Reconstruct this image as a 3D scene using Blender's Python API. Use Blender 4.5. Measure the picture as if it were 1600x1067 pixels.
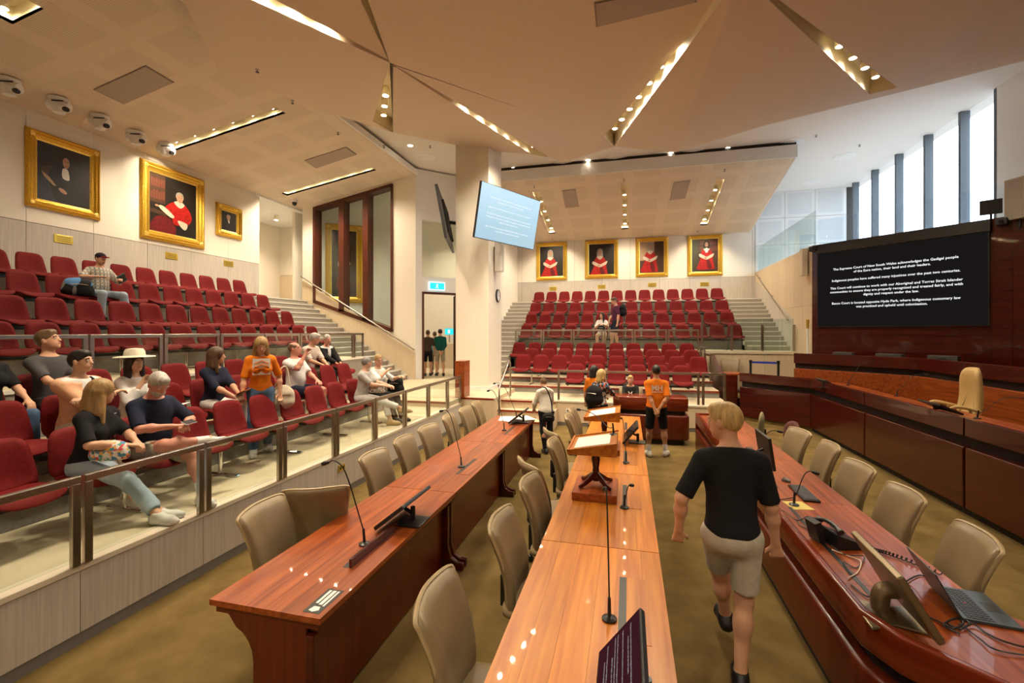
import bpy, bmesh, math, random
import numpy as np
from mathutils import Vector, Matrix, Euler
random.seed(7); np.random.seed(7)
for _o in list(bpy.data.objects):
    bpy.data.objects.remove(_o)
SC = bpy.context.scene
COL = SC.collection
# ------------------------------------------------------------------ camera
H = 2.35                      # eye height over the court floor
YAW = math.atan(181 / 711.0)  # the camera looks a little left of the room's long axis (+Y)
cam_d = bpy.data.cameras.new('camera')
cam_d.lens = 16.0; cam_d.sensor_width = 36.0; cam_d.clip_start = 0.05; cam_d.clip_end = 300
cam_d.shift_y = -15.5 / 1600
cam = bpy.data.objects.new('camera', cam_d); COL.objects.link(cam)
cam.location = (0, 0, H); cam.rotation_euler = (math.pi / 2, 0, YAW)
SC.camera = cam
# ------------------------------------------------------------------ world, exposure
W = bpy.data.worlds.new('sky'); SC.world = W; W.use_nodes = True
bgn = W.node_tree.nodes['Background']
bgn.inputs[1].default_value = 4.4
# overcast bright sky above the horizon, grey city ground below it
_tc = W.node_tree.nodes.new('ShaderNodeTexCoord'); _sp = W.node_tree.nodes.new('ShaderNodeSeparateXYZ'); _rm = W.node_tree.nodes.new('ShaderNodeValToRGB')
_mr = W.node_tree.nodes.new('ShaderNodeMapRange'); _mr.inputs[1].default_value = -1; _mr.inputs[2].default_value = 1
W.node_tree.links.new(_tc.outputs['Generated'], _sp.inputs[0]); W.node_tree.links.new(_sp.outputs['Z'], _mr.inputs[0]); W.node_tree.links.new(_mr.outputs[0], _rm.inputs[0]); W.node_tree.links.new(_rm.outputs[0], bgn.inputs[0])
_rm.color_ramp.elements[0].position = 0.49; _rm.color_ramp.elements[0].color = (0.27, 0.27, 0.27, 1)
_rm.color_ramp.elements[1].position = 0.51; _rm.color_ramp.elements[1].color = (0.80, 0.90, 1.0, 1)
SC.view_settings.view_transform = 'Standard'; SC.view_settings.look = 'None'
SC.view_settings.gamma = 1.0; SC.view_settings.use_curve_mapping = False
SC.view_settings.exposure = 0.48
LAMP = (1.0, 0.83, 0.60)
def spot(name, loc, target, power, size=1.2, blend=0.6, radius=0.08, color=LAMP, parent=None):
    l = bpy.data.lights.new(name, 'SPOT'); l.energy = power; l.spot_size = size; l.spot_blend = blend
    l.shadow_soft_size = radius; l.color = color
    o = bpy.data.objects.new(name, l); COL.objects.link(o)
    o.location = loc; o.rotation_euler = (Vector(target) - Vector(loc)).to_track_quat('-Z', 'Y').to_euler()
    return o
# ------------------------------------------------------------------ helpers
CA, SA = math.cos(YAW), math.sin(YAW)
def V(*a): return Vector(a)
def tag(o, label=None, cat=None, group=None, kind=None):
    if label: o['label'] = label
    if cat: o['category'] = cat
    if group: o['group'] = group
    if kind: o['kind'] = kind
    return o
def empty(name, loc=(0, 0, 0), rz=0.0, label=None, cat=None, group=None, kind=None):
    o = bpy.data.objects.new(name, None); COL.objects.link(o)
    o.location = loc; o.rotation_euler = (0, 0, rz); o.empty_display_size = 0.1
    return tag(o, label, cat, group, kind)
def link_mesh(name, me, mat=None, parent=None):
    if mat is not None:
        me.materials.clear(); me.materials.append(mat)
    o = bpy.data.objects.new(name, me); COL.objects.link(o)
    if parent is not None: o.parent = parent
    return o
def copy_tree(o, parent=None):
    c = o.copy(); COL.objects.link(c); c.parent = parent
    for ch in o.children: copy_tree(ch, c)
    return c
class MB:
    """collects simple shapes into one mesh"""
    def __init__(s): s.v = []; s.f = []
    def add(s, vs, fs, M=None):
        n = len(s.v)
        for p in vs:
            p = Vector(p)
            if M is not None: p = M @ p
            s.v.append(tuple(p))
        s.f += [tuple(i + n for i in f) for f in fs]
        return s
    def box(s, x0, x1, y0, y1, z0, z1, M=None):
        vs = [(x0, y0, z0), (x1, y0, z0), (x1, y1, z0), (x0, y1, z0), (x0, y0, z1), (x1, y0, z1), (x1, y1, z1), (x0, y1, z1)]
        return s.add(vs, [(0, 3, 2, 1), (4, 5, 6, 7), (0, 1, 5, 4), (1, 2, 6, 5), (2, 3, 7, 6), (3, 0, 4, 7)], M)
    def prism(s, poly, z0, z1, M=None):
        """poly: list of (x,y), extruded in z"""
        a = sum(poly[i][0] * poly[(i + 1) % len(poly)][1] - poly[(i + 1) % len(poly)][0] * poly[i][1] for i in range(len(poly)))
        if a < 0: poly = poly[::-1]
        n = len(poly)
        vs = [(x, y, z0) for x, y in poly] + [(x, y, z1) for x, y in poly]
        fs = [tuple(range(n - 1, -1, -1)), tuple(range(n, 2 * n))] + [(i, (i + 1) % n, n + (i + 1) % n, n + i) for i in range(n)]
        return s.add(vs, fs, M)
    def slab(s, pts, thick):
        """a flat 3-d polygon with thickness along its normal"""
        pts = [Vector(p) for p in pts]
        nrm = Vector((0, 0, 0))
        for i in range(len(pts)):
            a, b = pts[i], pts[(i + 1) % len(pts)]
            nrm += a.cross(b)
        nrm.normalize()
        n = len(pts); q = [p + nrm * thick for p in pts]
        fs = [tuple(range(n - 1, -1, -1)), tuple(range(n, 2 * n))] + [(i, (i + 1) % n, n + (i + 1) % n, n + i) for i in range(n)]
        if thick < 0: fs = [f[::-1] for f in fs]
        return s.add(pts + q, fs)
    def cyl(s, a, b, r0, r1=None, n=12):
        a, b = Vector(a), Vector(b); r1 = r0 if r1 is None else r1
        d = (b - a); q = d.to_track_quat('Z', 'Y'); L = d.length
        vs = []; fs = []
        for z, r in ((0, r0), (L, r1)):
            for i in range(n):
                t = 2 * math.pi * i / n; vs.append(a + q @ Vector((r * math.cos(t), r * math.sin(t), z)))
        fs = [tuple(range(n - 1, -1, -1)), tuple(range(n, 2 * n))] + [(i, (i + 1) % n, n + (i + 1) % n, n + i) for i in range(n)]
        return s.add(vs, fs)
    def lathe(s, prof, c=(0, 0, 0), n=16, M=None):
        c = Vector(c); vs = []; fs = []
        for r, z in prof:
            for i in range(n):
                t = 2 * math.pi * i / n; vs.append(c + Vector((r * math.cos(t), r * math.sin(t), z)))
        for k in range(len(prof) - 1):
            for i in range(n):
                fs.append((k * n + i, k * n + (i + 1) % n, (k + 1) * n + (i + 1) % n, (k + 1) * n + i))
        fs.append(tuple(range(n - 1, -1, -1))); m = (len(prof) - 1) * n; fs.append(tuple(range(m, m + n)))
        return s.add(vs, fs, M)
    def tube(s, pts, r, n=8):
        pts = [Vector(p) for p in pts]; vs = []; fs = []; m = len(pts)
        up = None
        for k, p in enumerate(pts):
            t = (pts[min(k + 1, m - 1)] - pts[max(k - 1, 0)]).normalized()
            if up is None:
                up = t.orthogonal().normalized()
            up = (up - t * up.dot(t)).normalized(); sd = t.cross(up)
            rr = r[k] if isinstance(r, (list, tuple)) else r
            for i in range(n):
                a = 2 * math.pi * i / n; vs.append(p + (up * math.cos(a) + sd * math.sin(a)) * rr)
        for k in range(m - 1):
            for i in range(n):
                fs.append((k * n + i, k * n + (i + 1) % n, (k + 1) * n + (i + 1) % n, (k + 1) * n + i))
        fs.append(tuple(range(n - 1, -1, -1))); fs.append(tuple(range((m - 1) * n, m * n)))
        return s.add(vs, fs)
    def mesh(s, name, smooth=False, bevel=0.0, seg=2, weld=False):
        me = bpy.data.meshes.new(name); me.from_pydata(s.v, [], s.f); me.validate()
        if bevel > 0 or weld:
            bm = bmesh.new(); bm.from_mesh(me)
            if weld: bmesh.ops.remove_doubles(bm, verts=bm.verts, dist=1e-5)
            if bevel > 0:
                es = [e for e in bm.edges if len(e.link_faces) == 2 and e.calc_face_angle(0) > 0.6]
                bmesh.ops.bevel(bm, geom=es, offset=bevel, segments=seg, profile=0.5, affect='EDGES', clamp_overlap=True)
            bm.to_mesh(me); bm.free()
        if smooth:
            me.shade_smooth()
            try: me.set_sharp_from_angle(angle=math.radians(40))
            except Exception: pass
        return me
    def build(s, name, mat, parent=None, smooth=False, bevel=0.0, seg=2, weld=False):
        return link_mesh(name, s.mesh(name, smooth, bevel, seg, weld), mat, parent)
def bezier(pts, n=24):
    """Catmull-Rom through pts"""
    P = [Vector(p) for p in pts]; P = [P[0] * 2 - P[1]] + P + [P[-1] * 2 - P[-2]]; out = []
    segs = len(P) - 3; m = max(2, n // segs)
    for i in range(segs):
        a, b, c, d = P[i:i + 4]
        for k in range(m):
            t = k / m
            out.append(0.5 * ((2 * b) + (c - a) * t + (2 * a - 5 * b + 4 * c - d) * t * t + (3 * b - a - 3 * c + d) * t ** 3))
    out.append(P[-2]); return out
def cushion(name, w0, w1, h, t, nx=8, ny=8, curve=0.0, bend=None, p=4.0, edge=0.5):
    """a rounded upholstered slab: width w0 (bottom) to w1 (top), height h along +Z, thick t along Y, facing -Y... curve bows it"""
    vs = []; fs = []
    def pt(u, v, side):
        # square -> rounded square
        m = max(abs(u), abs(v))
        if m > 1e-6:
            k = m / ((abs(u) ** p + abs(v) ** p) ** (1 / p)); uu, vv = u * k, v * k
        else: uu, vv = u, v
        f = 1 - m ** 6
        th = t * 0.5 * (edge + (1 - edge) * f) * (1 if m < 0.999 else 0.55)
        w = w0 + (w1 - w0) * (vv * 0.5 + 0.5)
        x = uu * w / 2; z = (vv * 0.5 + 0.5) * h
        y = side * th + curve * (uu * uu)
        P = Vector((x, y, z))
        return bend(P) if bend else P
    for side in (1, -1):
        for j in range(ny + 1):
            for i in range(nx + 1):
                vs.append(pt(-1 + 2 * i / nx, -1 + 2 * j / ny, side))
    N = (nx + 1) * (ny + 1)
    for j in range(ny):
        for i in range(nx):
            a = j * (nx + 1) + i; q = (a, a + 1, a + nx + 2, a + nx + 1)
            fs.append(q[::-1]); fs.append(tuple(k + N for k in q))
    ring = [i for i in range(nx + 1)] + [(j * (nx + 1) + nx) for j in range(1, ny + 1)] + [ny * (nx + 1) + i for i in range(nx - 1, -1, -1)] + [j * (nx + 1) for j in range(ny - 1, 0, -1)]
    for k in range(len(ring)):
        a, b = ring[k], ring[(k + 1) % len(ring)]
        fs.append((a, b, b + N, a + N))
    me = bpy.data.meshes.new(name); me.from_pydata(vs, [], fs); me.validate(); me.shade_smooth()
    return me
def text_mesh(body, size, align='CENTER', space=1.0, bold=0.0):
    cu = bpy.data.curves.new('lettering', 'FONT'); cu.body = body; cu.size = size; cu.align_x = align; cu.align_y = 'CENTER'
    cu.space_line = space; cu.offset = bold; cu.resolution_u = 2
    o = bpy.data.objects.new('lettering', cu); COL.objects.link(o)
    dg = bpy.context.evaluated_depsgraph_get(); dg.update()
    me = bpy.data.meshes.new_from_object(o.evaluated_get(dg)); bpy.data.objects.remove(o); bpy.data.curves.remove(cu)
    return me
ORD = ['', 'first', 'second', 'third', 'fourth', 'fifth', 'sixth', 'seventh', 'eighth', 'ninth', 'tenth', 'eleventh', 'twelfth', 'thirteenth', 'fourteenth', 'fifteenth', 'sixteenth', 'seventeenth', 'eighteenth', 'nineteenth', 'twentieth', 'twenty-first', 'twenty-second', 'twenty-third', 'twenty-fourth']
# ------------------------------------------------------------------ materials
MATS = {}
def mat(name, col, rough=0.6, metal=0.0, spec=0.5, coat=0.0, emit=None, estr=0.0, trans=0.0, alpha=1.0):
    if name in MATS: return MATS[name]
    m = bpy.data.materials.new(name); m.use_nodes = True
    b = m.node_tree.nodes['Principled BSDF']
    b.inputs['Base Color'].default_value = (*col, 1); b.inputs['Roughness'].default_value = rough; b.inputs['Metallic'].default_value = metal
    b.inputs['Specular IOR Level'].default_value = spec; b.inputs['Coat Weight'].default_value = coat
    b.inputs['Transmission Weight'].default_value = trans; b.inputs['Alpha'].default_value = alpha
    if emit: b.inputs['Emission Color'].default_value = (*emit, 1); b.inputs['Emission Strength'].default_value = estr
    MATS[name] = m; return m
def _n(m, t): return m.node_tree.nodes.new(t)
def _l(m, a, b): m.node_tree.links.new(a, b)
def ramp(m, stops):
    r = _n(m, 'ShaderNodeValToRGB'); e = r.color_ramp.elements
    while len(e) < len(stops): e.new(0.5)
    for k, (p, c) in enumerate(stops): e[k].position = p; e[k].color = (*c, 1)
    return r
def noise_mat(name, c0, c1, scale=(8, 8, 8), nscale=1.0, detail=4, rough=0.7, bump=0.0, bscale=200, spec=0.4, coat=0.0, coords='Object', objrand=0.0, dist=0.0, metal=0.0):
    """colour between c0 and c1 through stretched noise, with optional fine bump"""
    if name in MATS: return MATS[name]
    m = mat(name, c0, rough, metal=metal, spec=spec, coat=coat); b = m.node_tree.nodes['Principled BSDF']
    tc = _n(m, 'ShaderNodeTexCoord'); mp = _n(m, 'ShaderNodeMapping'); mp.inputs['Scale'].default_value = scale
    _l(m, tc.outputs[coords], mp.inputs['Vector'])
    nz = _n(m, 'ShaderNodeTexNoise'); nz.inputs['Scale'].default_value = nscale; nz.inputs['Detail'].default_value = detail; nz.inputs['Distortion'].default_value = dist
    r = ramp(m, [(0.3, c0), (0.7, c1)])
    if objrand > 0:
        oi = _n(m, 'ShaderNodeObjectInfo')
        cb = _n(m, 'ShaderNodeVectorMath'); cb.operation = 'MULTIPLY_ADD'
        cb.inputs[1].default_value = (37, 53, 71); _l(m, oi.outputs['Random'], cb.inputs[0]); _l(m, mp.outputs['Vector'], cb.inputs[2])
        _l(m, cb.outputs[0], nz.inputs['Vector'])
        hs = _n(m, 'ShaderNodeHueSaturation')
        mr = _n(m, 'ShaderNodeMapRange'); mr.inputs[3].default_value = 1 - objrand; mr.inputs[4].default_value = 1 + objrand
        _l(m, oi.outputs['Random'], mr.inputs[0]); _l(m, mr.outputs[0], hs.inputs['Value'])
        _l(m, nz.outputs['Fac'], r.inputs[0]); _l(m, r.outputs[0], hs.inputs['Color']); _l(m, hs.outputs[0], b.inputs['Base Color'])
    else:
        _l(m, mp.outputs['Vector'], nz.inputs['Vector'])
        _l(m, nz.outputs['Fac'], r.inputs[0]); _l(m, r.outputs[0], b.inputs['Base Color'])
    if bump > 0:
        n2 = _n(m, 'ShaderNodeTexNoise'); n2.inputs['Scale'].default_value = bscale; n2.inputs['Detail'].default_value = 2
        _l(m, tc.outputs[coords], n2.inputs['Vector'])
        bp = _n(m, 'ShaderNodeBump'); bp.inputs['Strength'].default_value = bump; bp.inputs['Distance'].default_value = 0.01
        _l(m, n2.outputs['Fac'], bp.inputs['Height']); _l(m, bp.outputs[0], b.inputs['Normal'])
    return m
def emission(name, col, s):
    if name in MATS: return MATS[name]
    m = bpy.data.materials.new(name); m.use_nodes = True; nt = m.node_tree; nt.nodes.clear()
    e = nt.nodes.new('ShaderNodeEmission'); e.inputs[0].default_value = (*col, 1); e.inputs[1].default_value = s
    o = nt.nodes.new('ShaderNodeOutputMaterial'); nt.links.new(e.outputs[0], o.inputs[0]); MATS[name] = m; return m
def glass_mat(name, tint=(0.93, 0.97, 0.95), refl=0.10):
    if name in MATS: return MATS[name]
    m = bpy.data.materials.new(name); m.use_nodes = True; nt = m.node_tree; nt.nodes.clear()
    t = nt.nodes.new('ShaderNodeBsdfTransparent'); t.inputs[0].default_value = (*tint, 1)
    g = nt.nodes.new('ShaderNodeBsdfGlossy'); g.inputs['Roughness'].default_value = 0.02
    lw = nt.nodes.new('ShaderNodeLayerWeight'); lw.inputs[0].default_value = 0.5
    pw = nt.nodes.new('ShaderNodeMath'); pw.operation = 'POWER'; pw.inputs[1].default_value = 3.5
    ad = nt.nodes.new('ShaderNodeMath'); ad.operation = 'MULTIPLY_ADD'; ad.inputs[1].default_value = 0.45; ad.inputs[2].default_value = refl * 0.4
    nt.links.new(lw.outputs['Facing'], pw.inputs[0])
    mx = nt.nodes.new('ShaderNodeMixShader'); o = nt.nodes.new('ShaderNodeOutputMaterial')
    nt.links.new(pw.outputs[0], ad.inputs[0]); nt.links.new(ad.outputs[0], mx.inputs[0]); nt.links.new(t.outputs[0], mx.inputs[1]); nt.links.new(g.outputs[0], mx.inputs[2]); nt.links.new(mx.outputs[0], o.inputs[0])
    MATS[name] = m; return m
M_CARPET = noise_mat('olive_carpet', (0.130, 0.086, 0.028), (0.215, 0.148, 0.054), (1, 1, 1), 3.0, 8, 0.95, 0.6, 260, spec=0.1)
M_GFLOOR = noise_mat('beige_carpet', (0.50, 0.42, 0.29), (0.62, 0.53, 0.38), (1, 1, 1), 2.0, 6, 0.9, 0.3, 300, spec=0.15)
M_RISER = noise_mat('grey_riser', (0.25, 0.235, 0.21), (0.32, 0.30, 0.27), (1, 1, 1), 30, 3, 0.85)
M_TREAD = noise_mat('stair_tread', (0.36, 0.33, 0.28), (0.44, 0.41, 0.35), (1, 1, 1), 20, 3, 0.8)
M_NOSING = mat('pale_nosing', (0.78, 0.76, 0.70), 0.5)
M_CREAM = noise_mat('cream_paint', (0.80, 0.745, 0.65), (0.82, 0.765, 0.67), (1, 1, 1), 1.0, 2, 0.7, spec=0.3)
M_WHITE = mat('white_paint', (0.83, 0.83, 0.82), 0.65, spec=0.3)
M_CEIL = mat('ceiling_paint', (0.68, 0.57, 0.45), 0.75, spec=0.25)
M_CEILF = mat('flat_ceiling_paint', (0.80, 0.77, 0.73), 0.75, spec=0.25)
M_ASH = noise_mat('ash_veneer', (0.44, 0.40, 0.355), (0.58, 0.53, 0.47), (60, 60, 1.6), 1.0, 4, 0.5, objrand=0.05)
M_ASHW = noise_mat('warm_ash_veneer', (0.60, 0.49, 0.34), (0.68, 0.56, 0.40), (50, 50, 1.4), 1.0, 4, 0.5, objrand=0.04)
M_LEDGE = noise_mat('ledge_wood', (0.62, 0.55, 0.43), (0.70, 0.62, 0.49), (20, 2, 20), 1.0, 3, 0.45)
M_REDW = noise_mat('red_desk_wood', (0.12, 0.014, 0.004), (0.21, 0.032, 0.008), (2, 2, 22), 1.0, 4, 0.24, coat=0.3, objrand=0.08)
M_KICK = mat('grey_kickboard', (0.17, 0.16, 0.15), 0.6)
M_JOINT = mat('dark_joint', (0.05, 0.045, 0.04), 0.8)
M_CHERRY = noise_mat('dark_cherry', (0.042, 0.0035, 0.002), (0.080, 0.008, 0.003), (1.0, 1.0, 18), 1.0, 4, 0.22, coat=0.35, objrand=0.10)
M_REDTRIM = mat('red_trim', (0.22, 0.025, 0.012), 0.35)
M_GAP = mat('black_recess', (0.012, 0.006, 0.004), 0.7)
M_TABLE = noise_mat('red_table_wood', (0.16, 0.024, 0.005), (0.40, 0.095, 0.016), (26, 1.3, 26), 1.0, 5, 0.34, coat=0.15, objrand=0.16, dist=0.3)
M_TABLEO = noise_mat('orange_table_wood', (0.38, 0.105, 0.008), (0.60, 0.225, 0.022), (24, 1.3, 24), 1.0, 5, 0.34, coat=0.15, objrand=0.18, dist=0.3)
M_TABLEV = noise_mat('shaded_table_wood', (0.085, 0.011, 0.004), (0.14, 0.021, 0.006), (30, 30, 1.5), 1.0, 4, 0.3, coat=0.2, objrand=0.06)  # table wood darkened: the shade of the unlit sides is in the colour
M_FRAMEW = noise_mat('brown_window_frame', (0.060, 0.012, 0.006), (0.10, 0.022, 0.009), (20, 20, 1.5), 1.0, 3, 0.35, coat=0.2)
M_STEEL = mat('brushed_steel', (0.42, 0.38, 0.33), 0.28, 1.0)
M_CHROME = mat('chrome', (0.72, 0.70, 0.67), 0.12, 1.0)
M_RED = noise_mat('red_fabric', (0.120, 0.0035, 0.005), (0.170, 0.007, 0.007), (1, 1, 1), 40, 3, 0.75, 0.15, 400, spec=0.2, objrand=0.06)
M_BLACKP = mat('black_plastic', (0.012, 0.012, 0.013), 0.4)
M_DARKM = mat('dark_metal', (0.03, 0.03, 0.032), 0.35, 0.6)
M_TAN = noise_mat('tan_leather', (0.225, 0.165, 0.088), (0.275, 0.205, 0.112), (1, 1, 1), 6, 4, 0.38, 0.06, 300, objrand=0.04)
M_TANE = noise_mat('tan_leather_edge', (0.38, 0.29, 0.16), (0.44, 0.34, 0.19), (1, 1, 1), 6, 4, 0.4)
M_GLASS = glass_mat('clear_glass')
M_GLASSB = glass_mat('window_glass', (0.95, 0.98, 1.0), 0.08)
M_GLASSG = glass_mat('green_glass', (0.88, 0.95, 0.94), 0.16)
M_GOLD = noise_mat('gilt', (0.50, 0.27, 0.02), (0.86, 0.56, 0.08), (1, 1, 1), 60, 4, 0.32, 0.5, 90, metal=0.75)
M_GOLDP = noise_mat('pale_gilt', (0.72, 0.48, 0.08), (0.95, 0.72, 0.22), (1, 1, 1), 30, 3, 0.3, 0.2, 120, metal=0.7)
M_BRASS = mat('brass', (0.75, 0.55, 0.10), 0.35, 0.8)
M_LAMPON = emission('lamp_glow', (1.0, 0.86, 0.58), 30.0)
M_SLOT = mat('slot_paint', (0.80, 0.72, 0.52), 0.6)
M_VENT = mat('vent_mesh', (0.40, 0.33, 0.27), 0.7)
# ================================================================== STRUCTURE
F_PX = 711.1
def up(px, py, z):
    """point of the picture ray at height z (used only to read real positions off the photograph)"""
    d = F_PX * (H - z) / (py - 518.0); X = (px - 981) * d / (F_PX / CA)
    return Vector((X, (d + SA * X) / CA, z))
def ray(px, py):
    r = (px - 800) / F_PX; u = (518 - py) / F_PX
    return Vector((-SA + CA * r, CA + SA * r, u))
def rp(px, py, a, b, c):
    """where the picture ray meets the plane through a, b, c"""
    n = (b - a).cross(c - a); o = Vector((0, 0, H)); d = ray(px, py)
    return o + d * (n.dot(a - o) / n.dot(d))
def struct(name, loc=(0, 0, 0)): return empty(name, loc, kind='structure')
def sbox(name, dims, m, parent=None, bevel=0.0):
    o = MB().box(*dims).build(name, m, parent, bevel=bevel)
    if parent is None: o['kind'] = 'structure'
    return o
sbox('floor', (-17, 8.6, -6, 21.5, -0.2, 0), M_CARPET)
LX = -4.0         # face of the left gallery
WL = -11.8        # left portrait wall
WB = 20.3         # back portrait wall
# ---- left gallery terraces
def terrace(name, levels, axis, ext, trims, base=0.0):
    """levels: (outer edge, inner edge, z); solid steps with carpet top, grey riser and a nosing strip"""
    t = struct(name)
    zp = None
    for i, (a, b, z) in enumerate(levels):
        e0, e1 = ext[i] if isinstance(ext, list) else ext
        def bx(m0, m1, z0, z1): return (min(m0, m1), max(m0, m1), e0, e1, z0, z1) if axis == 'x' else (e0, e1, min(m0, m1), max(m0, m1), z0, z1)
        s = 1 if b > a else -1
        MB().box(*bx(a + s * 0.012, b, base, z - 0.02)).build('riser', M_RISER, t)
        MB().box(*bx(a, b, z - 0.02, z)).build('tread', M_GFLOOR, t)
        if trims[i] is not None:
            MB().box(*bx(a - s * 0.012, a + s * 0.03, z - 0.045, z + 0.003)).build('nosing', trims[i], t)
    return t
ALX = [(-5.25, -6.05, 0.82), (-6.05, -7.2, 1.01), (-7.2, -8.75, 1.64), (-8.75, -9.65, 2.07), (-9.65, -10.6, 2.57), (-10.6, -11.5, 3.03), (-11.5, WL, 3.47)]
terrace('floor_terrace', ALX, 'x', [(-2, 9.6), (-2, 9.6)] + [(-2, 11.5)] * 5, [M_REDTRIM, M_REDTRIM, M_NOSING, M_STEEL, M_STEEL, M_STEEL, None])
sbox('floor_gallery', (-5.25, LX - 0.02, -2, 9.8, 0.0, 0.6), M_GFLOOR)
ex = struct('floor_platform')
PLAT = [(-4.0, 9.8), (-7.3, 9.8), (-7.3, 14.2), (-7.0, 14.2), (-5.0, 16.2), (-3.15, 16.2), (-3.15, 10.6), (-4.0, 10.6)]
MB().prism(PLAT, 0, 0.70).build('platform', M_ASHW, ex)
MB().prism(PLAT, 0.70, 0.72).build('tread', M_GFLOOR, ex)
for a, b in ((PLAT[0], PLAT[1]), (PLAT[6], PLAT[7])):
    x0, x1 = min(a[0], b[0]), max(a[0], b[0])
    MB().box(x0, x1, a[1] - 0.015, a[1] + 0.03, 0.68, 0.725).build('nosing', M_REDTRIM, ex)
for k in range(2):
    MB().box(-4.0 + 0.43 * k, -4.0 + 0.43 * (k + 1) - 0.006, 10.585, 10.6, 0.09, 0.675).build('panel', M_ASHW, ex)
# front of the left gallery: panels, ledge and kickboard
wf = struct('wall_gallery')
y = -1.57
while y < 10.2:
    y1 = min(y + 1.02, 10.58)
    MB().box(LX, LX + 0.02, y + 0.003, y1 - 0.003, 0.095, 0.555).build('panel', M_ASH, wf)
    y += 1.02
MB().box(LX - 0.03, LX + 0.004, -2, 10.58, 0.0, 0.56).build('backing', M_JOINT, wf)
MB().box(LX - 0.12, LX + 0.03, -2, 10.58, 0.558, 0.605).build('ledge', M_LEDGE, wf, bevel=0.006)
MB().box(LX, LX + 0.012, -2, 10.58, 0.0, 0.09).build('kickboard', M_KICK, wf)
# ---- back gallery
BX0, BX1 = -1.75, 2.3
terrace('floor_terrace', [(11.37, 12.75, 0.62), (12.75, 13.7, 0.80), (13.7, 14.65, 0.95), (14.65, 15.6, 1.12), (15.6, 16.85, 1.74), (16.85, 17.85, 2.20), (17.85, 18.7, 2.68), (18.7, 19.6, 3.20), (19.6, WB, 3.63)], 'y',
        [(-3.15, BX1)] + [(-3.9, BX1)] * 3 + [(-3.9, 5.0)] + [(-3.9, 3.75)] * 3 + [(-4.9, 5.0)], [None, M_REDTRIM, M_REDTRIM, M_REDTRIM, M_NOSING, M_STEEL, M_STEEL, M_STEEL, M_NOSING])
wb = struct('wall_gallery')
x = BX0
for k in range(4):
    MB().box(x + 0.003, x + 1.01, 11.345, 11.365, 0.09, 0.575).build('panel', M_ASHW, wb); x += 1.0125
MB().box(BX0, BX1, 11.36, 11.38, 0, 0.58).build('backing', M_JOINT, wb)
MB().box(BX0, BX1, 11.33, 11.45, 0.578, 0.625).build('ledge', M_LEDGE, wb, bevel=0.006)
MB().box(BX0, BX1, 11.352, 11.36, 0, 0.085).build('kickboard', M_KICK, wb)
sbox('wall_terrace_side', (BX1, BX1 + 0.03, 11.37, 15.6, 0, 0.62), M_ASHW)
# entrance steps between column and back gallery
es = struct('floor_steps')
for k in range(3):
    z = 0.2 * (k + 1)
    MB().box(-3.15, BX0, 10.62 + 0.32 * k, 11.7, z - 0.2, z - 0.02).build('riser', M_ASHW, es)
    MB().box(-3.15, BX0, 10.60 + 0.32 * k, 11.7, z - 0.02, z).build('tread', M_GFLOOR, es)
    MB().box(-3.15, BX0, 10.59 + 0.32 * k, 10.63 + 0.32 * k, z - 0.04, z + 0.004).build('nosing', M_REDTRIM, es)
MB().box(BX0 - 0.0, BX0 + 0.03, 10.62, 11.37, 0, 0.42).build('cheek', M_ASHW, es)
# stairs beside the galleries
def stair(name, axis, a0, a1, z0, z1, n, e0, e1):
    t = struct(name)
    for k in range(n):
        a = a0 + (a1 - a0) * k / n; z = z0 + (z1 - z0) * (k + 1) / n; s = 1 if a1 > a0 else -1
        def bx(m0, m1, q0, q1): return (min(m0, m1), max(m0, m1), e0, e1, q0, q1) if axis == 'x' else (e0, e1, min(m0, m1), max(m0, m1), q0, q1)
        MB().box(*bx(a + s * 0.015, a1, max(0, z - 0.4), z - 0.015)).build('riser', M_TREAD, t)
        MB().box(*bx(a, a1 + s * 0.002, z - 0.015, z)).build('tread', M_TREAD, t)
        MB().box(*bx(a - s * 0.006, a + s * 0.04, z - 0.028, z + 0.004)).build('nosing', M_NOSING, t)
    return t
stair('floor_stair', 'x', -7.3, -11.5, 0.72, 3.47, 17, 11.5, 14.2)
sbox('floor_landing', (-14.5, -11.5, 11.5, 16.5, 3.2, 3.47), M_TREAD)
stair('floor_stair', 'y', 13.4, 19.6, 0.72, 3.63, 18, -4.9, -3.9)
stair('floor_stair', 'y', 16.2, 19.6, 1.74, 3.63, 12, 3.75, 5.0)
# ---- left portrait wall with panels
wl = struct('wall_left')
y = 12.5
while y > -2:
    MB().box(WL - 0.02, WL, y - 1.2 + 0.004, y - 0.004, 3.47, 4.575).build('panel', M_ASH, wl)
    MB().box(WL - 0.02, WL, y - 1.2 + 0.004, y - 0.004, 4.587, 7.05).build('panel', M_CREAM, wl)
    y -= 1.2
MB().box(WL - 0.3, WL - 0.012, -2.3, 12.5, 0, 7.95).build('backing', M_JOINT, wl)
MB().box(WL - 0.3, WL, 12.496, 12.512, 3.47, 7.9).build('return_face', M_CREAM, wl)
MB().box(WL, WL + 0.02, -2, 12.5, 6.72, 6.76).build('picture_rail', M_CREAM, wl)
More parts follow.
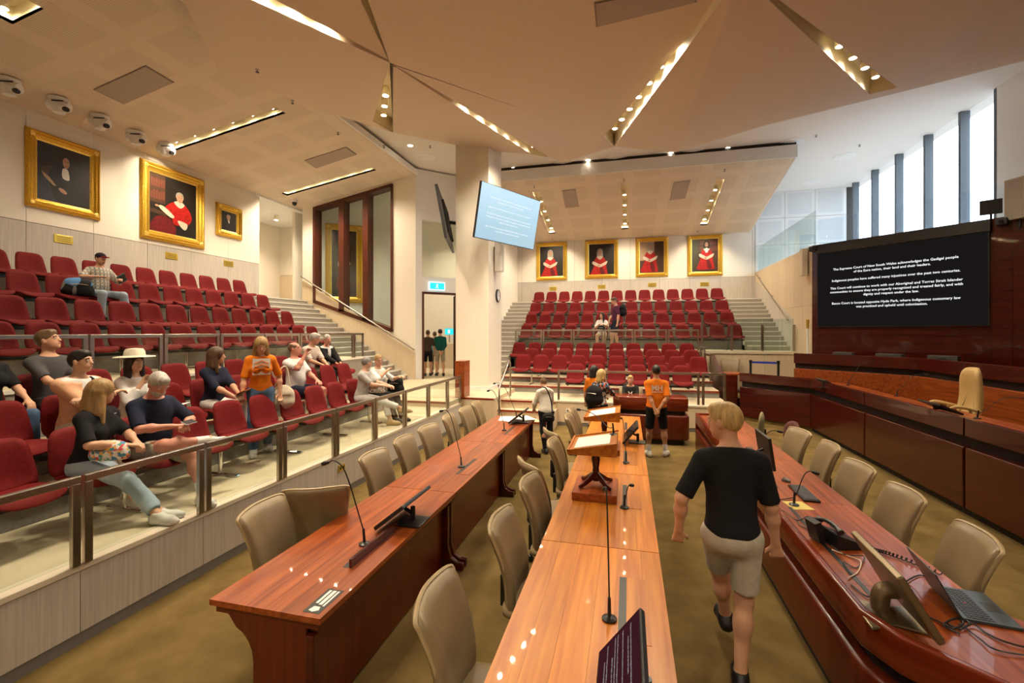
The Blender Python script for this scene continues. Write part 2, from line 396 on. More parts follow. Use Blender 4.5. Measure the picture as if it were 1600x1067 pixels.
# recess at the head of the stairs
wr = struct('wall_recess')
for k in range(4):
    xx = -15.6 + k * 1.05
    MB().box(xx + 0.004, xx + 1.046, 16.5, 16.52, 3.47, 4.75).build('panel', M_ASHW, wr)
    MB().box(xx + 0.004, xx + 1.046, 16.5, 16.52, 4.76, 6.8).build('panel', M_CREAM, wr)
MB().box(-17, -11.4, 16.52, 16.7, 3.2, 7.95).build('backing', M_JOINT, wr)
MB().box(-14.6, -14.5, 12, 16.6, 3.2, 7.95).build('side', M_CREAM, wr)
MB().box(-14.6, WL - 0.3, 12.3, 12.5, 3.2, 7.95).build('side', M_CREAM, wr)
MB().box(-14.6, -11.75, 12.3, 16.6, 6.80, 6.9).build('soffit', M_WHITE, wr)
# ---- glazed wall beside the stairs (Y = 14.2)
YG = 14.2
ww = struct('wall_glazed')
def wallpoly(pts, y0, y1, m, parent, name='plaster'):
    n = len(pts)
    a = sum(pts[i][0] * pts[(i + 1) % n][1] - pts[(i + 1) % n][0] * pts[i][1] for i in range(n))
    if a > 0: pts = pts[::-1]
    vs = [(x, y0, z) for x, z in pts] + [(x, y1, z) for x, z in pts]
    fs = [tuple(range(n - 1, -1, -1)), tuple(range(n, 2 * n))] + [(i, (i + 1) % n, n + (i + 1) % n, n + i) for i in range(n)]
    return MB().add(vs, [f for f in fs]).build(name, m, parent)
wx0, wx1 = -10.98, -7.88
zb0, zb1, zt0, zt1 = 3.44, 2.39, 6.80, 7.40
wallpoly([(-11.5, 0), (wx0, 0), (wx0, 7.9), (-11.5, 7.9)], YG, YG + 0.3, M_CREAM, ww)
wallpoly([(wx1, 0), (-7.0, 0), (-7.0, 7.9), (wx1, 7.9)], YG, YG + 0.3, M_CREAM, ww)
wallpoly([(wx0, 0), (wx1, 0), (wx1, zb1), (wx0, zb0)], YG, YG + 0.3, M_CREAM, ww)
wallpoly([(wx0, zt0), (wx1, zt1), (wx1, 7.9), (wx0, 7.9)], YG, YG + 0.3, M_CREAM, ww)
# sloping wood dado below the handrail
wallpoly([(-11.5, 3.5), (-11.5, 4.25), (-7.0, 1.62), (-7.0, 0.72)], YG - 0.02, YG, M_ASHW, ww, 'dado')
win = struct('window_1')
def wbar(p, q, w, name, depth=(YG - 0.05, YG + 0.32), m=M_FRAMEW):
    (x0, z0), (x1, z1) = p, q
    dx, dz = x1 - x0, z1 - z0; L = math.hypot(dx, dz); nx, nz = -dz / L * w / 2, dx / L * w / 2
    wallpoly([(x0 + nx, z0 + nz), (x1 + nx, z1 + nz), (x1 - nx, z1 - nz), (x0 - nx, z0 - nz)], depth[0], depth[1], m, win, name)
wbar((wx0, zb0), (wx1, zb1), 0.12, 'frame'); wbar((wx0, zt0), (wx1, zt1), 0.10, 'frame')
wbar((wx0, zb0 - 0.05), (wx0, zt0 + 0.04), 0.10, 'frame'); wbar((wx1, zb1 - 0.05), (wx1, zt1 + 0.04), 0.08, 'frame')
mull = [-9.86, -8.90]
for xm in mull:
    f = (xm - wx0) / (wx1 - wx0)
    wbar((xm, zb0 + (zb1 - zb0) * f), (xm, zt0 + (zt1 - zt0) * f), 0.20, 'mullion')
edges = [wx0] + mull + [wx1]
for a, b in zip(edges[:-1], edges[1:]):
    fz = lambda xx, p, q: p + (q - p) * (xx - wx0) / (wx1 - wx0)
    wallpoly([(a, fz(a, zb0, zb1)), (b, fz(b, zb0, zb1)), (b, fz(b, zt0, zt1)), (a, fz(a, zt0, zt1))], YG + 0.14, YG + 0.15, M_GLASS, win, 'pane')
# ---- door wall at 45 degrees from the end of the glazed wall
DW = Matrix.Translation((-7.0, 14.2, 0)) @ Matrix.Rotation(math.radians(45), 4, 'Z')
dw = struct('wall_door')
def dbox(name, s0, s1, t0, t1, z0, z1, m, parent, bevel=0.0): return MB().box(s0, s1, t0, t1, z0, z1, DW).build(name, m, parent, bevel=bevel)
k2 = math.sqrt(2)
d0, d1 = 0.16 * k2, 1.12 * k2
dbox('plaster', 0, d0, 0, 0.25, 0.6, 7.9, M_WHITE, dw); dbox('plaster', d1, 2.83, 0, 0.25, 0.6, 7.9, M_WHITE, dw)
dbox('plaster', d0, d1, 0, 0.25, 3.72, 4.25, M_WHITE, dw); dbox('plaster', d0, d1, 0, 0.25, 6.2, 7.9, M_WHITE, dw)
tw = struct('window_2'); dbox('pane', d0, d1, 0.1, 0.11, 4.25, 6.2, M_GLASS, tw)
dr = struct('door_1')
dbox('frame', d0, d0 + 0.07, -0.02, 0.2, 0.72, 3.72, M_FRAMEW, dr); dbox('frame', d1 - 0.07, d1, -0.02, 0.2, 0.72, 3.72, M_FRAMEW, dr); dbox('frame', d0, d1, -0.02, 0.2, 3.65, 3.72, M_FRAMEW, dr)
MB().box(0, 1.0, 0, 0.05, 0.74, 3.62, DW @ Matrix.Translation((d1 - 0.08, 0.2, 0)) @ Matrix.Rotation(math.radians(8), 4, 'Z')).build('door_leaf', M_CHERRY, dr)
lb = struct('wall_lobby')
MB().box(-12, -2, 20.6, 20.7, 0.6, 7.9).build('plaster', M_CREAM, lb); MB().box(-12.1, -12, 14.4, 20.7, 0, 7.9).build('plaster', M_CREAM, lb)
MB().box(-9, -6.2, 19.0, 19.6, 0.7, 1.8).build('counter', M_ASHW, lb)
sbox('wall_stair_side', (-5.1, -4.9, 16.2, WB, 0, 7.95), M_CREAM)
sbox('floor_lobby', (-12, -5.1, 14.5, 20.6, 0.5, 0.70), M_GFLOOR)
# inner wall behind the glazing where a portrait hangs
iw = struct('wall_inner'); IW = Matrix.Translation((-11.3, 14.75, 0)) @ Matrix.Rotation(math.radians(38), 4, 'Z')
MB().box(0, 3.2, 0, 0.1, 0.7, 7.9, IW).build('plaster', M_WHITE, iw)
# ---- column
cl = struct('wall_column')
MB().box(-4.65, -3.69, 11.9, 13.2, 0.72, 7.95).build('plaster', M_CREAM, cl, bevel=0.012)
MB().box(-4.67, -3.67, 11.88, 13.22, 0.72, 0.84).build('skirting', M_WHITE, cl)
# ---- back portrait wall
bw = struct('wall_back')
x = -5.9
while x < 4.95:
    x1 = min(x + 1.2, 5.0)
    MB().box(x + 0.004, x1 - 0.004, WB, WB + 0.02, 3.63, 4.585).build('panel', M_ASH, bw)
    MB().box(x + 0.004, x1 - 0.004, WB, WB + 0.02, 4.595, 6.9).build('panel', M_CREAM, bw)
    x += 1.2
MB().box(-6.5, 8.5, WB + 0.015, WB + 0.3, 0, 7.95).build('backing', M_JOINT, bw)
# ---- right wall beside the back stairs, upper gallery above it
XR = 5.0; ZP = 4.75
rw = struct('wall_right')
y = 14.4
while y < 20.2:
    y1 = min(y + 0.74, WB)
    MB().box(XR, XR + 0.02, y + 0.003, y1 - 0.003, 0, 3.1).build('panel', M_ASHW, rw)
    MB().box(XR, XR + 0.02, y + 0.003, y1 - 0.003, 3.106, ZP - 0.05).build('panel', M_ASHW, rw); y += 0.74
MB().box(XR + 0.015, XR + 0.2, 14.4, WB, 0, ZP - 0.05).build('backing', M_JOINT, rw)
MB().box(XR - 0.01, XR + 0.2, 14.4, WB, ZP - 0.05, ZP).build('cap', M_LEDGE, rw)
# sloping grey ash dado along the right stair
MB().add([(XR - 0.012, 15.9, 1.74), (XR - 0.012, 20.3, 3.63), (XR - 0.012, 20.3, 4.45), (XR - 0.012, 15.9, 2.75), (XR, 15.9, 1.74), (XR, 20.3, 3.63), (XR, 20.3, 4.45), (XR, 15.9, 2.75)],
         [(0, 3, 2, 1), (3, 0, 4, 7), (2, 3, 7, 6), (1, 2, 6, 5), (0, 1, 5, 4)]).build('dado', M_ASH, rw)
sbox('wall_terrace_front', (BX1, XR, 15.58, 15.62, 0, 1.70), M_ASHW)
tf = struct('wall_glass_base')
for k in range(3): MB().box(BX1 + 0.9 * k + 0.003, BX1 + 0.9 * (k + 1) - 0.003, 15.56, 15.58, 0.08, 1.66).build('panel', M_ASHW, tf)
MB().box(BX1, XR, 15.52, 15.64, 1.66, 1.74).build('ledge', M_LEDGE, tf)
# 45 degree judges' wall with the big screen
JW = Matrix.Translation((XR, 14.4, 0)) @ Matrix.Rotation(math.radians(-45), 4, 'Z')
JL = 4.9
jw = struct('wall_judges')
zs = [0, 0.9, 1.55, 2.26, 2.42, 3.0, 3.55, 4.1, ZP]
ss = [0, 0.17, 3.55, 3.85, JL]
for i in range(len(ss) - 1):
    for j in range(len(zs) - 1):
        MB().box(ss[i] + 0.004, ss[i + 1] - 0.004, -0.03, 0, zs[j] + 0.005, zs[j + 1] - 0.005, JW).build('panel', M_CHERRY, jw)
MB().box(0, JL, -0.01, 0.2, 0, ZP, JW).build('backing', M_GAP, jw)
UG = [(XR + 0.2, 14.5), (8.4, 11.3), (8.4, WB), (XR + 0.2, WB)]
o = MB().prism(UG, ZP - 0.3, ZP - 0.06).build('floor_upper', M_WHITE); o['kind'] = 'structure'
# white panel wall at the end of the upper gallery
uw = struct('wall_upper')
for i in range(3):
    for j in range(3):
        x0 = XR + 1.07 * i; z0 = ZP + 1.07 * j
        MB().box(x0 + 0.006, x0 + 1.064, WB - 0.02, WB, z0 + 0.006, z0 + 1.064).build('panel', M_WHITE, uw)
        MB().box(x0 + 0.12, x0 + 0.95, WB - 0.025, WB - 0.02, z0 + 0.12, z0 + 0.95).build('perforated_sheet', mat('pale_mesh', (0.72, 0.74, 0.75), 0.8), uw)
# window wall on the right (X = 8.2): fins and panes
XW = 8.2
ywin = [((711.1 / CA) * XW / (px - 981) + SA * XW) / CA for px in (1303, 1332, 1362, 1399, 1444, 1499, 1555)]
rwn = struct('window_3')
M_FIN = mat('grey_fin', (0.10, 0.12, 0.14), 0.5)
for yy in ywin: MB().box(XW, XW + 0.2, yy - 0.045, yy + 0.045, ZP - 0.1, 7.95).build('fin', M_FIN, rwn)
for a, b in zip(ywin[:-1], ywin[1:]): MB().box(XW + 0.12, XW + 0.13, b + 0.035, a - 0.035, ZP - 0.1, 7.95).build('pane', M_GLASSB, rwn)
sbox('wall_right_far', (XW, XW + 0.2, ywin[0] + 0.03, WB + 0.3, ZP - 0.1, 8.0), M_WHITE)
sbox('wall_right_near', (XW, XW + 0.2, -6, ywin[-1] - 0.03, ZP - 0.1, 8.0), M_WHITE)
sbox('wall_right_low', (XW, XW + 0.2, -6, WB + 0.3, 0, ZP - 0.1), M_CHERRY)
# ---- rest of the shell behind the camera
sbox('wall_rear', (-12.2, 8.6, -6.2, -6, 0, 8), M_CREAM)
sbox('wall_left_rear', (-12.2, -4.2, -2.4, -2.2, 0, 8), M_CREAM)
sbox('wall_left_side', (-4.4, -4.2, -6, -2.2, 0, 8), M_CREAM)
# ---- ceilings
ZC = 7.95
sbox('ceiling', (-17, 8.7, -6.2, 20.8, ZC, ZC + 0.2), M_CEILF)
# left soffit, sloping up from the portrait wall
SX0, SZ0, SX1, SZ1 = WL, 6.86, -6.95, 7.685
def perf_mat():
    m = mat('perforated_ceiling', (0.78, 0.71, 0.62), 0.8, spec=0.2); b = m.node_tree.nodes['Principled BSDF']
    tc = _n(m, 'ShaderNodeTexCoord'); sep = _n(m, 'ShaderNodeSeparateXYZ'); _l(m, tc.outputs['Object'], sep.inputs[0])
    def math_(op, a, bb, c=None):
        n = _n(m, 'ShaderNodeMath'); n.operation = op
        for i, q in enumerate((a, bb, c)):
            if q is None: continue
            if isinstance(q, (int, float)): n.inputs[i].default_value = q
            else: _l(m, q, n.inputs[i])
        return n.outputs[0]
    masks = []
    for ax in ('X', 'Y'):
        f = math_('FRACT', math_('MULTIPLY', sep.outputs[ax], 1 / 1.2), 0)
        big = math_('MULTIPLY', math_('GREATER_THAN', f, 0.14), math_('LESS_THAN', f, 0.86))
        g = math_('ABSOLUTE', math_('SUBTRACT', math_('FRACT', math_('MULTIPLY', sep.outputs[ax], 1 / 0.032), 0), 0.5), 0)
        masks.append((big, g))
    hole = math_('LESS_THAN', math_('ADD', math_('POWER', masks[0][1], 2), math_('POWER', masks[1][1], 2)), 0.055)
    allm = math_('MULTIPLY', hole, math_('MULTIPLY', masks[0][0], masks[1][0]))
    mx = _n(m, 'ShaderNodeMix'); mx.data_type = 'RGBA'; _l(m, allm, mx.inputs[0])
    mx.inputs[6].default_value = (0.72, 0.62, 0.49, 1); mx.inputs[7].default_value = (0.42, 0.35, 0.27, 1)
    _l(m, mx.outputs[2], b.inputs['Base Color']); return m
M_PERF = perf_mat()
sf = struct('ceiling_soffit')
YS0, YS1 = -2.0, 14.75
def soff(x): return SZ0 + (SZ1 - SZ0) * (x - SX0) / (SX1 - SX0)
def soffY(y): return 7.49 + (6.39 - 7.49) * (y - 15.0) / (WB - 15.0)
# slot openings in the soffits: (along, across)
LSLOT = []   # (y centre, x0, x1) for the left soffit
pa, pb, pc = V(SX0, 0, SZ0), V(SX1, 0, SZ1), V(SX0, 10, SZ0)
for (p, q) in (((0, 28), (52, 5)), ((268, 238), (432, 168)), ((447, 305), (582, 262))):
    a = rp(*p, pa, pb, pc); b = rp(*q, pa, pb, pc); LSLOT.append(((a.y + b.y) / 2, max(SX0 + 0.2, min(a.x, b.x)), min(SX1 - 0.3, max(a.x, b.x))))
SW = 0.14   # half width of a soffit slot
def soffit_pieces(bounds, slots, zf, flip, m, parent, th=0.06):
    """panels of a sloping soffit with rectangular slots cut out; u runs along the soffit, w across the slope"""
    u0, u1, w0, w1 = bounds
    us = [u0] + sorted(sum([[s[0] - SW, s[0] + SW] for s in slots], [])) + [u1]
    def piece(a, b, c, d, name='panel'):
        if b - a < 1e-4 or d - c < 1e-4: return
        P = (lambda u, w, dz: (w, u, zf(w) + dz)) if not flip else (lambda u, w, dz: (u, w, zf(w) + dz))
        vs = [P(a, c, 0), P(b, c, 0), P(b, d, 0), P(a, d, 0), P(a, c, th), P(b, c, th), P(b, d, th), P(a, d, th)]
        fs = [(0, 1, 2, 3), (7, 6, 5, 4), (4, 5, 1, 0), (5, 6, 2, 1), (6, 7, 3, 2), (7, 4, 0, 3)]
        if flip: fs = [f[::-1] for f in fs]
        MB().add(vs, fs).build(name, m, parent)
    for i in range(len(us) - 1):
        a, b = us[i], us[i + 1]; sl = [s for s in slots if abs(s[0] - SW - a) < 1e-6]
        if sl:
            s = sl[0]; piece(a, b, w0, s[1]); piece(a, b, s[2], w1)
            P = (lambda u, w, dz: (w, u, zf(w) + dz)) if not flip else (lambda u, w, dz: (u, w, zf(w) + dz))
            hh = 0.28; c, d = s[1], s[2]; mb = MB()
            vs = [P(a, c, 0.0), P(b, c, 0.0), P(b, d, 0.0), P(a, d, 0.0), P(a, c, hh), P(b, c, hh), P(b, d, hh), P(a, d, hh)]
            mb.add(vs, [(0, 1, 5, 4), (1, 2, 6, 5), (2, 3, 7, 6), (3, 0, 4, 7), (4, 5, 6, 7)])
            mb.build('light_slot', M_SLOT, parent)
        else: piece(a, b, w0, w1)
soffit_pieces((YS0, YS1, SX0, SX1), LSLOT, soff, False, M_PERF, sf)
MB().box(SX1 - 0.02, SX1 + 0.02, YS0, YS1, SZ1 - 0.01, SZ1 + 0.16).build('edge', M_WHITE, sf)
MB().add([(SX0, YS1, SZ0 - 0.01), (SX1 + 0.02, YS1, SZ1 - 0.01), (SX1 + 0.02, YS1, SZ1 + 0.16), (SX0, YS1, SZ0 + 0.16), (SX0, YS1 - 0.04, SZ0 - 0.01), (SX1 + 0.02, YS1 - 0.04, SZ1 - 0.01), (SX1 + 0.02, YS1 - 0.04, SZ1 + 0.16), (SX0, YS1 - 0.04, SZ0 + 0.16)],
         [(0, 1, 2, 3), (7, 6, 5, 4), (4, 5, 1, 0), (3, 2, 6, 7)]).build('edge', M_WHITE, sf)
# back soffit
sb_ = struct('ceiling_soffit')
pa, pb, pc = V(0, 15, 7.49), V(0, WB, 6.39), V(5, 15, 7.49); BSLOT = []
for (p, q) in (((838, 300), (862, 365)), ((975, 288), (977, 358)), ((1128, 280), (1098, 352))):
    a = rp(*p, pa, pb, pc); b = rp(*q, pa, pb, pc); BSLOT.append(((a.x + b.x) / 2, a.y, min(b.y, WB - 0.3)))
soffit_pieces((-5.2, 4.82, 15.0, WB), BSLOT, soffY, True, M_PERF, sb_)
MB().box(-5.2, 4.82, 14.98, 15.02, 7.47, 7.84).build('edge', M_WHITE, sb_)
MB().add([(4.82, 15, 7.48), (4.82, WB, 6.38), (4.82, WB, 6.55), (4.82, 15, 7.7), (4.78, 15, 7.48), (4.78, WB, 6.38), (4.78, WB, 6.55), (4.78, 15, 7.7)], [(0, 1, 2, 3), (7, 6, 5, 4), (4, 5, 1, 0)]).build('edge', M_WHITE, sb_)
sbox('ceiling_shadow_gap', (-5.2, 4.8, 15.03, 15.1, 7.6, ZC), M_GAP)
sbox('ceiling_shadow_gap', (SX1 - 0.3, SX1 - 0.25, YS0, YS1, 7.7, ZC), M_GAP)
# ---- folded ceiling of triangular panels with light slots between them
A = up(609, 98, 6.35); P1 = up(1158, -40, 6.3)
fc = struct('ceiling_folded')
def facet(pts, name='panel'):
    pts = [Vector(p) for p in pts]
    nrm = Vector((0, 0, 0))
    for i in range(len(pts)): nrm += pts[i].cross(pts[(i + 1) % len(pts)])
    if nrm.z > 0: pts = pts[::-1]
    return MB().slab(pts, -0.05).build(name, M_CEIL, fc)
def onp(base, pix): return [rp(px, py, *base) for px, py in pix]
L2 = up(341, 111, 7.0); L3 = up(506, 174, 7.25); L4 = up(614, 207, 7.38)
b1 = (A, L2, L3)
S1a = rp(256, -63, *b1)
facet([A, S1a, L2]); facet([A, L2, L3]); 
b1b = (A, L3, up(582, 190, 7.31)); facet([A, L3, rp(582, 190, *b1b)]); 
facet([L3, L4, rp(582, 190, *b1b)])
b2 = (A, up(241, -100, S1a.z), up(516, -100, 6.35)); S1b = b2[1]
facet([rp(604, 92, *b2), b2[1], b2[2], rp(606, 92, *b2)])
C2 = up(1100, -41, 6.45); E1 = up(960, 229, 7.42); S4e = up(857, 245, 7.42)
b3b = (A, S4e, E1); C1 = rp(836, 177, *b3b)
b3 = (A, C1, C2)
S2r = rp(540, -100, *b3)
facet([A, S2r, rp(1158, -100, *b3), C2, C1])
b3c = (C1, C2, E1); S5l = rp(944, 213, *b3c); S5t = rp(1154, -38, *b3c)
facet([C1, C2, S5t, S5l, E1])
facet([rp(618, 103, *b3b), C1, E1, rp(878, 254, *b3b), S4e])
b4 = (A, L4, up(830, 241, 7.42))
facet([rp(614, 104, *b4), L4, rp(710, 226, *b4), rp(766, 236, *b4), b4[2], rp(622, 107, *b4)])
R1 = up(1055, 238, 7.42)
b5 = (P1, rp(964, 223, P1, E1, R1), R1); facet([P1, b5[1], E1, R1])
R2 = up(1195, 196, 7.35); R3 = up(1415, 142, 7.3)
b6 = (P1, R1, R2); facet([P1, R1, R2]); b6b = (P1, R2, R3)
S6a = rp(1359, 147.5, *b6b); S6b = rp(1403, 137, *b6b)
facet([P1, R2, S6a]); facet([R2, R3, S6b, S6a])
R4 = up(1628, -100, 6.6); R5 = up(1680, 75, 7.2); R6 = up(1760, -100, 6.8)
facet([rp(1160, -42, P1, S6b, R3), S6b, R3, R4]); facet([R3, R5, R6, R4])
# the ceiling goes on above and behind the camera
facet([P1, R4, V(R4.x, 0.5, 6.4), V(P1.x, 0.5, 6.4)]); facet([R4, R6, V(8.2, 2.0, 6.8), V(8.2, -6, 6.6), V(R4.x, -6, 6.5), V(R4.x, 0.5, 6.4)])
Q = rp(1158, -100, *b3)
facet([S2r, Q, V(Q.x, 0.5, 6.4), V(S2r.x, 0.5, 6.4)]); facet([S1b, b2[2], V(b2[2].x, 0.5, 6.5), V(S1b.x, 0.5, 6.6)])
facet([V(-5.0, -6, 6.6), V(-5.0, 0.5, 6.6), V(4.5, 0.5, 6.4), V(4.5, -6, 6.4)])
def slot(poly, h=0.34, name='light_slot'):
    """a recess: walls round the gap between two panels and a lid"""
    poly = [Vector(p) for p in poly]; n = len(poly); top = [p + V(0, 0, h) for p in poly]
    mb = MB(); mb.add(poly + top, [(i, (i + 1) % n, n + (i + 1) % n, n + i) for i in range(n)] + [tuple(range(n, 2 * n))])
    return mb.build(name, M_SLOT, fc)
S1p = [A, S1a, S1b, rp(604, 92, *b2)]
S2p = [rp(606, 92, *b2), b2[2], S2r, A]
S3p = [A, rp(582, 190, *b1b), L4]
S4p = [rp(618, 103, *b3b), S4e, rp(850, 245, *b3b), b4[2], rp(622, 107, *b4)]
S5p = [S5t, S5l, E1, b5[1], P1]
S6p = [P1, S6a, S6b, rp(1160, -42, P1, S6b, R3)]
for p in (S1p, S2p, S3p, S4p, S5p, S6p): slot(p)
# ================================================================== LAMPS
def lamp_row(poly_a, poly_b, n, f0, f1, power, name, where, tilt=(0, 0, -1), emit_from=None):
    """n can spotlights hung between two edge lines of a slot"""
    for k in range(n):
        f = f0 + (f1 - f0) * (k / max(1, n - 1))
        a = poly_a[0].lerp(poly_a[1], f); b = poly_b[0].lerp(poly_b[1], f); c = (a + b) / 2
        gap = (a - b).length; r = min(0.07, max(0.03, gap * 0.28))
        c = c + V(0, 0, 0.14)
        t = empty('spotlight', c, label='can spotlight, %s from the narrow end, %s' % (ORD[k + 1], where), cat='spotlight', group='slot spotlights')
        MB().cyl((0, 0, 0), (0, 0, 0.16), r, r, 14).build('can', M_SLOT, t, smooth=True)
        MB().cyl((0, 0, -0.004), (0, 0, 0.0), r * 0.8, r * 0.8, 14).build('lens', M_LAMPON, t)
        MB().cyl((0, 0, 0.16), (0, 0, 0.2), 0.012, 0.012, 8).build('stem', M_SLOT, t)
        s = spot('lamp', V(0, 0, -0.02), V(*tilt), power, 2.7, 0.9, 0.05); s.parent = t
PW = 200
lamp_row((A, S1a), (A, S1b), 5, 0.35, 0.95, PW, 'a', 'in the long slot above the left gallery edge')
lamp_row((A, S3p[1]), (A, L4), 3, 0.5, 0.86, PW, 'b', 'in the short triangular slot left of the column')
lamp_row((S4p[0], S4p[1]), (S4p[4], S4p[3]), 6, 0.35, 0.92, PW, 'c', 'in the slot running to the column')
lamp_row((S5t, S5l), (P1, b5[1]), 7, 0.3, 0.93, PW, 'd', 'in the slot above the centre of the court')
lamp_row((P1, S6a), (P1, S6b), 4, 0.55, 0.90, PW, 'e', 'in the slot nearest the windows')
for i, (yc, x0, x1) in enumerate(LSLOT):
    za = V(x1, yc, soff(x1)); zb = V(x0, yc, soff(x0)); w = V(0, SW, 0)
    lamp_row((za - w, zb - w), (za + w, zb + w), (2 if i == 0 else 6), 0.08, 0.92, PW * 0.8, 'l', 'in the %s left gallery soffit slot' % ('nearest', 'middle', 'farthest')[i], tilt=(-0.1, 0, -1))
for i, (xc, y0, y1) in enumerate(BSLOT):
    za = V(xc, y0, soffY(y0)); zb = V(xc, y1, soffY(y1)); w = V(SW, 0, 0)
    lamp_row((za - w, zb - w), (za + w, zb + w), 5, 0.06, 0.94, PW * 0.7, 'm', 'in the %s slot of the back soffit' % ('left', 'middle', 'right')[i], tilt=(0, 0.1, -1))
# unseen ceiling lamps added outside the view as fill light
for k, (x, y) in enumerate(((-2.5, -1.5), (0.5, -1.5), (3.5, -1.0), (-2.5, -4), (0.5, -4), (6, 4.5), (6, 0.5))):
    z = 6.35 if y < 2 else 6.7
    t = empty('spotlight', (x, y, z - 0.2), label='unseen ceiling can lamp added as fill light, %s of its set' % ORD[k + 1], cat='spotlight', group='added fill lamps')
    MB().cyl((0, 0, 0), (0, 0, 0.2), 0.09, 0.09, 14).build('can', M_SLOT, t, smooth=True)
    MB().cyl((0, 0, -0.004), (0, 0, 0), 0.075, 0.075, 14).build('lens', M_LAMPON, t)
    s = spot('lamp', V(0, 0, -0.03), V(0, 0, -1), PW * 1.6, 2.2, 0.8, 0.08); s.parent = t

for k, (x, y, z, w) in enumerate(((-13.0, 14.6, 6.75, 'in the recess at the head of the left stairs'), (-9.5, 16.9, 7.6, 'added unseen behind the glazed wall'), (-7.2, 17.2, 7.4, 'added unseen in the lobby behind the door'), (-8.0, 19.0, 7.4, 'added unseen deep in the lobby'))):  # all but the recess lamp are unseen, added to light the rooms
    t = empty('spotlight', (x, y, z - 0.15), label='ceiling can lamp ' + w, cat='spotlight', group='side room lamps')
    MB().cyl((0, 0, 0), (0, 0, 0.15 if k == 0 else 0.5), 0.08, 0.08, 14).build('can', M_SLOT, t, smooth=True); MB().cyl((0, 0, -0.004), (0, 0, 0), 0.065, 0.065, 14).build('lens', M_LAMPON, t)
    s = spot('lamp', V(0, 0, -0.03), V(0, 0, -1), PW * 1.5, 2.4, 0.8, 0.08); s.parent = t
# ================================================================== RED SEATS, BEAMS, RAILS
def seat_meshes():
    def bend_back(P):
        z = P.z; lean = 0.10 * (z / 0.44) + 0.05 * max(0, 1 - z / 0.12) ** 2 * -1
        return Vector((P.x, P.y + lean, z))
    back = cushion('backrest', 0.50, 0.40, 0.43, 0.055, 10, 10, curve=-0.045, bend=bend_back, p=5)
    def bend_pan(P):   # lie flat: height -> depth (towards -Y), y -> z
        d = P.z; zz = -P.y + 0.03 * (P.x / 0.25) ** 2 - 0.05 * max(0, (d - 0.33) / 0.13) ** 2
        return Vector((P.x, -d, zz))
    pan = cushion('seat_pan', 0.44, 0.53, 0.46, 0.06, 10, 10, bend=bend_pan, p=4)
    return back, pan
SB, SP = seat_meshes()
for m in (SB, SP): m.materials.append(M_RED)
br = MB().box(-0.07, 0.07, -0.32, -0.05, -0.075, -0.028).box(-0.03, 0.03, 0.0, 0.05, -0.075, 0.0).box(-0.03, 0.03, 0.045, 0.075, -0.06, 0.12).mesh('bracket', bevel=0.01); br.materials.append(M_BLACKP)
def make_seat(loc, rz, label, group, pan_h=0.43):
    t = empty('auditorium_seat', loc, rz, label, 'seat', group)
    for nm, me, y, z in (('backrest', SB, 0.17, pan_h + 0.0), ('seat_pan', SP, 0.19, pan_h), ('bracket', br, 0.17, pan_h)):
        o = link_mesh(nm, me, None, t); o.location = (0, y, z)
    return t
def make_beam(loc, rz, length, n_legs, label, pan_h=0.43):
    """beam along local X, centred; chrome legs with T feet"""
    t = empty('seat_beam', loc, rz, label, 'seat frame', 'steel beams carrying the seats')
    MB().box(-length / 2, length / 2, 0.00, 0.06, pan_h - 0.12, pan_h - 0.075).build('beam', M_BLACKP, t)
    for k in range(n_legs):
        x = -length / 2 + length * (k + 0.5) / n_legs
        MB().cyl((x, 0.03, 0.02), (x, 0.03, pan_h - 0.1), 0.024, 0.024, 12).build('leg', M_CHROME, t, smooth=True)
        MB().box(x - 0.03, x + 0.03, -0.24, 0.22, 0.0, 0.03).build('foot', M_CHROME, t, bevel=0.012)
    return t
R90 = math.pi / 2
LROWS = [('front row', -4.78, 0.60, [2.0 + 0.553 * k for k in range(12)]),
         ('second row', -5.62, 0.82, [8.44 - 0.545 * k for k in range(12)][::-1]),
         ('third row', -6.42, 1.01, [9.21 - 0.545 * k for k in range(13)][::-1]),
         ('row just behind the upper rail', -8.3, 1.64, [10.87 - 0.545 * k for k in range(13)][::-1]),
         ('third row from the top', -9.2, 2.07, [10.95 - 0.545 * k for k in range(12)][::-1]),
         ('second row from the top', -10.15, 2.57, [11.09 - 0.545 * k for k in range(12)][::-1]),
         ('top row', -11.05, 3.03, [11.15 - 0.545 * k for k in range(11)][::-1])]
SEATL = {}
for rn, X, z, ys in LROWS:
    n = len(ys)
    for i, y in enumerate(ys):
        SEATL[(rn, i)] = make_seat((X, y, z), R90, 'red seat, left gallery %s, %s from the stairs end' % (rn, ORD[n - i]), 'red seats of the left gallery')
    L = ys[-1] - ys[0] + 0.5
    make_beam((X, (ys[0] + ys[-1]) / 2, z), R90, L, max(3, n // 2), 'dark steel beam with chrome legs under the left gallery %s' % rn)
def bx_at(x, Y): return (x - 981) * CA * Y / (F_PX / CA + SA * (x - 981))
BROWS = [('front row', 12.25, 0.62, 898.5, 1066.5, 6), ('second row', 13.2, 0.80, 816, 1092, 10), ('third row', 14.2, 0.95, 829.5, 1081.5, 10), ('fourth row', 15.15, 1.12, 810, 1074, 11),
         ('row just behind the upper rail', 16.35, 1.74, 822, 1149, 14), ('third row from the top', 17.4, 2.20, 829.5, 1137, 14), ('second row from the top', 18.3, 2.68, 836, 1129, 14), ('top row', 19.15, 3.20, 841.5, 1121, 14)]
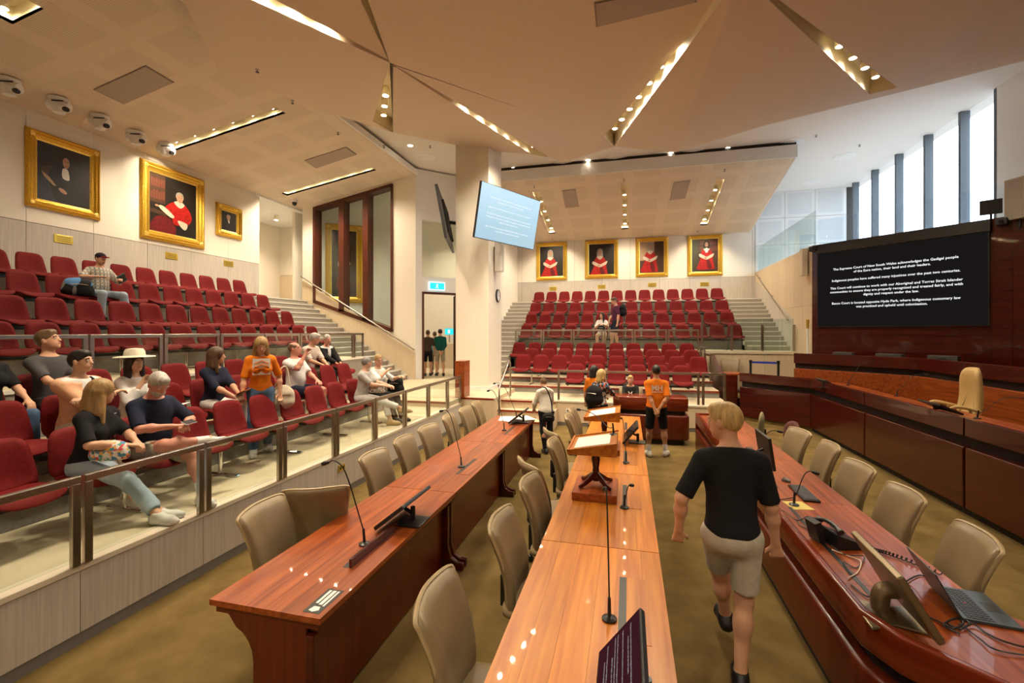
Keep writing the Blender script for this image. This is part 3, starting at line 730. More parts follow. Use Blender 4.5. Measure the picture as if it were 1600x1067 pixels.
for rn, Y, z, xa, xb, n in BROWS:
    a, b = bx_at(xa, Y), bx_at(xb, Y)
    for i in range(n):
        make_seat((a + (b - a) * i / (n - 1), Y - 0.05, z), 0.0, 'red seat, back gallery %s, %s from the left' % (rn, ORD[i + 1]), 'red seats of the back gallery')
    make_beam(((a + b) / 2, Y - 0.05, z), 0.0, b - a + 0.5, n // 2, 'dark steel beam with chrome legs under the back gallery %s' % rn)
def rail(p, q, h, label, glass=True, post=(0.038, 0.055), group='steel rail frames'):
    """a framed balustrade bay from p to q (floor points)"""
    p, q = Vector(p), Vector(q); d = q - p; L = d.length; rz = math.atan2(d.y, d.x)
    t = empty('rail_frame', p, rz, label, 'railing', group)
    for x in (0.0, L - post[1]): MB().box(x, x + post[1], -post[0] / 2, post[0] / 2, 0, h - 0.035).build('post', M_STEEL, t, bevel=0.004)
    MB().box(0, L, -post[0] / 2 - 0.004, post[0] / 2 + 0.004, h - 0.035, h + 0.02).build('top_rail', M_STEEL, t, bevel=0.006)
    if glass: MB().box(post[1], L - post[1], -0.005, 0.005, 0.04, h - 0.035).build('pane', M_GLASS, t)
    return t
for k in range(9):
    y0 = 1.49 + 1.02 * k; y1 = y0 + 1.02 if k < 8 else 10.5
    rail((-3.97, y0 + 0.012, 0.605), (-3.97, y1 - 0.012, 0.605), 0.65, 'glazed steel rail bay on the left gallery ledge, %s from the near end' % ORD[k + 1])
for k in range(7):
    y0 = 3.63 + 1.053 * k; y1 = y0 + 1.053
    rail((-7.28, y0 + 0.012, 1.64), (-7.28, y1 - 0.012, 1.64), 0.65, 'steel rail bay across the middle of the left gallery, %s from near end' % ORD[k + 1])
rail((-7.28, 11.03, 1.64), (-7.28, 11.48, 1.64), 0.65, 'short steel rail bay ending at the left gallery stairs')
rail((-1.72, 11.42, 0.625), (1.63, 11.42, 0.625), 0.74, 'long single steel rail in front of the back gallery', glass=False)
rail((1.68, 11.42, 0.625), (2.2, 11.42, 0.625), 0.74, 'short steel rail at the right corner of the back gallery', glass=False)
rail((2.24, 13.72, 0.95), (2.24, 14.6, 0.95), 0.74, 'steel side rail at the right end of the third row', glass=False)
rail((2.24, 14.68, 1.12), (2.24, 15.55, 1.12), 0.74, 'steel side rail just below the upper glass screen', glass=False)
bp = [bx_at(x, 15.65) for x in (804, 847.5, 894.5, 943, 990, 1043, 1093)]
for k in range(6):
    rail((bp[k] + 0.012, 15.66, 1.74), (bp[k + 1] - 0.012, 15.66, 1.74), 0.66, 'steel rail bay across the back gallery, %s from the left' % ORD[k + 1])
gs = empty('glass_screen', (2.3, 15.66, 1.74), 0, 'frameless glass balustrade with stub posts before the right-hand stairs', 'glass screen')
for k in range(3): MB().box(0.88 * k + 0.02, 0.88 * (k + 1) - 0.02, -0.006, 0.006, 0.0, 1.0).build('pane', M_GLASSG, gs)
for k in range(4): MB().box(0.88 * k - 0.035, 0.88 * k + 0.035, -0.02, 0.02, 0, 0.82 if k else 0.9).build('post', M_STEEL, gs)
gs2 = empty('glass_screen', (XR + 0.1, 14.45, ZP), R90, 'glass balustrade on top of the panelled right wall', 'glass screen')
for k in range(8): MB().box(0.73 * k + 0.006, 0.73 * (k + 1) - 0.006, -0.006, 0.006, 0.0, 1.0).build('pane', M_GLASSG, gs2)
gs3 = empty('glass_screen', (0, 0, 0), 0, 'glass balustrade above the big screen, in front of the windows', 'glass screen')
for k in range(4): MB().box(1.08 * k + 0.01, 1.08 * (k + 1) - 0.01, 0.05, 0.062, ZP, ZP + 0.68, JW).build('pane', M_GLASSB, gs3)
# handrails
def handrail(pts, r, label, wall_off=None, posts=()):
    t = empty('handrail', pts[0], 0, label, 'handrail'); o = Vector(pts[0])
    MB().tube([Vector(p) - o for p in pts], r, 10).build('rail', M_STEEL, t, smooth=True)
    for a, b in posts: MB().cyl(Vector(a) - o, Vector(b) - o, 0.014, 0.014, 8).build('bracket', M_STEEL, t)
    return t
a = rp(470, 432, V(0, YG - 0.09, 0), V(1, YG - 0.09, 0), V(0, YG - 0.09, 1)); b = rp(648, 546, V(0, YG - 0.09, 0), V(1, YG - 0.09, 0), V(0, YG - 0.09, 1))
handrail([a, b], 0.025, 'long sloping steel handrail on the glazed wall by the left stairs', posts=[(a.lerp(b, f), a.lerp(b, f) + V(0, 0.09, -0.03)) for f in (0.04, 0.28, 0.52, 0.76, 0.97)])
pl = (V(XR - 0.09, 0, 0), V(XR - 0.09, 1, 0), V(XR - 0.09, 0, 1)); a = rp(1182, 430, *pl); b = rp(1231, 500, *pl)
handrail([a, b], 0.022, 'sloping steel handrail on the right wall of the back gallery', posts=[(a.lerp(b, f), a.lerp(b, f) + V(0.09, 0, -0.03)) for f in (0.06, 0.5, 0.94)])
handrail([(-3.05, 10.7, 0.2), (-3.05, 10.7, 0.92), (-3.05, 10.78, 1.0), (-3.05, 11.7, 1.58), (-3.05, 11.8, 1.5), (-3.05, 11.8, 0.62)], 0.022, 'bent steel tube handrail at the entrance steps by the column')
handrail([(-3.6, 1.6, 0.62), (-3.66, 1.78, 0.66)], 0.028, 'end of a round steel rail at the lower left corner')
t = empty('end_post', (-4.02, 10.55, 0.72), 0, 'reddish wooden end post beside the column base', 'post')
MB().box(-0.12, 0.12, 0, 0.42, 0, 0.88).build('post', M_TABLE, t, bevel=0.01); MB().box(-0.125, 0.125, -0.005, 0.425, 0.88, 0.9).build('cap', M_TABLE, t)
# ================================================================== COURT FURNITURE
def planks(parent, x0, x1, y0, y1, z0, z1, n, m):
    ws = [random.uniform(0.8, 1.2) for _ in range(n)]; s = sum(ws); x = x0
    for w in ws:
        xx = x + (x1 - x0) * w / s
        MB().box(x + 0.0006, xx - 0.0006, y0, y1, z0, z1).build('plank', m, parent); x = xx
def bar_table(name, X0, X1, Y0, Y1, m, label, panel_x, slot_x, slot_y, flap_open=False, end_near=False):
    t = empty(name, ((X0 + X1) / 2, (Y0 + Y1) / 2, 0), 0, label, 'table', 'long court tables'); ox, oy = t.location.x, t.location.y
    a, b, c, d = X0 - ox, X1 - ox, Y0 - oy + 0.004, Y1 - oy - 0.004
    top = empty('tabletop', (0, 0, 0)); top.parent = t
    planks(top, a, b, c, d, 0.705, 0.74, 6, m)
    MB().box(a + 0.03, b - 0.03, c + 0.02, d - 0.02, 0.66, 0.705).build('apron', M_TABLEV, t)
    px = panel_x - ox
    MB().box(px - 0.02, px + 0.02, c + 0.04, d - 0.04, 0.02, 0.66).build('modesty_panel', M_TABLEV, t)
    # T shaped support with concave bracket and a boot foot, at both ends
    for yy in (c + 0.02, d - 0.06):
        prof = [(px + 0.02, 0.66), (px - 0.52, 0.66)] + [(px - 0.52 + 0.18 * math.sin(q), 0.60 - 0.20 * (1 - math.cos(q))) for q in [i * R90 / 5 for i in range(1, 6)]] + [(px - 0.34, 0.0), (px + 0.02, 0.0)]
        M = Matrix.Translation((0, yy + 0.04, 0)) @ Matrix.Rotation(R90, 4, 'X')
        MB().prism(prof, 0, 0.04, M).build('end_support', M_TABLEV, t)
        foot = [(px + 0.02, 0.62), (px + 0.075, 0.62), (px + 0.075, 0.22), (px + 0.10, 0.12), (px + 0.17, 0.075), (px + 0.23, 0.07), (px + 0.23, 0.0), (px + 0.02, 0.0)]
        MB().prism(foot, -0.005, 0.045, M).build('foot', M_CHERRY, t, bevel=0.006)
    sx, sy = slot_x - ox, slot_y - oy
    MB().box(sx - 0.022, sx + 0.022, sy - 0.32, sy + 0.32, 0.738, 0.7412).build('cable_slot', M_BLACKP, t)
    if flap_open: MB().box(sx + 0.03, sx + 0.05, sy - 0.32, sy + 0.32, 0.74, 0.80).build('flap', M_CHERRY, t)
    else: MB().box(sx + 0.03, sx + 0.15, sy - 0.32, sy + 0.32, 0.7395, 0.7425).build('flap', m, t)
    return t
LT = [2.2, 4.27, 6.33, 8.4]
for k in range(3):
    t = bar_table('court_table', -2.44, -1.67, LT[k], LT[k + 1], M_TABLE, 'long reddish table section below the left gallery, %s' % ('nearest the camera', 'middle of three', 'farthest, beside the person in a pale hoodie')[k], -1.80, -1.87, [3.05, 5.15, 7.2][k], flap_open=(k == 0))
CT = [1.63, 3.47, 5.3, 7.15, 8.95]
for k in range(4):
    bar_table('court_table', -0.64, 0.22, CT[k], CT[k + 1], M_TABLEO, 'orange-brown table section in the centre row, %s' % ('nearest the camera', 'carrying the near lectern base', 'carrying the far lectern', 'farthest from the camera')[k], 0.02, -0.03, [2.75, 4.6, 6.0, 8.0][k])
# decals on the near corner of the left table
t = empty('sticker', (-1.76, 2.36, 0.7405), 0, 'small black and white sticker on the near table corner', 'sticker')
MB().box(-0.055, 0.055, -0.12, 0.12, 0, 0.001).build('base', M_BLACKP, t)
M_SW = mat('sticker_white', (0.8, 0.8, 0.78), 0.5)
for k, (x0, x1, y0) in enumerate(((-0.035, -0.018, -0.03), (-0.008, 0.014, -0.04), (0.024, 0.036, -0.05))): MB().box(x0, x1, y0, 0.105, 0.001, 0.0016).build('printed_line', M_SW, t)
MB().prism([(-0.03, -0.10), (0.0, -0.11), (0.03, -0.09), (0.02, -0.06), (-0.02, -0.06)], 0.001, 0.0016).build('printed_emblem', M_SW, t)
# ---- leather chairs
def office_chair_proto():
    t = empty('office_chair', (0, 0, 0), 0)
    def bb(P):
        z = P.z; y = P.y + 0.13 * (z / 0.55) ** 1.6 - 0.02 * math.sin(math.pi * z / 0.55)
        return Vector((P.x, y, z))
    me = cushion('backrest', 0.46, 0.52, 0.56, 0.08, 12, 12, curve=-0.05, bend=bb, p=14, edge=0.9); me.materials.append(M_TAN)
    o = link_mesh('backrest', me, None, t); o.location = (0, 0.22, 0.46)
    # stitched edge band
    ring = []
    for i in range(33):
        a = -1 + 2 * i / 32
        pass
    pts = [(-0.2, 0.02), (-0.235, 0.3), (-0.262, 0.50), (-0.24, 0.555), (0, 0.563), (0.24, 0.555), (0.262, 0.50), (0.235, 0.3), (0.2, 0.02)]
    pl = [bb(Vector((x, -0.05 * (x / 0.26) ** 2 + 0.0, z))) + V(0, 0.005, 0) for x, z in pts]
    p = MB().tube(bezier(pl, 40), 0.012, 6).build('piping', M_TANE, o, smooth=True)
    def sp(P):
        d = P.z; return Vector((P.x, -d, -P.y - 0.03 * max(0, (d - 0.36) / 0.12) ** 2))
    me = cushion('seat_cushion', 0.50, 0.52, 0.49, 0.085, 10, 10, bend=sp, p=6, edge=0.7); me.materials.append(M_TAN)
    o = link_mesh('seat_cushion', me, None, t); o.location = (0, 0.25, 0.47)
    MB().cyl((0, 0, 0.10), (0, 0, 0.43), 0.03, 0.028, 12).build('gas_lift', M_BLACKP, t, smooth=True)
    MB().box(-0.03, 0.03, 0.1, 0.28, 0.40, 0.44).box(-0.03, 0.03, 0.26, 0.30, 0.40, 0.62).build('back_bracket', M_BLACKP, t)
    base = MB()
    for k in range(5):
        a = 2 * math.pi * k / 5 + 0.3; c, s = math.cos(a), math.sin(a)
        MB().tube([(0, 0, 0.13), (0.15 * c, 0.15 * s, 0.12), (0.27 * c, 0.27 * s, 0.075)], [0.024, 0.02, 0.014], 8).build('base_arm', M_CHROME, t, smooth=True)
        MB().cyl((0.275 * c - 0.02 * s, 0.275 * s + 0.02 * c, 0.031), (0.275 * c + 0.02 * s, 0.275 * s - 0.02 * c, 0.031), 0.03, 0.03, 12).cyl((0.27 * c, 0.27 * s, 0.05), (0.27 * c, 0.27 * s, 0.08), 0.01, 0.01, 6).build('caster', M_BLACKP, t)
    return t
OC = office_chair_proto(); first = [True]
def chair(x, y, heading, label, z=0.0):
    """heading: compass of where the sitter faces, degrees from +X"""
    t = OC if first[0] else copy_tree(OC); first[0] = False
    t.location = (x, y, z); t.rotation_euler = (0, 0, math.radians(heading) + R90)
    return tag(t, label, 'chair', 'tan leather office chairs')
for k, (x, y, h) in enumerate(((-2.42, 2.95, 8), (-2.72, 3.62, 118), (-2.40, 4.45, 0), (-2.42, 5.2, 4), (-2.42, 5.88, -4), (-2.45, 6.75, 6), (-2.44, 7.45, 0), (-2.46, 8.14, 6))):
    chair(x, y, h, 'tan leather chair along the left table, %s' % ('nearest the camera', 'second and turned away from the table', 'third', 'fourth', 'fifth', 'sixth', 'seventh', 'eighth and farthest')[k])
for k, (x, y, h) in enumerate(((-0.66, 2.2, 4), (-0.58, 3.15, 0), (-0.56, 4.0, -3), (-0.74, 4.72, 35), (-0.58, 5.5, 0), (-0.74, 6.2, 30), (-0.60, 7.2, 0), (-0.62, 7.85, 0))):
    chair(x, y, h, 'tan leather chair along the centre table, %s' % ('nearest, with its seat showing', 'second', 'third', 'fourth and turned', 'fifth', 'sixth', 'seventh', 'eighth and farthest')[k])
for k, (x, y, h) in enumerate(((2.62, 3.02, 205), (1.93, 3.7, 172), (1.95, 4.5, 180), (1.95, 5.26, 184), (2.02, 6.15, 178), (1.95, 6.85, 190))):
    chair(x, y, h, 'tan leather chair behind the right-hand table, %s' % ('cut off by the right picture edge', 'facing the open laptop', 'beside the telephone', 'third counting away from laptop', 'fourth counting away from laptop', 'fifth counting away from laptop')[k])
def round_chair(x, y, h, m, label):
    t = empty('task_chair', (x, y, 0), math.radians(h) + R90, label, 'chair')
    me = cushion('backrest', 0.46, 0.44, 0.46, 0.07, 8, 8, curve=-0.05, p=2.4); me.materials.append(m); o = link_mesh('backrest', me, None, t); o.location = (0, 0.22, 0.52)
    me = cushion('seat', 0.46, 0.48, 0.46, 0.08, 8, 8, bend=lambda P: Vector((P.x, -P.z, -P.y)), p=3); me.materials.append(m); o = link_mesh('seat', me, None, t); o.location = (0, 0.24, 0.46)
    MB().cyl((0, 0, 0.08), (0, 0, 0.43), 0.03).build('gas_lift', M_BLACKP, t); MB().box(-0.03, 0.03, 0.05, 0.27, 0.40, 0.43).box(-0.03, 0.03, 0.24, 0.28, 0.40, 0.7).build('back_bracket', M_BLACKP, t)
    for k in range(5):
        a = 2 * math.pi * k / 5; MB().tube([(0, 0, 0.10), (0.27 * math.cos(a), 0.27 * math.sin(a), 0.05)], [0.024, 0.014], 6).cyl((0.27 * math.cos(a), 0.27 * math.sin(a), 0.0), (0.27 * math.cos(a), 0.27 * math.sin(a), 0.06), 0.024, 0.024, 8).build('base_arm', M_BLACKP, t)
    return t
M_MAROON = noise_mat('maroon_fabric', (0.085, 0.025, 0.02), (0.12, 0.04, 0.032), (1, 1, 1), 30, 3, 0.85, 0.2, 300)
M_OLIVE = noise_mat('olive_fabric', (0.20, 0.18, 0.09), (0.26, 0.23, 0.12), (1, 1, 1), 30, 3, 0.85, 0.2, 300)
round_chair(2.25, 7.75, 190, M_MAROON, 'rounded dark maroon task chair behind the right-hand table'); round_chair(2.0, 8.6, 165, M_OLIVE, 'rounded olive task chair at the far end of the right-hand table')
# ---- right-hand clerks' table, long run with a 45 degree return towards the camera's right
def offset_poly(base, d):
    return base
RT = empty('clerk_table', (1.6, 6.0, 0), 0, 'long dark red clerks table with rounded ledge on the right', 'table')
def rtm(poly, z0, z1, name, m, bevel=0.0, seg=2): return MB().prism([(x - 1.6, y - 6.0) for x, y in poly], z0, z1).build(name, m, RT, bevel=bevel, seg=seg, smooth=bevel > 0.01)
def run(o, inn):
    """plan of the table front band: outer offset o, inner offset inn from the ledge line"""
    def line(k): return [(1.25 + k, 9.3 - max(0, k)), (1.25 + k, 2.82 + 0.414 * k), (1.25 + k + 2.6, 2.82 + 0.414 * k - 2.6)]
    a, b = line(o), line(inn); return a + b[::-1]
def chain(o, c=0.12):
    x = 1.25 + o; y = 2.82 + 0.414 * o
    return [(x, 9.3), (x, y + c), (x + 0.3 * c, y + 0.25 * c), (x + 0.75 * c, y - 0.75 * c), (x + 2.6, y - 2.6)]
def band(o, inn): return chain(o) + chain(inn)[::-1]
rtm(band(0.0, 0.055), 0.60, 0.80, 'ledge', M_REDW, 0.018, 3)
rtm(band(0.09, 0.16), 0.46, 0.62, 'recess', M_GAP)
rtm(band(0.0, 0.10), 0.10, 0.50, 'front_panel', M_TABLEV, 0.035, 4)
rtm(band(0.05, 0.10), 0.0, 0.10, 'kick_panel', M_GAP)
MB().box(1.25 - 1.6, 2.0 - 1.6, 9.25 - 6, 9.3 - 6, 0.1, 0.8).build('end_panel', M_REDW, RT, bevel=0.01)
tp = empty('tabletop'); tp.parent = RT
for k in range(4):
    for j in range(4):
        y0 = 3.3 + 1.49 * k; x0 = 1.30 + 0.175 * j
        MB().box(x0 + 0.0006 - 1.6, x0 + 0.1744 - 1.6, y0 - 6 + 0.001, y0 + 1.488 - 6, 0.725, 0.765).build('plank', M_TABLE, tp)
mb = MB().prism([(1.30 - 1.6, 3.299 - 6), (1.30 - 1.6, 2.86 - 6), (3.83 - 1.6, 0.33 - 6), (4.35 - 1.6, 0.85 - 6), (2.0 - 1.6, 3.2 - 6), (2.0 - 1.6, 3.299 - 6)], 0.725, 0.765); mb.build('corner_top', M_TABLE, tp)
for yy in (4.0, 6.0, 8.0): MB().box(1.35 - 1.6, 1.95 - 1.6, yy - 6, yy - 5.96, 0.0, 0.725).build('support', M_TABLEV, RT)
MB().box(1.40 - 1.6, 1.43 - 1.6, 3.0 - 6, 4.6 - 6, 0.764, 0.768).build('cable_slot', M_BLACKP, RT)
# ---- judges' bench: parallel run and 45 degree wing
JP = [(2.98, 13.25), (4.23, 12.1), (4.23, -2), (8.2, -2), (8.2, 11.2), (XR, 14.4), (XR, 15.56), (2.98, 15.56)]
o = MB().prism(JP, 0, 0.5).build('floor_dais', M_CARPET); o['kind'] = 'structure'
JB = empty('judges_bench', (4.15, 8, 0), 0, 'long dark cherry judges bench with angled far wing', 'bench')
def jchain(o): return [(2.89 + 0.707 * o, 13.3 + 0.2 * o), (4.15 + o, 12.08 + 0.414 * o), (4.15 + o, 2.0)]
def jb(o, i, z0, z1, name, m, bevel=0.0):
    c0, c1 = jchain(o), jchain(i)
    for k in range(2):
        poly = [c0[k], c0[k + 1], c1[k + 1], c1[k]]
        n = max(1, round((Vector(c0[k]) - Vector(c0[k + 1])).length / 2.6)) if name in ('front_panel', 'ledge_panel') else 1
        for j in range(n):
            L = lambda a, b, f: (a[0] + (b[0] - a[0]) * f, a[1] + (b[1] - a[1]) * f)
            g = 0.0012 if n > 1 else 0
            q = [L(c0[k], c0[k + 1], j / n + g), L(c0[k], c0[k + 1], (j + 1) / n - g), L(c1[k], c1[k + 1], (j + 1) / n - g), L(c1[k], c1[k + 1], j / n + g)]
            MB().prism([(x - 4.15, y - 8) for x, y in q], z0, z1).build(name, m, JB, bevel=bevel, seg=3)
jb(0.0, 0.06, 1.02, 1.25, 'ledge_panel', M_CHERRY, 0.006)
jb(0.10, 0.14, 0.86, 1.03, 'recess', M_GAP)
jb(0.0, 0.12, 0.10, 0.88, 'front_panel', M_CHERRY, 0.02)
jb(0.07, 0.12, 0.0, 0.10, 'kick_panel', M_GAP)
jb(0.055, 0.85, 1.08, 1.12, 'desktop', M_TABLE)
# rear bench against the screen wall
RB = empty('rear_bench', (6.2, 11.8, 0.5), 0, 'higher cherry bench running below the big screen', 'bench')
def rchain(o): return [(4.25 + 0.6 * o, 13.5 + 0.8 * o), (6.1 + o, 11.75 + 0.414 * o), (6.1 + o, 4.0)]
def rb(o, i, z0, z1, name, m, bevel=0.0):
    c0, c1 = rchain(o), rchain(i)
    for k in range(2): MB().prism([(x - 6.2, y - 11.8) for x, y in (c0[k], c0[k + 1], c1[k + 1], c1[k])], z0 - 0.5, z1 - 0.5).build(name, m, RB, bevel=bevel, seg=3)
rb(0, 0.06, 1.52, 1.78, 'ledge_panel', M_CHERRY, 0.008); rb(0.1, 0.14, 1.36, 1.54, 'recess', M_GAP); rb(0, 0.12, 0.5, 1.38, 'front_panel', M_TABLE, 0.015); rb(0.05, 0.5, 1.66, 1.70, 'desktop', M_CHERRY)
# judge's high-backed chair
t = empty('judge_chair', (5.08, 8.85, 0.5), math.radians(176) + R90, 'high-backed pale tan leather chair behind the judges bench', 'chair')
M_TANJ = noise_mat('pale_tan_leather', (0.52, 0.37, 0.15), (0.60, 0.43, 0.19), (1, 1, 1), 5, 3, 0.35, 0.05, 200)
def hb(P): z = P.z; return Vector((P.x, P.y + 0.10 * (z / 0.8) ** 2 + 0.05 * math.sin(z * 5), z))
me = cushion('backrest', 0.56, 0.42, 0.84, 0.11, 12, 14, curve=-0.06, bend=hb, p=4, edge=0.7); me.materials.append(M_TANJ); o = link_mesh('backrest', me, None, t); o.location = (0, 0.2, 0.44)
for s in (-1, 1): MB().tube(bezier([hb(V(s * 0.17, -0.075, 0.1)), hb(V(s * 0.10, -0.06, 0.35)), hb(V(s * 0.12, -0.055, 0.5)), hb(V(s * 0.2, -0.07, 0.56))], 18), 0.008, 6).build('seam', M_TANE, o, smooth=True)
me = cushion('seat', 0.54, 0.56, 0.5, 0.1, 8, 8, bend=lambda P: Vector((P.x, -P.z, -P.y)), p=5); me.materials.append(M_TANJ); q = link_mesh('seat', me, None, t); q.location = (0, 0.25, 0.46)
for s in (-1, 1): MB().tube(bezier([(s * 0.29, 0.18, 0.62), (s * 0.31, -0.1, 0.68), (s * 0.29, -0.22, 0.62)], 12), 0.025, 8).cyl((s * 0.29, 0.1, 0.45), (s * 0.3, 0.05, 0.66), 0.018).build('armrest', M_TANJ, t, smooth=True)
MB().cyl((0, 0, 0.05), (0, 0, 0.42), 0.03).build('gas_lift', M_BLACKP, t)
for k in range(5):
    a = 2 * math.pi * k / 5; MB().tube([(0, 0, 0.09), (0.3 * math.cos(a), 0.3 * math.sin(a), 0.04)], [0.025, 0.02], 6).cyl((0.3 * math.cos(a), 0.3 * math.sin(a), 0.0), (0.3 * math.cos(a), 0.3 * math.sin(a), 0.05), 0.025, 0.025, 8).build('base_arm', M_CHROME, t)
# ---- associate's desk in front of the back gallery
AD = empty('reception_desk', (0.45, 10.22, 0), 0, 'rounded dark red desk between the centre tables and back gallery', 'desk')
def rrect(w, d, r, n=5):
    out = []
    for cx, cy, a0 in ((w / 2 - r, d / 2 - r, 0), (-w / 2 + r, d / 2 - r, 90), (-w / 2 + r, -d / 2 + r, 180), (w / 2 - r, -d / 2 + r, 270)):
        for k in range(n + 1): a = math.radians(a0 + 90 * k / n); out.append((cx + r * math.cos(a), cy + r * math.sin(a)))
    return out
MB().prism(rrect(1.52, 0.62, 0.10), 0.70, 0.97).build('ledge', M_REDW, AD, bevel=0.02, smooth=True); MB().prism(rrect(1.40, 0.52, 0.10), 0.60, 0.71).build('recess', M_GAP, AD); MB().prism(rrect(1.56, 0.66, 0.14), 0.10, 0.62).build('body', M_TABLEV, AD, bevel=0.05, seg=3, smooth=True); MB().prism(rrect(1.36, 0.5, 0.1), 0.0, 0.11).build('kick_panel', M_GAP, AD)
# parapet and small desk at the right end of the back gallery
PD = empty('side_desk', (2.75, 14.55, 0.0), 0, 'sloping dark cherry parapet and ledge at the back gallery corner', 'desk')
MB().add([(-0.2, -1.0, 0.0), (-0.2, 0.95, 0.0), (-0.2, 0.95, 1.62), (-0.2, -0.4, 1.16), (-0.2, -1.0, 1.16), (-0.1, -1.0, 0.0), (-0.1, 0.95, 0.0), (-0.1, 0.95, 1.62), (-0.1, -0.4, 1.16), (-0.1, -1.0, 1.16)],
         [(4, 3, 2, 1, 0), (5, 6, 7, 8, 9), (0, 1, 6, 5), (1, 2, 7, 6), (2, 3, 8, 7), (3, 4, 9, 8), (4, 0, 5, 9)]).build('parapet', M_CHERRY, PD)
MB().box(-0.1, 0.15, -1.0, -0.7, 0, 1.16).build('front_panel', M_CHERRY, PD); MB().box(-0.12, 0.4, -1.0, -0.35, 1.16, 1.2).build('desktop', M_TABLE, PD)
# belt barrier
for k, (x, y) in enumerate(((3.48, 14.62), (4.15, 14.42))):
    t = empty('barrier_post', (x, y, 0.5), 0, 'black belt barrier post, %s of the pair by the glass-topped wall' % ('left', 'right')[k], 'barrier', 'belt barrier posts')
    MB().lathe([(0.17, 0), (0.17, 0.02), (0.03, 0.05)], n=20).build('base', M_BLACKP, t); MB().cyl((0, 0, 0.04), (0, 0, 0.98), 0.032, 0.032, 14).build('pole', M_BLACKP, t, smooth=True); MB().cyl((0, 0, 0.93), (0, 0, 1.02), 0.042, 0.042, 14).build('head', M_BLACKP, t, smooth=True)
    if k == 0:
        a, b = V(0.04, -0.01, 0.955), V(0.63, -0.19, 0.955)
        MB().add([a + V(0, 0, -0.03), b + V(0, 0, -0.03), b + V(0, 0, 0.03), a + V(0, 0, 0.03), a + V(0.001, 0.004, -0.03), b + V(0.001, 0.004, -0.03), b + V(0.001, 0.004, 0.03), a + V(0.001, 0.004, 0.03)], [(0, 1, 2, 3), (7, 6, 5, 4), (0, 4, 5, 1), (3, 2, 6, 7)]).build('belt', mat('blue_belt', (0.01, 0.04, 0.45), 0.6), t)
chair(3.0, 15.12, 250, 'tan leather chair left of the blue belt barrier', z=0.5)
# ---- microphones
def mic(base, head, label, droop=0.10):
    t = empty('microphone', base, 0, label, 'microphone', 'gooseneck microphones')
    d = Vector(head) - Vector(base); dh = Vector((d.x, d.y, 0)); 
    MB().lathe([(0.042, 0), (0.042, 0.008), (0.03, 0.014), (0.012, 0.02)], n=18).build('base', M_DARKM, t, smooth=True)
    MB().cyl((0, 0, 0.01), (0.03 * d.x, 0.03 * d.y, 0.12), 0.011, 0.009, 10).build('socket', M_BLACKP, t, smooth=True)
    pts = [V(0, 0, 0.08), V(d.x * 0.15, d.y * 0.15, d.z * 0.35), V(d.x * 0.42, d.y * 0.42, d.z * 0.75), V(d.x * 0.62, d.y * 0.62, d.z * 0.95), V(d.x * 0.85, d.y * 0.85, d.z * 1.02), d]
    MB().tube(bezier(pts, 30), 0.0048, 6).build('gooseneck', M_BLACKP, t, smooth=True)
    u = (d - pts[-2]).normalized()
    MB().tube([d - u * 0.01, d, d + u * 0.03, d + u * 0.05, d + u * 0.058], [0.007, 0.013, 0.017, 0.014, 0.004], 10).build('capsule', M_BLACKP, t, smooth=True)
TZ = 0.742
mic((-1.93, 3.06, TZ), (-2.2, 3.0, 1.36), 'tall gooseneck microphone beside the near cable slot of left table')
mic((-1.92, 5.1, TZ), (-2.2, 5.2, 1.38), 'gooseneck microphone at the middle of the left table')
mic((-1.95, 7.15, TZ), (-2.25, 7.3, 1.36), 'gooseneck microphone near the far end of the left table')
mic((-2.0, 8.2, TZ), (-2.45, 8.35, 1.36), 'gooseneck microphone beside the papers on the left table')
mic((-0.10, 2.60, TZ), (-0.13, 2.75, 1.42), 'tall upright microphone on the nearest centre table section')
mic((-0.03, 4.28, TZ), (0.02, 4.35, 0.93), 'short bent microphone right of the near lectern base')
mic((-0.02, 5.75, TZ), (-0.08, 6.2, 1.2), 'microphone behind the near lectern on the centre table')
# ---- low reclined monitors on the tables
def monitor(x, y, z, rz, label, w=0.52, h=0.32, tilt=58, lit=None, screen=None):
    """screen faces local -Y, tilted back"""
    t = empty('monitor', (x, y, z), rz, label, 'monitor', 'desk monitors'); M = Matrix.Translation((0, -0.06, 0.035)) @ Matrix.Rotation(math.radians(-tilt), 4, 'X')
    MB().box(-w / 2, w / 2, 0, 0.03, 0, h, M).build('casing', M_BLACKP, t, bevel=0.006)
    MB().box(-w / 2 + 0.012, w / 2 - 0.012, -0.002, 0.0005, 0.014, h - 0.012, M).build('screen', screen or mat('dark_screen', (0.012, 0.012, 0.016), 0.12), t)
    c = M @ V(0, 0.03, h * 0.5)
    MB().tube([c, c + V(0, 0.06, -0.03), V(0, 0.16, 0.10)], 0.016, 8).cyl((0, 0.16, 0.02), (0, 0.16, 0.13), 0.02).build('arm', M_DARKM, t, smooth=True)
    MB().box(-0.11, 0.11, 0.03, 0.27, 0.0, 0.014).build('base_plate', M_DARKM, t, bevel=0.004)
    return t, M
FACEL = -R90     # local -Y  ->  world -X
monitor(-1.92, 3.52, TZ, FACEL, 'black reclined monitor on the nearest left table section', tilt=52)
monitor(-1.95, 7.85, TZ, FACEL, 'black reclined monitor at the far end of the left table', tilt=52)
monitor(-0.02, 6.85, TZ, FACEL, 'black reclined monitor on a stand behind the far lectern', tilt=40)
t, M = monitor(-0.08, 2.02, TZ, FACEL, 'monitor showing lines of pale text at the bottom edge', w=0.5, tilt=38, screen=emission('maroon_screen', (0.030, 0.007, 0.010), 1.0))
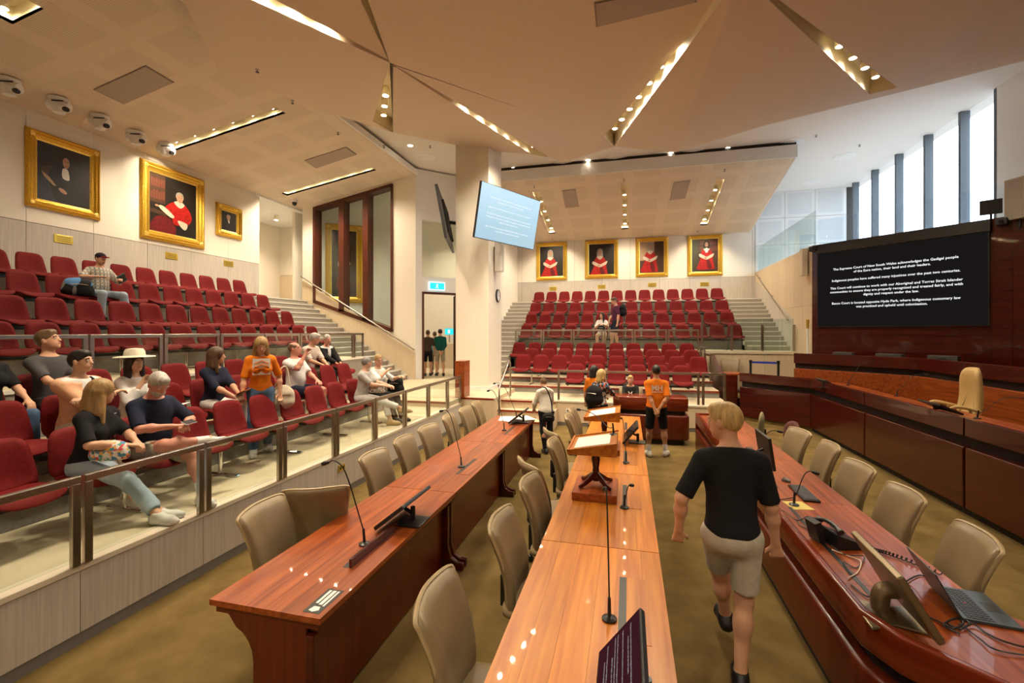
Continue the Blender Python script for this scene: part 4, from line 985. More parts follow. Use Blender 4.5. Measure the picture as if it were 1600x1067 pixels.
tm = text_mesh('The Supreme Court of New South Wales acknowledges the Gadigal people\nof the Eora nation, their land and their leaders.\n\nIndigenous peoples have suffered many injustices over the past two centuries.\n\nThis Court will continue to work with our Aboriginal and Torres Strait Islander\ncommunities to ensure they are properly recognised and treated fairly, and with\ndignity and respect under the law.\n\nBanco Court is located opposite Hyde Park, where Indigenous customary law\nwas practised and upheld until colonisation.', 0.0125, space=1.5)
M_TXT = emission('screen_text', (0.85, 0.86, 0.9), 1.0)
o = link_mesh('lettering', tm, emission('dim_text', (0.4, 0.38, 0.4), 1.0), t); o['kind'] = 'stuff'; o.matrix_local = M @ Matrix.Translation((0, -0.004, 0.16)) @ Matrix.Rotation(R90, 4, 'X')
# ---- lecterns
def lectern(x, y, label, with_mic):
    t = empty('lectern', (x, y, TZ), 0, label, 'lectern', 'table lecterns')
    MB().box(-0.21, 0.21, -0.27, 0.27, 0, 0.075).build('plinth', M_TABLE, t, bevel=0.006)
    for a in range(4):
        q = a * R90 + math.pi / 4; c, s = math.cos(q), math.sin(q)
        MB().tube([(0, 0, 0.19), (0.07 * c, 0.07 * s, 0.15), (0.15 * c, 0.15 * s, 0.105), (0.21 * c, 0.21 * s, 0.09)], [0.03, 0.028, 0.02, 0.016], 8).build('claw_foot', M_CHERRY, t, smooth=True)
    MB().lathe([(0.035, 0.12), (0.045, 0.16), (0.028, 0.20), (0.036, 0.22), (0.03, 0.24), (0.042, 0.33), (0.036, 0.42), (0.05, 0.44)], n=18).build('pedestal', M_CHERRY, t, smooth=True)
    # sloping box: low towards -X
    lo, hi, tk = 0.44, 0.56, 0.035
    prof = [(-0.25, lo), (-0.25, lo + tk), (0.21, hi), (0.21, lo)]
    MB().prism(prof, -0.30, 0.30, Matrix.Rotation(R90, 4, 'X')).build('desk_box', M_TABLEO, t, bevel=0.003)
    sl = math.atan2(hi - lo - tk, 0.46); M = Matrix.Translation((-0.25, 0, lo + tk)) @ Matrix.Rotation(-sl, 4, 'Y')
    MB().box(0, 0.02, -0.31, 0.31, 0, 0.014, M).build('paper_stop', M_TABLEO, t); [MB().box(0.0, 0.475, a, a + 0.02, 0.0, 0.012, M).build('rim', M_TABLEO, t) for a in (-0.31, 0.29)]
    p = empty('paper_sheet', (x, y, TZ), 0, 'white papers lying on the %s' % label.split(' of')[0], 'paper'); MB().box(0.06, 0.40, -0.23, 0.20, 0.001, 0.005, M).build('sheet', mat('paper', (0.78, 0.76, 0.72), 0.8), p)
lectern(-0.31, 4.62, 'near wooden lectern of the centre table', True); lectern(-0.31, 6.3, 'far wooden lectern of the centre table', True)
mic((-0.14, 4.78, 1.29), (-0.52, 5.15, 1.47), 'microphone leaning over the near lectern papers')
mic((-0.14, 6.45, 1.29), (-0.10, 6.46, 1.34), 'short microphone stub on the far lectern') if False else None
# papers at the far end of the left table
M_PAPER = mat('paper', (0.78, 0.76, 0.72), 0.8)
for k, (x, y, a) in enumerate(((-2.15, 8.12, 10), (-1.95, 8.0, -25), (-1.85, 8.2, 40))):
    t = empty('paper_sheet', (x, y, TZ + 0.002 + 0.004 * k), math.radians(a), 'loose white papers at far end of the left table, %s' % ('leftmost', 'middle', 'rightmost')[k], 'paper', 'loose papers')
    MB().box(-0.15, 0.15, -0.21, 0.21, 0, 0.003).build('sheet', M_PAPER, t)
# ---- things on the clerks' table
RZ = 0.767
def upr(px, py, z=RZ): return up(px, py, z)
t, _ = monitor(1.43, 5.5, RZ, R90, 'upright dark red-backed monitor beside the keyboard', w=0.52, h=0.34, tilt=8)
t.location.z = RZ + 0.10; MB().box(-0.05, 0.05, 0.1, 0.16, -0.1, 0.2).build('upright', M_BLACKP, t); MB().box(-0.13, 0.13, 0.02, 0.24, -0.1, -0.085).build('foot', M_BLACKP, t)
def keyboard(loc, rz, label, w=0.44, d=0.14, rows=5, cols=15):
    t = empty('keyboard', loc, rz, label, 'keyboard'); MB().box(-w / 2, w / 2, -d / 2, d / 2, 0, 0.018).build('body', M_BLACKP, t, bevel=0.004)
    mb = MB()
    for j in range(rows):
        for i in range(cols):
            x = -w / 2 + 0.012 + (w - 0.024) * i / cols; y = -d / 2 + 0.01 + (d - 0.02) * j / rows
            mb.box(x, x + (w - 0.024) / cols * 0.84, y, y + (d - 0.02) / rows * 0.84, 0.018, 0.024)
    mb.build('keys', mat('key_grey', (0.05, 0.05, 0.055), 0.5), t)['kind'] = 'stuff'
    return t
keyboard((1.66, 5.0, RZ), R90, 'black keyboard on the clerks table')
t = empty('computer_mouse', (1.62, 5.38, RZ), 0.6, 'grey computer mouse by the keyboard', 'mouse'); MB().lathe([(0.0, 0.032), (0.018, 0.03), (0.03, 0.018), (0.032, 0.0)][::-1], n=14, M=Matrix.Scale(1.6, 4, (0, 1, 0))).build('shell', mat('grey_plastic', (0.12, 0.12, 0.12), 0.4), t, smooth=True); MB().box(-0.003, 0.003, 0.01, 0.03, 0.029, 0.034).build('wheel', M_BLACKP, t)
mic((1.47, 4.66, RZ), (1.62, 4.66, 1.08), 'microphone on a yellow sticker beside the keyboard')
mic((1.45, 6.0, RZ), (1.72, 6.0, 1.17), 'microphone behind the upright monitor')
t = empty('sticker', (1.50, 4.66, RZ - 0.001), 0.2, 'yellow sheet under the microphone on the clerks table', 'sticker'); MB().box(-0.09, 0.09, -0.1, 0.1, 0, 0.0016).build('sheet', mat('yellow_sheet', (0.62, 0.50, 0.12), 0.6), t)
# telephone
t = empty('telephone', (1.54, 3.9, RZ), 0.25, 'black desk telephone with coiled cord on the clerks table', 'telephone')
MB().prism([(-0.1, 0.0), (0.1, 0.0), (0.1, 0.035), (-0.1, 0.11)], -0.11, 0.11, Matrix.Rotation(R90, 4, 'X')).build('body', M_DARKM, t, bevel=0.006)
MB().tube(bezier([(-0.085, -0.12, 0.13), (-0.08, -0.05, 0.155), (-0.08, 0.05, 0.155), (-0.085, 0.12, 0.13)], 12), [0.026] * 2 + [0.016] * 9 + [0.026] * 2, 10).build('handset', M_BLACKP, t, smooth=True)
MB().box(-0.04, 0.03, 0.02, 0.1, 0.078, 0.085, Matrix.Rotation(math.radians(20), 4, 'Y')).build('display', mat('phone_display', (0.10, 0.14, 0.16), 0.2), t)
MB().box(-0.16, -0.11, -0.02, 0.10, 0.05, 0.20, Matrix.Rotation(math.radians(-15), 4, 'Y')).build('screen_flap', M_DARKM, t)
coil = [(0.1 + 0.22 * f + 0.012 * math.cos(f * 120), -0.12 - 0.35 * f + 0.1 * math.sin(f * 3), 0.018 + 0.012 * math.sin(f * 120)) for f in [i / 140 for i in range(141)]]
MB().tube(coil, 0.004, 5).build('coiled_cord', M_BLACKP, t, smooth=True)
# all-in-one display on a sculpted foot, seen from behind
t = empty('monitor', (1.50, 2.95, RZ), R90 - 0.05, 'large bronze-edged display on a flared foot, back to the camera', 'monitor', 'desk monitors')
M_BRONZE = mat('bronze_casing', (0.22, 0.17, 0.10), 0.35, 0.7); M2 = Matrix.Translation((0, -0.02, 0.06)) @ Matrix.Rotation(math.radians(-30), 4, 'X')
MB().box(-0.28, 0.28, 0, 0.035, 0, 0.35, M2).build('casing', M_BRONZE, t, bevel=0.008); MB().box(-0.27, 0.27, -0.002, 0.0005, 0.01, 0.34, M2).build('screen', mat('dark_screen', (0.012, 0.012, 0.016), 0.12), t)
MB().tube(bezier([(0, 0.06, 0.16), (0, 0.13, 0.14), (0, 0.14, 0.05), (0, 0.10, 0.012)], 14), 0.045, 12).build('neck', M_BRONZE, t, smooth=True); MB().prism([(-0.16, 0.24), (-0.09, 0.1), (-0.14, -0.08), (0.14, -0.08), (0.09, 0.1), (0.16, 0.24)], 0, 0.015).build('foot', M_BRONZE, t, bevel=0.005)
# laptop
t = empty('laptop', (1.80, 3.2, RZ), R90 - 0.12, 'open black laptop at the near end of the clerks table', 'laptop')
MB().box(-0.18, 0.18, -0.25, 0.0, 0, 0.016).build('base', mat('laptop_black', (0.035, 0.05, 0.06), 0.35), t, bevel=0.003)
mb = MB()
for j in range(6):
    for i in range(14): mb.box(-0.165 + 0.0236 * i, -0.165 + 0.0236 * i + 0.019, -0.025 - 0.02 * j - 0.016, -0.025 - 0.02 * j, 0.016, 0.0185)
mb.build('keys', M_BLACKP, t)['kind'] = 'stuff'
MB().box(-0.05, 0.05, -0.235, -0.165, 0.016, 0.0168).build('trackpad', M_BLACKP, t)
MB().cyl((0, -0.085, 0.016), (0, -0.085, 0.020), 0.005, 0.005, 8).build('pointing_stick', mat('red_dot', (0.6, 0.02, 0.02), 0.5), t)
MB().box(-0.18, 0.18, 0.0, 0.008, 0, 0.25, Matrix.Translation((0, 0, 0.012)) @ Matrix.Rotation(math.radians(-28), 4, 'X')).build('lid', mat('laptop_black', (0.035, 0.05, 0.06), 0.35), t, bevel=0.003)
# cables
def cable(pts, r, m, label):
    o = Vector(pts[0]); t = empty('cable', o, 0, label, 'cable', 'cables on the clerks table')
    MB().tube([p - o for p in bezier(pts, 60)], r, 6).build('cord', m, t, smooth=True)
def scr(pl, z=0.005): return [upr(x, y) + V(0, 0, z + 0.004 * (i % 3)) for i, (x, y) in enumerate(pl)]
M_CORDR = mat('red_cord', (0.30, 0.05, 0.02), 0.6); M_CORDW = mat('pale_cord', (0.6, 0.5, 0.4), 0.6)
cable(scr([(1205, 790), (1225, 800), (1245, 815), (1262, 808), (1280, 815), (1270, 828), (1250, 822), (1245, 812)]), 0.004, M_BLACKP, 'looped black cable left of the telephone')
cable(scr([(1215, 760), (1208, 780), (1222, 782), (1240, 778)]), 0.004, M_BLACKP, 'short black cable under the upright monitor')
cable(scr([(1300, 860), (1330, 872), (1345, 880), (1340, 895), (1325, 905)]), 0.004, M_CORDW, 'pale cable in front of the telephone')
cable(scr([(1295, 850), (1320, 868), (1350, 872), (1338, 888), (1318, 880), (1330, 900)]), 0.004, M_BLACKP, 'tangled black cable in front of the telephone')
cable(scr([(1330, 915), (1360, 935), (1400, 920), (1440, 900), (1470, 930), (1490, 955), (1515, 975)]), 0.0045, M_BLACKP, 'black cable curving from the flared-foot display to the laptop')
cable(scr([(1385, 900), (1410, 910), (1430, 925), (1445, 945)]), 0.003, M_CORDR, 'thin red cable behind the large display')
cable(scr([(1480, 975), (1500, 985), (1520, 978), (1540, 990), (1570, 1005), (1620, 1020)]), 0.005, M_BLACKP, 'black cable bundle running off to the right')
cable(scr([(1440, 960), (1470, 975), (1490, 985), (1505, 975), (1495, 968), (1475, 980), (1500, 992)]), 0.005, M_BLACKP, 'knotted black cable bundle beside the laptop')
cable(scr([(1500, 975), (1530, 1000), (1560, 1020), (1640, 1030)]), 0.004, M_BLACKP, 'long black cable near the lower right corner')
cable(scr([(1260, 825), (1270, 840), (1285, 842), (1280, 855)]), 0.003, M_CORDR, 'thin red cable left of the telephone')
# judges' bench equipment
DZ = 1.122
q = up(1480, 645, DZ); monitor(q.x, q.y, DZ, R90, 'flat reclined monitor on the judges bench before the tan chair', tilt=66); q = up(1300, 606, DZ); monitor(q.x, q.y, DZ, R90, 'flat reclined monitor at the far end of the judges bench', tilt=60)
for bp_, hp_, hz, lb in (((1325, 602), (1362, 565), 1.66, 'silver microphone at the far end of the judges bench'), ((1401, 619), (1445, 585), 1.55, 'silver microphone at the middle of the judges bench'), ((1527, 654), (1600, 622), 1.46, 'silver microphone nearest the right picture edge')):
    mic(up(*bp_, DZ), up(*hp_, hz), lb)
mic((6.45, 10.9, 1.70), (6.75, 10.1, 2.08), 'thin microphone on the rear bench below the screen')
for k, (s_, w) in enumerate(((1.05, 0.42), (2.0, 0.5), (2.95, 0.5))):
    c = JW @ V(s_, -0.75, 0); t = empty('equipment_box', (c.x, c.y, 1.70), math.radians(-45), 'grey flat box on the rear bench, %s below the screen' % ('leftmost', 'middle', 'rightmost')[k], 'box', 'boxes on the rear bench')
    MB().box(-w / 2, w / 2, 0, 0.2, 0, 0.13).build('case', mat('dark_grey_case', (0.06, 0.055, 0.05), 0.5), t, bevel=0.01); MB().box(-0.08, 0.08, -0.01, 0, 0.05, 0.08).build('handle', M_BLACKP, t)
# ================================================================== WALLS: PORTRAITS, SCREENS, FITTINGS
def paintm(name, c, k=0.75): return noise_mat('paint_' + name, tuple(x * k for x in c), c, (1, 1, 1), 14, 5, 0.4, dist=0.6)
PM = dict(dark=paintm('dark', (0.018, 0.013, 0.010)), brown=paintm('brown', (0.07, 0.035, 0.02)), red=paintm('red', (0.50, 0.015, 0.012), 0.5), dred=paintm('dark_red', (0.17, 0.012, 0.016), 0.5), black=paintm('black', (0.010, 0.009, 0.010)),
          skin=paintm('skin', (0.50, 0.27, 0.17)), fur=paintm('fur', (0.62, 0.54, 0.42), 0.8), white=paintm('white', (0.72, 0.70, 0.66), 0.85), grey=paintm('grey', (0.34, 0.30, 0.25)), tan=paintm('tan', (0.46, 0.30, 0.18)), navy=paintm('navy', (0.03, 0.035, 0.055)), green=paintm('green', (0.06, 0.055, 0.03)), book=paintm('book', (0.16, 0.05, 0.03)), hair=paintm('hair', (0.03, 0.02, 0.015)))
def ell(cx, cy, rx, ry, n=20, a=0.0): return [(cx + rx * math.cos(t) * math.cos(a) - ry * math.sin(t) * math.sin(a), cy + rx * math.cos(t) * math.sin(a) + ry * math.sin(t) * math.cos(a)) for t in [2 * math.pi * i / n for i in range(n)]]
def smooth_poly(p, n=4):
    out = []; m = len(p)
    for i in range(m):
        a, b, c, d = [Vector(p[(i + k - 1) % m]) for k in range(4)]
        for k in range(n):
            t = k / n; q = 0.5 * ((2 * b) + (c - a) * t + (2 * a - 5 * b + 4 * c - d) * t * t + (3 * b - a - 3 * c + d) * t ** 3); out.append((min(0.99, max(0.01, q.x)), min(0.99, max(0.01, q.y))))
    return out
def portrait(loc, rz, w, h, fw, shapes, label, bg='dark', depth=0.09, rot=None, group='gilt framed portraits'):
    """local X to the right, Z up, facing -Y; shapes in unit canvas coordinates"""
    t = empty('portrait', loc, rz, label, 'painting', group)
    prof = [(0.0, 0.0), (0.0, 0.35), (0.12, 0.75), (0.3, 1.0), (0.45, 0.7), (0.6, 0.8), (0.8, 0.45), (1.0, 0.30), (1.0, 0.0)]
    vs = []; fs = []; n = len(prof)
    for sx, sz in ((-1, -1), (1, -1), (1, 1), (-1, 1)):
        for o, d in prof: vs.append((sx * (w / 2 - o * fw), -d * depth, sz * (h / 2 - o * fw)))
    for c in range(4):
        for k in range(n - 1): fs.append((c * n + k, c * n + k + 1, ((c + 1) % 4) * n + k + 1, ((c + 1) % 4) * n + k))
    MB().add(vs, fs).build('frame', M_GOLD, t)
    for sx in (-1, 1):
        for sz in (-1, 1):
            q = MB(); q.lathe([(0.0, 0.02), (fw * 0.25, 0.015), (fw * 0.4, 0.0)][::-1], n=10, M=Matrix.Translation((sx * (w / 2 - fw * 0.5), -depth * 0.75, sz * (h / 2 - fw * 0.5))) @ Matrix.Rotation(R90, 4, 'X')); q.build('corner_boss', M_GOLDP, t)
    iw, ih = w - 2 * fw, h - 2 * fw; s = 0.10 * fw + 0.012
    vs = []; fs = []
    for sx, sz in ((-1, -1), (1, -1), (1, 1), (-1, 1)):
        for o, d in ((0, 0.028), (s, 0.012)): vs.append((sx * (iw / 2 - o), -d, sz * (ih / 2 - o)))
    for c in range(4): fs.append((c * 2, c * 2 + 1, ((c + 1) % 4) * 2 + 1, ((c + 1) % 4) * 2))
    MB().add(vs, fs).build('slip', M_GOLDP, t)
    cv = MB().box(-iw / 2, iw / 2, -0.006, 0.0, -ih / 2, ih / 2).build('canvas', PM[bg], t)
    for k, (c, pl) in enumerate(shapes):
        y = -0.0065 - 0.0004 * k
        pts = [((x - 0.5) * iw, y, (z - 0.5) * ih) for x, z in pl]
        a = sum(pl[i][0] * pl[(i + 1) % len(pl)][1] - pl[(i + 1) % len(pl)][0] * pl[i][1] for i in range(len(pl)))
        f = tuple(range(len(pts))) if a > 0 else tuple(range(len(pts) - 1, -1, -1))
        MB().add(pts, [f]).build('painted_' + {'skin': 'face', 'red': 'robe', 'dred': 'robe', 'black': 'gown', 'fur': 'fur', 'white': 'collar'}.get(c, 'passage'), PM[c], cv)
    return t
S = smooth_poly
def judge(robe='red', seat=True, cx=0.5, cy=0.78, sc=1.0, wig='grey', cape=True):
    f = lambda P: [(cx + (x - 0.5) * sc, cy + (y - 0.78) * sc) for x, y in P]
    out = [(robe, S(f([(0.36, 0.62), (0.5, 0.68), (0.64, 0.62), (0.75, 0.45), (0.74, 0.34), (0.8, 0.05), (0.75, 0.012), (0.15, 0.012), (0.2, 0.2), (0.28, 0.36), (0.25, 0.45)]))),
           ('dred', S(f([(0.5, 0.3), (0.62, 0.28), (0.7, 0.05), (0.55, 0.03)])) )]
    if cape: out += [('fur', S(f([(0.24, 0.50), (0.4, 0.44), (0.5, 0.40), (0.62, 0.44), (0.78, 0.50), (0.74, 0.40), (0.6, 0.34), (0.5, 0.31), (0.38, 0.34), (0.22, 0.42)]))), ('skin', ell(cx - 0.04 * sc, cy - 0.42 * sc, 0.05 * sc, 0.03 * sc))]
    out += [('fur', S(f([(0.38, 0.66), (0.5, 0.70), (0.62, 0.66), (0.58, 0.59), (0.5, 0.55), (0.42, 0.59)]))), (wig, S(f([(0.41, 0.86), (0.5, 0.90), (0.59, 0.86), (0.62, 0.72), (0.6, 0.64), (0.56, 0.66), (0.44, 0.66), (0.40, 0.64), (0.38, 0.72)]))),
            ('skin', ell(cx, cy, 0.062 * sc, 0.078 * sc)), ('hair', ell(cx - 0.025 * sc, cy + 0.015 * sc, 0.012 * sc, 0.006 * sc, 10)), ('hair', ell(cx + 0.025 * sc, cy + 0.015 * sc, 0.012 * sc, 0.006 * sc, 10)), ('dred', ell(cx, cy - 0.042 * sc, 0.018 * sc, 0.005 * sc, 10)), ('tan', ell(cx, cy - 0.012 * sc, 0.009 * sc, 0.024 * sc, 10))]
    return out
WLX = WL + 0.002
portrait((WLX, 7.14, 5.70), R90, 1.34, 1.60, 0.17, [('navy', S([(0.02, 0.02), (0.02, 0.36), (0.2, 0.42), (0.4, 0.3), (0.7, 0.02)])), ('brown', S([(0.1, 0.55), (0.3, 0.62), (0.35, 0.5), (0.2, 0.42)])), ('black', S([(0.3, 0.6), (0.5, 0.68), (0.68, 0.62), (0.9, 0.3), (0.9, 0.02), (0.4, 0.02), (0.22, 0.4)])), ('tan', [(0.1, 0.5), (0.24, 0.42), (0.36, 0.30), (0.3, 0.30), (0.14, 0.42)]), ('skin', ell(0.47, 0.24, 0.08, 0.035, 16, -0.4)),
          ('white', S([(0.47, 0.62), (0.56, 0.62), (0.59, 0.46), (0.52, 0.44), (0.46, 0.48)])), ('hair', ell(0.52, 0.76, 0.085, 0.09)), ('skin', ell(0.53, 0.73, 0.062, 0.09)), ('hair', ell(0.51, 0.75, 0.014, 0.006, 10)), ('hair', ell(0.56, 0.75, 0.014, 0.006, 10)), ('dred', ell(0.535, 0.675, 0.02, 0.005, 10))], 'ornate gilt portrait of a man in black gown and white jabot')
bks = [('brown', [(0.03, 0.5), (0.33, 0.5), (0.33, 0.97), (0.03, 0.97)])] + [('book', [(0.05 + 0.045 * k, 0.56), (0.088 + 0.045 * k, 0.56), (0.088 + 0.045 * k, 0.68 + 0.02 * (k % 3)), (0.05 + 0.045 * k, 0.68 + 0.02 * (k % 2))]) for k in range(6)] + [('book', [(0.05 + 0.045 * k, 0.76), (0.088 + 0.045 * k, 0.76), (0.088 + 0.045 * k, 0.90), (0.05 + 0.045 * k, 0.89)]) for k in range(6)]
portrait((WLX, 9.585, 5.69), R90, 1.77, 1.98, 0.21, bks + [('brown', [(0.02, 0.40), (0.35, 0.36), (0.35, 0.30), (0.02, 0.33)]), ('dred', S([(0.05, 0.02), (0.12, 0.25), (0.35, 0.3), (0.5, 0.2), (0.55, 0.02)])), ('black', S([(0.55, 0.02), (0.6, 0.2), (0.8, 0.2), (0.85, 0.02)])), ('red', S([(0.3, 0.42), (0.45, 0.56), (0.62, 0.6), (0.78, 0.54), (0.88, 0.36), (0.76, 0.22), (0.5, 0.2), (0.45, 0.34)])), ('fur', S([(0.2, 0.46), (0.3, 0.46), (0.5, 0.34), (0.44, 0.30), (0.24, 0.40)])), ('fur', S([(0.58, 0.28), (0.78, 0.25), (0.74, 0.14), (0.64, 0.18)])),
          ('fur', S([(0.5, 0.58), (0.62, 0.62), (0.72, 0.57), (0.62, 0.50)])), ('grey', ell(0.62, 0.70, 0.085, 0.075)), ('skin', ell(0.62, 0.665, 0.066, 0.072)), ('hair', ell(0.60, 0.68, 0.012, 0.005, 10)), ('hair', ell(0.65, 0.68, 0.012, 0.005, 10)), ('dred', ell(0.62, 0.63, 0.018, 0.004, 10)), ('skin', ell(0.16, 0.45, 0.04, 0.018))], 'large gilt portrait of a seated judge in red with bookshelves', bg='dark')
portrait((WLX, 11.32, 5.70), R90, 0.92, 0.97, 0.17, [('black', S([(0.2, 0.45), (0.42, 0.56), (0.6, 0.52), (0.85, 0.35), (0.9, 0.02), (0.1, 0.02)])), ('white', S([(0.44, 0.54), (0.54, 0.54), (0.52, 0.40)])), ('grey', ell(0.48, 0.72, 0.12, 0.12)), ('skin', ell(0.48, 0.67, 0.095, 0.13)), ('hair', ell(0.45, 0.69, 0.016, 0.008, 10)), ('hair', ell(0.52, 0.69, 0.016, 0.008, 10))], 'small gilt head and shoulders portrait nearest the stairs')
BL = [((838, 886, 379, 438), judge('red', cx=0.45, cy=0.76), 'dark', 'leftmost'), ((914, 966, 375, 435), judge('red', cx=0.44, cy=0.72), 'dark', 'second from left'), ((993, 1044, 371, 432.5), [('tan', [(0.01, 0.4), (0.6, 0.4), (0.6, 0.99), (0.01, 0.99)])] + judge('red', cx=0.44, cy=0.82), 'brown', 'third from left'),
      ((1074, 1129, 367, 431), [('green', [(0.01, 0.01), (0.25, 0.01), (0.25, 0.99), (0.01, 0.99)])] + [('book', [(0.32 + 0.055 * (k % 12), 0.62 + 0.19 * (k // 12)), (0.36 + 0.055 * (k % 12), 0.62 + 0.19 * (k // 12)), (0.36 + 0.055 * (k % 12), 0.76 + 0.19 * (k // 12)), (0.32 + 0.055 * (k % 12), 0.76 + 0.19 * (k // 12))]) for k in range(24)] + judge('red', cx=0.56, cy=0.82, sc=0.95, wig='hair') + [('white', [(0.50, 0.68), (0.54, 0.72), (0.58, 0.72), (0.62, 0.68), (0.60, 0.58), (0.52, 0.58)])], 'brown', 'rightmost')]
for (xa, xb, ya, yb), shp, bg, w_ in BL:
    Y = WB - 0.002; X0, X1 = bx_at(xa, Y), bx_at(xb, Y); d = CA * Y - SA * (X0 + X1) / 2; z1 = H + (518 - ya) * d / F_PX; z0 = H + (518 - yb) * d / F_PX
    portrait(((X0 + X1) / 2, Y, (z0 + z1) / 2), 0, X1 - X0, z1 - z0, 0.15, shp, 'gilt portrait of a red robed judge on the back wall, %s' % w_, bg=bg)
p = portrait((0, 0, 0), 0, 1.35, 3.0, 0.2, judge('dred', cx=0.5, cy=0.75, sc=0.8), 'tall gilt portrait seen through the glazing beside the stairs'); p.matrix_world = IW @ Matrix.Translation((0.95, -0.01, 4.95))
p = portrait((-6.5, 20.58, 5.4), 0, 1.9, 3.0, 0.2, judge('dred', cx=0.55, cy=0.72, sc=0.9), 'dim robed portrait added for the reflection above the doorway')  # added to stand in for a painting reflected in the transom glass
for k, (px, py, wall) in enumerate(((99, 374, 'L'), (268, 400, 'L'), (357, 412, 'L'), (864, 451, 'B'), (940, 448, 'B'), (1019, 445, 'B'), (1101, 444, 'B'))):
    if wall == 'L': P = rp(px, py, V(WL, 0, 0), V(WL, 1, 0), V(WL, 0, 1)); rz = R90
    else: P = rp(px, py, V(0, WB, 0), V(1, WB, 0), V(0, WB, 1)); rz = 0
    t = empty('name_plaque', P, rz, 'brass plaque under the %s' % ('black gown portrait', 'bookshelf portrait', 'small head portrait', 'leftmost back portrait', 'second back portrait', 'third back portrait', 'rightmost back portrait')[k], 'plaque', 'brass plaques')
    MB().box(-0.17, 0.17, -0.012, 0, -0.085, 0.085).build('plate', M_BRASS, t, bevel=0.003)
    for j in range(3): MB().box(-0.12, 0.12, -0.0135, -0.012, 0.035 - 0.04 * j, 0.045 - 0.04 * j).build('engraved_line', mat('engraving', (0.12, 0.08, 0.02), 0.6), t)
# ---- the big screen
ACK = 'The Supreme Court of New South Wales acknowledges the Gadigal people\nof the Eora nation, their land and their leaders.\n\nIndigenous peoples have suffered many injustices over the past two centuries.\n\nThis Court will continue to work with our Aboriginal and Torres Strait Islander\ncommunities to ensure they are properly recognised and treated fairly, and with\ndignity and respect under the law.\n\nBanco Court is located opposite Hyde Park, where Indigenous customary law\nwas practised and upheld until colonisation.'
t = empty('projection_screen', (0, 0, 0), 0, 'big dark wall screen showing white lines of text', 'screen'); t.matrix_world = JW @ Matrix.Translation((1.845, -0.03, 2.48))
MB().box(-1.675, 1.675, -0.07, 0, 0, 2.0).build('casing', M_BLACKP, t); MB().box(-1.66, 1.66, -0.073, -0.07, 0.015, 1.985).build('display', emission('screen_dark', (0.007, 0.006, 0.0055), 1.0), t)
MB().box(-1.70, 1.70, -0.12, 0.0, 2.0, 2.24).build('housing', M_BLACKP, t)
tm = text_mesh(ACK, 0.1, space=1.25, bold=0.0012); xs = [v.co.x for v in tm.vertices]; k = 2.62 / (max(xs) - min(xs))
for v in tm.vertices: v.co *= k
o = link_mesh('lettering', tm, M_TXT, t); o['kind'] = 'stuff'; o.location = (-0.04, -0.076, 1.02); o.rotation_euler = (R90, 0, 0)
for s_, nm in ((0.1, 'left'), (3.72, 'right')):
    c = JW @ V(s_, -0.16, 4.62); q = empty('wall_device', c, math.radians(-45), 'black camera unit at the screen top, %s end' % nm, 'camera', 'screen top cameras'); MB().box(-0.09, 0.09, -0.06, 0.13, -0.06, 0.08).build('body', M_BLACKP, q, bevel=0.015); MB().cyl((0, -0.06, 0.01), (0, -0.1, 0.0), 0.04, 0.035, 14).build('lens', M_DARKM, q)
# ---- televisions on the column
def slab_tv(TL, TR, BR, BL_, label, lit):
    c = (TL + TR + BR + BL_) / 4; ux = ((TR - TL) + (BR - BL_)).normalized(); uz = ((TL - BL_) + (TR - BR)); uz = (uz - ux * uz.dot(ux)).normalized(); n = uz.cross(ux)   # n points away from viewer side
    w = ((TR - TL).length + (BR - BL_).length) / 2; h = ((TL - BL_).length + (TR - BR).length) / 2
    t = empty('television', (0, 0, 0), 0, label, 'television', 'column televisions'); M = Matrix((ux, n, uz)).transposed().to_4x4(); M.translation = c; t.matrix_world = M
    MB().box(-w / 2, w / 2, 0.0, 0.07, -h / 2, h / 2).build('casing', M_BLACKP, t, bevel=0.008); MB().box(-w / 2 + 0.015, w / 2 - 0.015, -0.003, 0.0, -h / 2 + 0.015, h / 2 - 0.015).build('display', lit, t)
    MB().box(-0.5, 0.5, 0.07, 0.12, -0.3, 0.3).build('back_plate', M_DARKM, t)
    for k in range(6): MB().box(-0.7 + 0.25 * k, -0.66 + 0.25 * k, 0.07, 0.13, -0.45, 0.45).build('bracket_rib', M_DARKM, t)
    return t, w, h
TVs = mat('tv_reflection_glow', (0.04, 0.05, 0.06), 0.15, emit=(0.40, 0.60, 0.72), estr=0.72)  # pale blue glow stands in for the reflection washing over the screen
t, w, h = slab_tv(V(-3.51, 10.77, 6.10), V(-2.43, 12.9, 6.10), V(-2.67, 13.02, 4.73), V(-3.76, 10.88, 4.73), 'large pale blue television on the right of the column', TVs)
tm = text_mesh(ACK, 0.1, space=1.5); xs = [v.co.x for v in tm.vertices]; k = w * 0.74 / (max(xs) - min(xs))
for v in tm.vertices: v.co *= k
o = link_mesh('lettering', tm, M_TXT, t); o['kind'] = 'stuff'; o.location = (0, -0.005, -0.02); o.rotation_euler = (R90, 0, 0)
MB().tube([V(0.1, 0.1, 0), V(0.35, 0.45, -0.05), V(0.5, 0.7, -0.05)], 0.05, 8).build('arm', M_DARKM, t)
mir = lambda v: V(-8.34 - v.x, v.y, v.z)
t, w, h = slab_tv(V(-5.42, 12.9, 6.10), V(-4.76, 10.72, 6.10), V(-4.52, 10.80, 4.73), V(-5.18, 12.98, 4.73), 'television on the left of the column seen edge-on', mat('tv_off', (0.02, 0.02, 0.02), 0.1))
MB().tube([V(-0.1, 0.1, 0), V(-0.35, 0.45, -0.05), V(-0.5, 0.7, -0.05)], 0.05, 8).build('arm', M_DARKM, t)
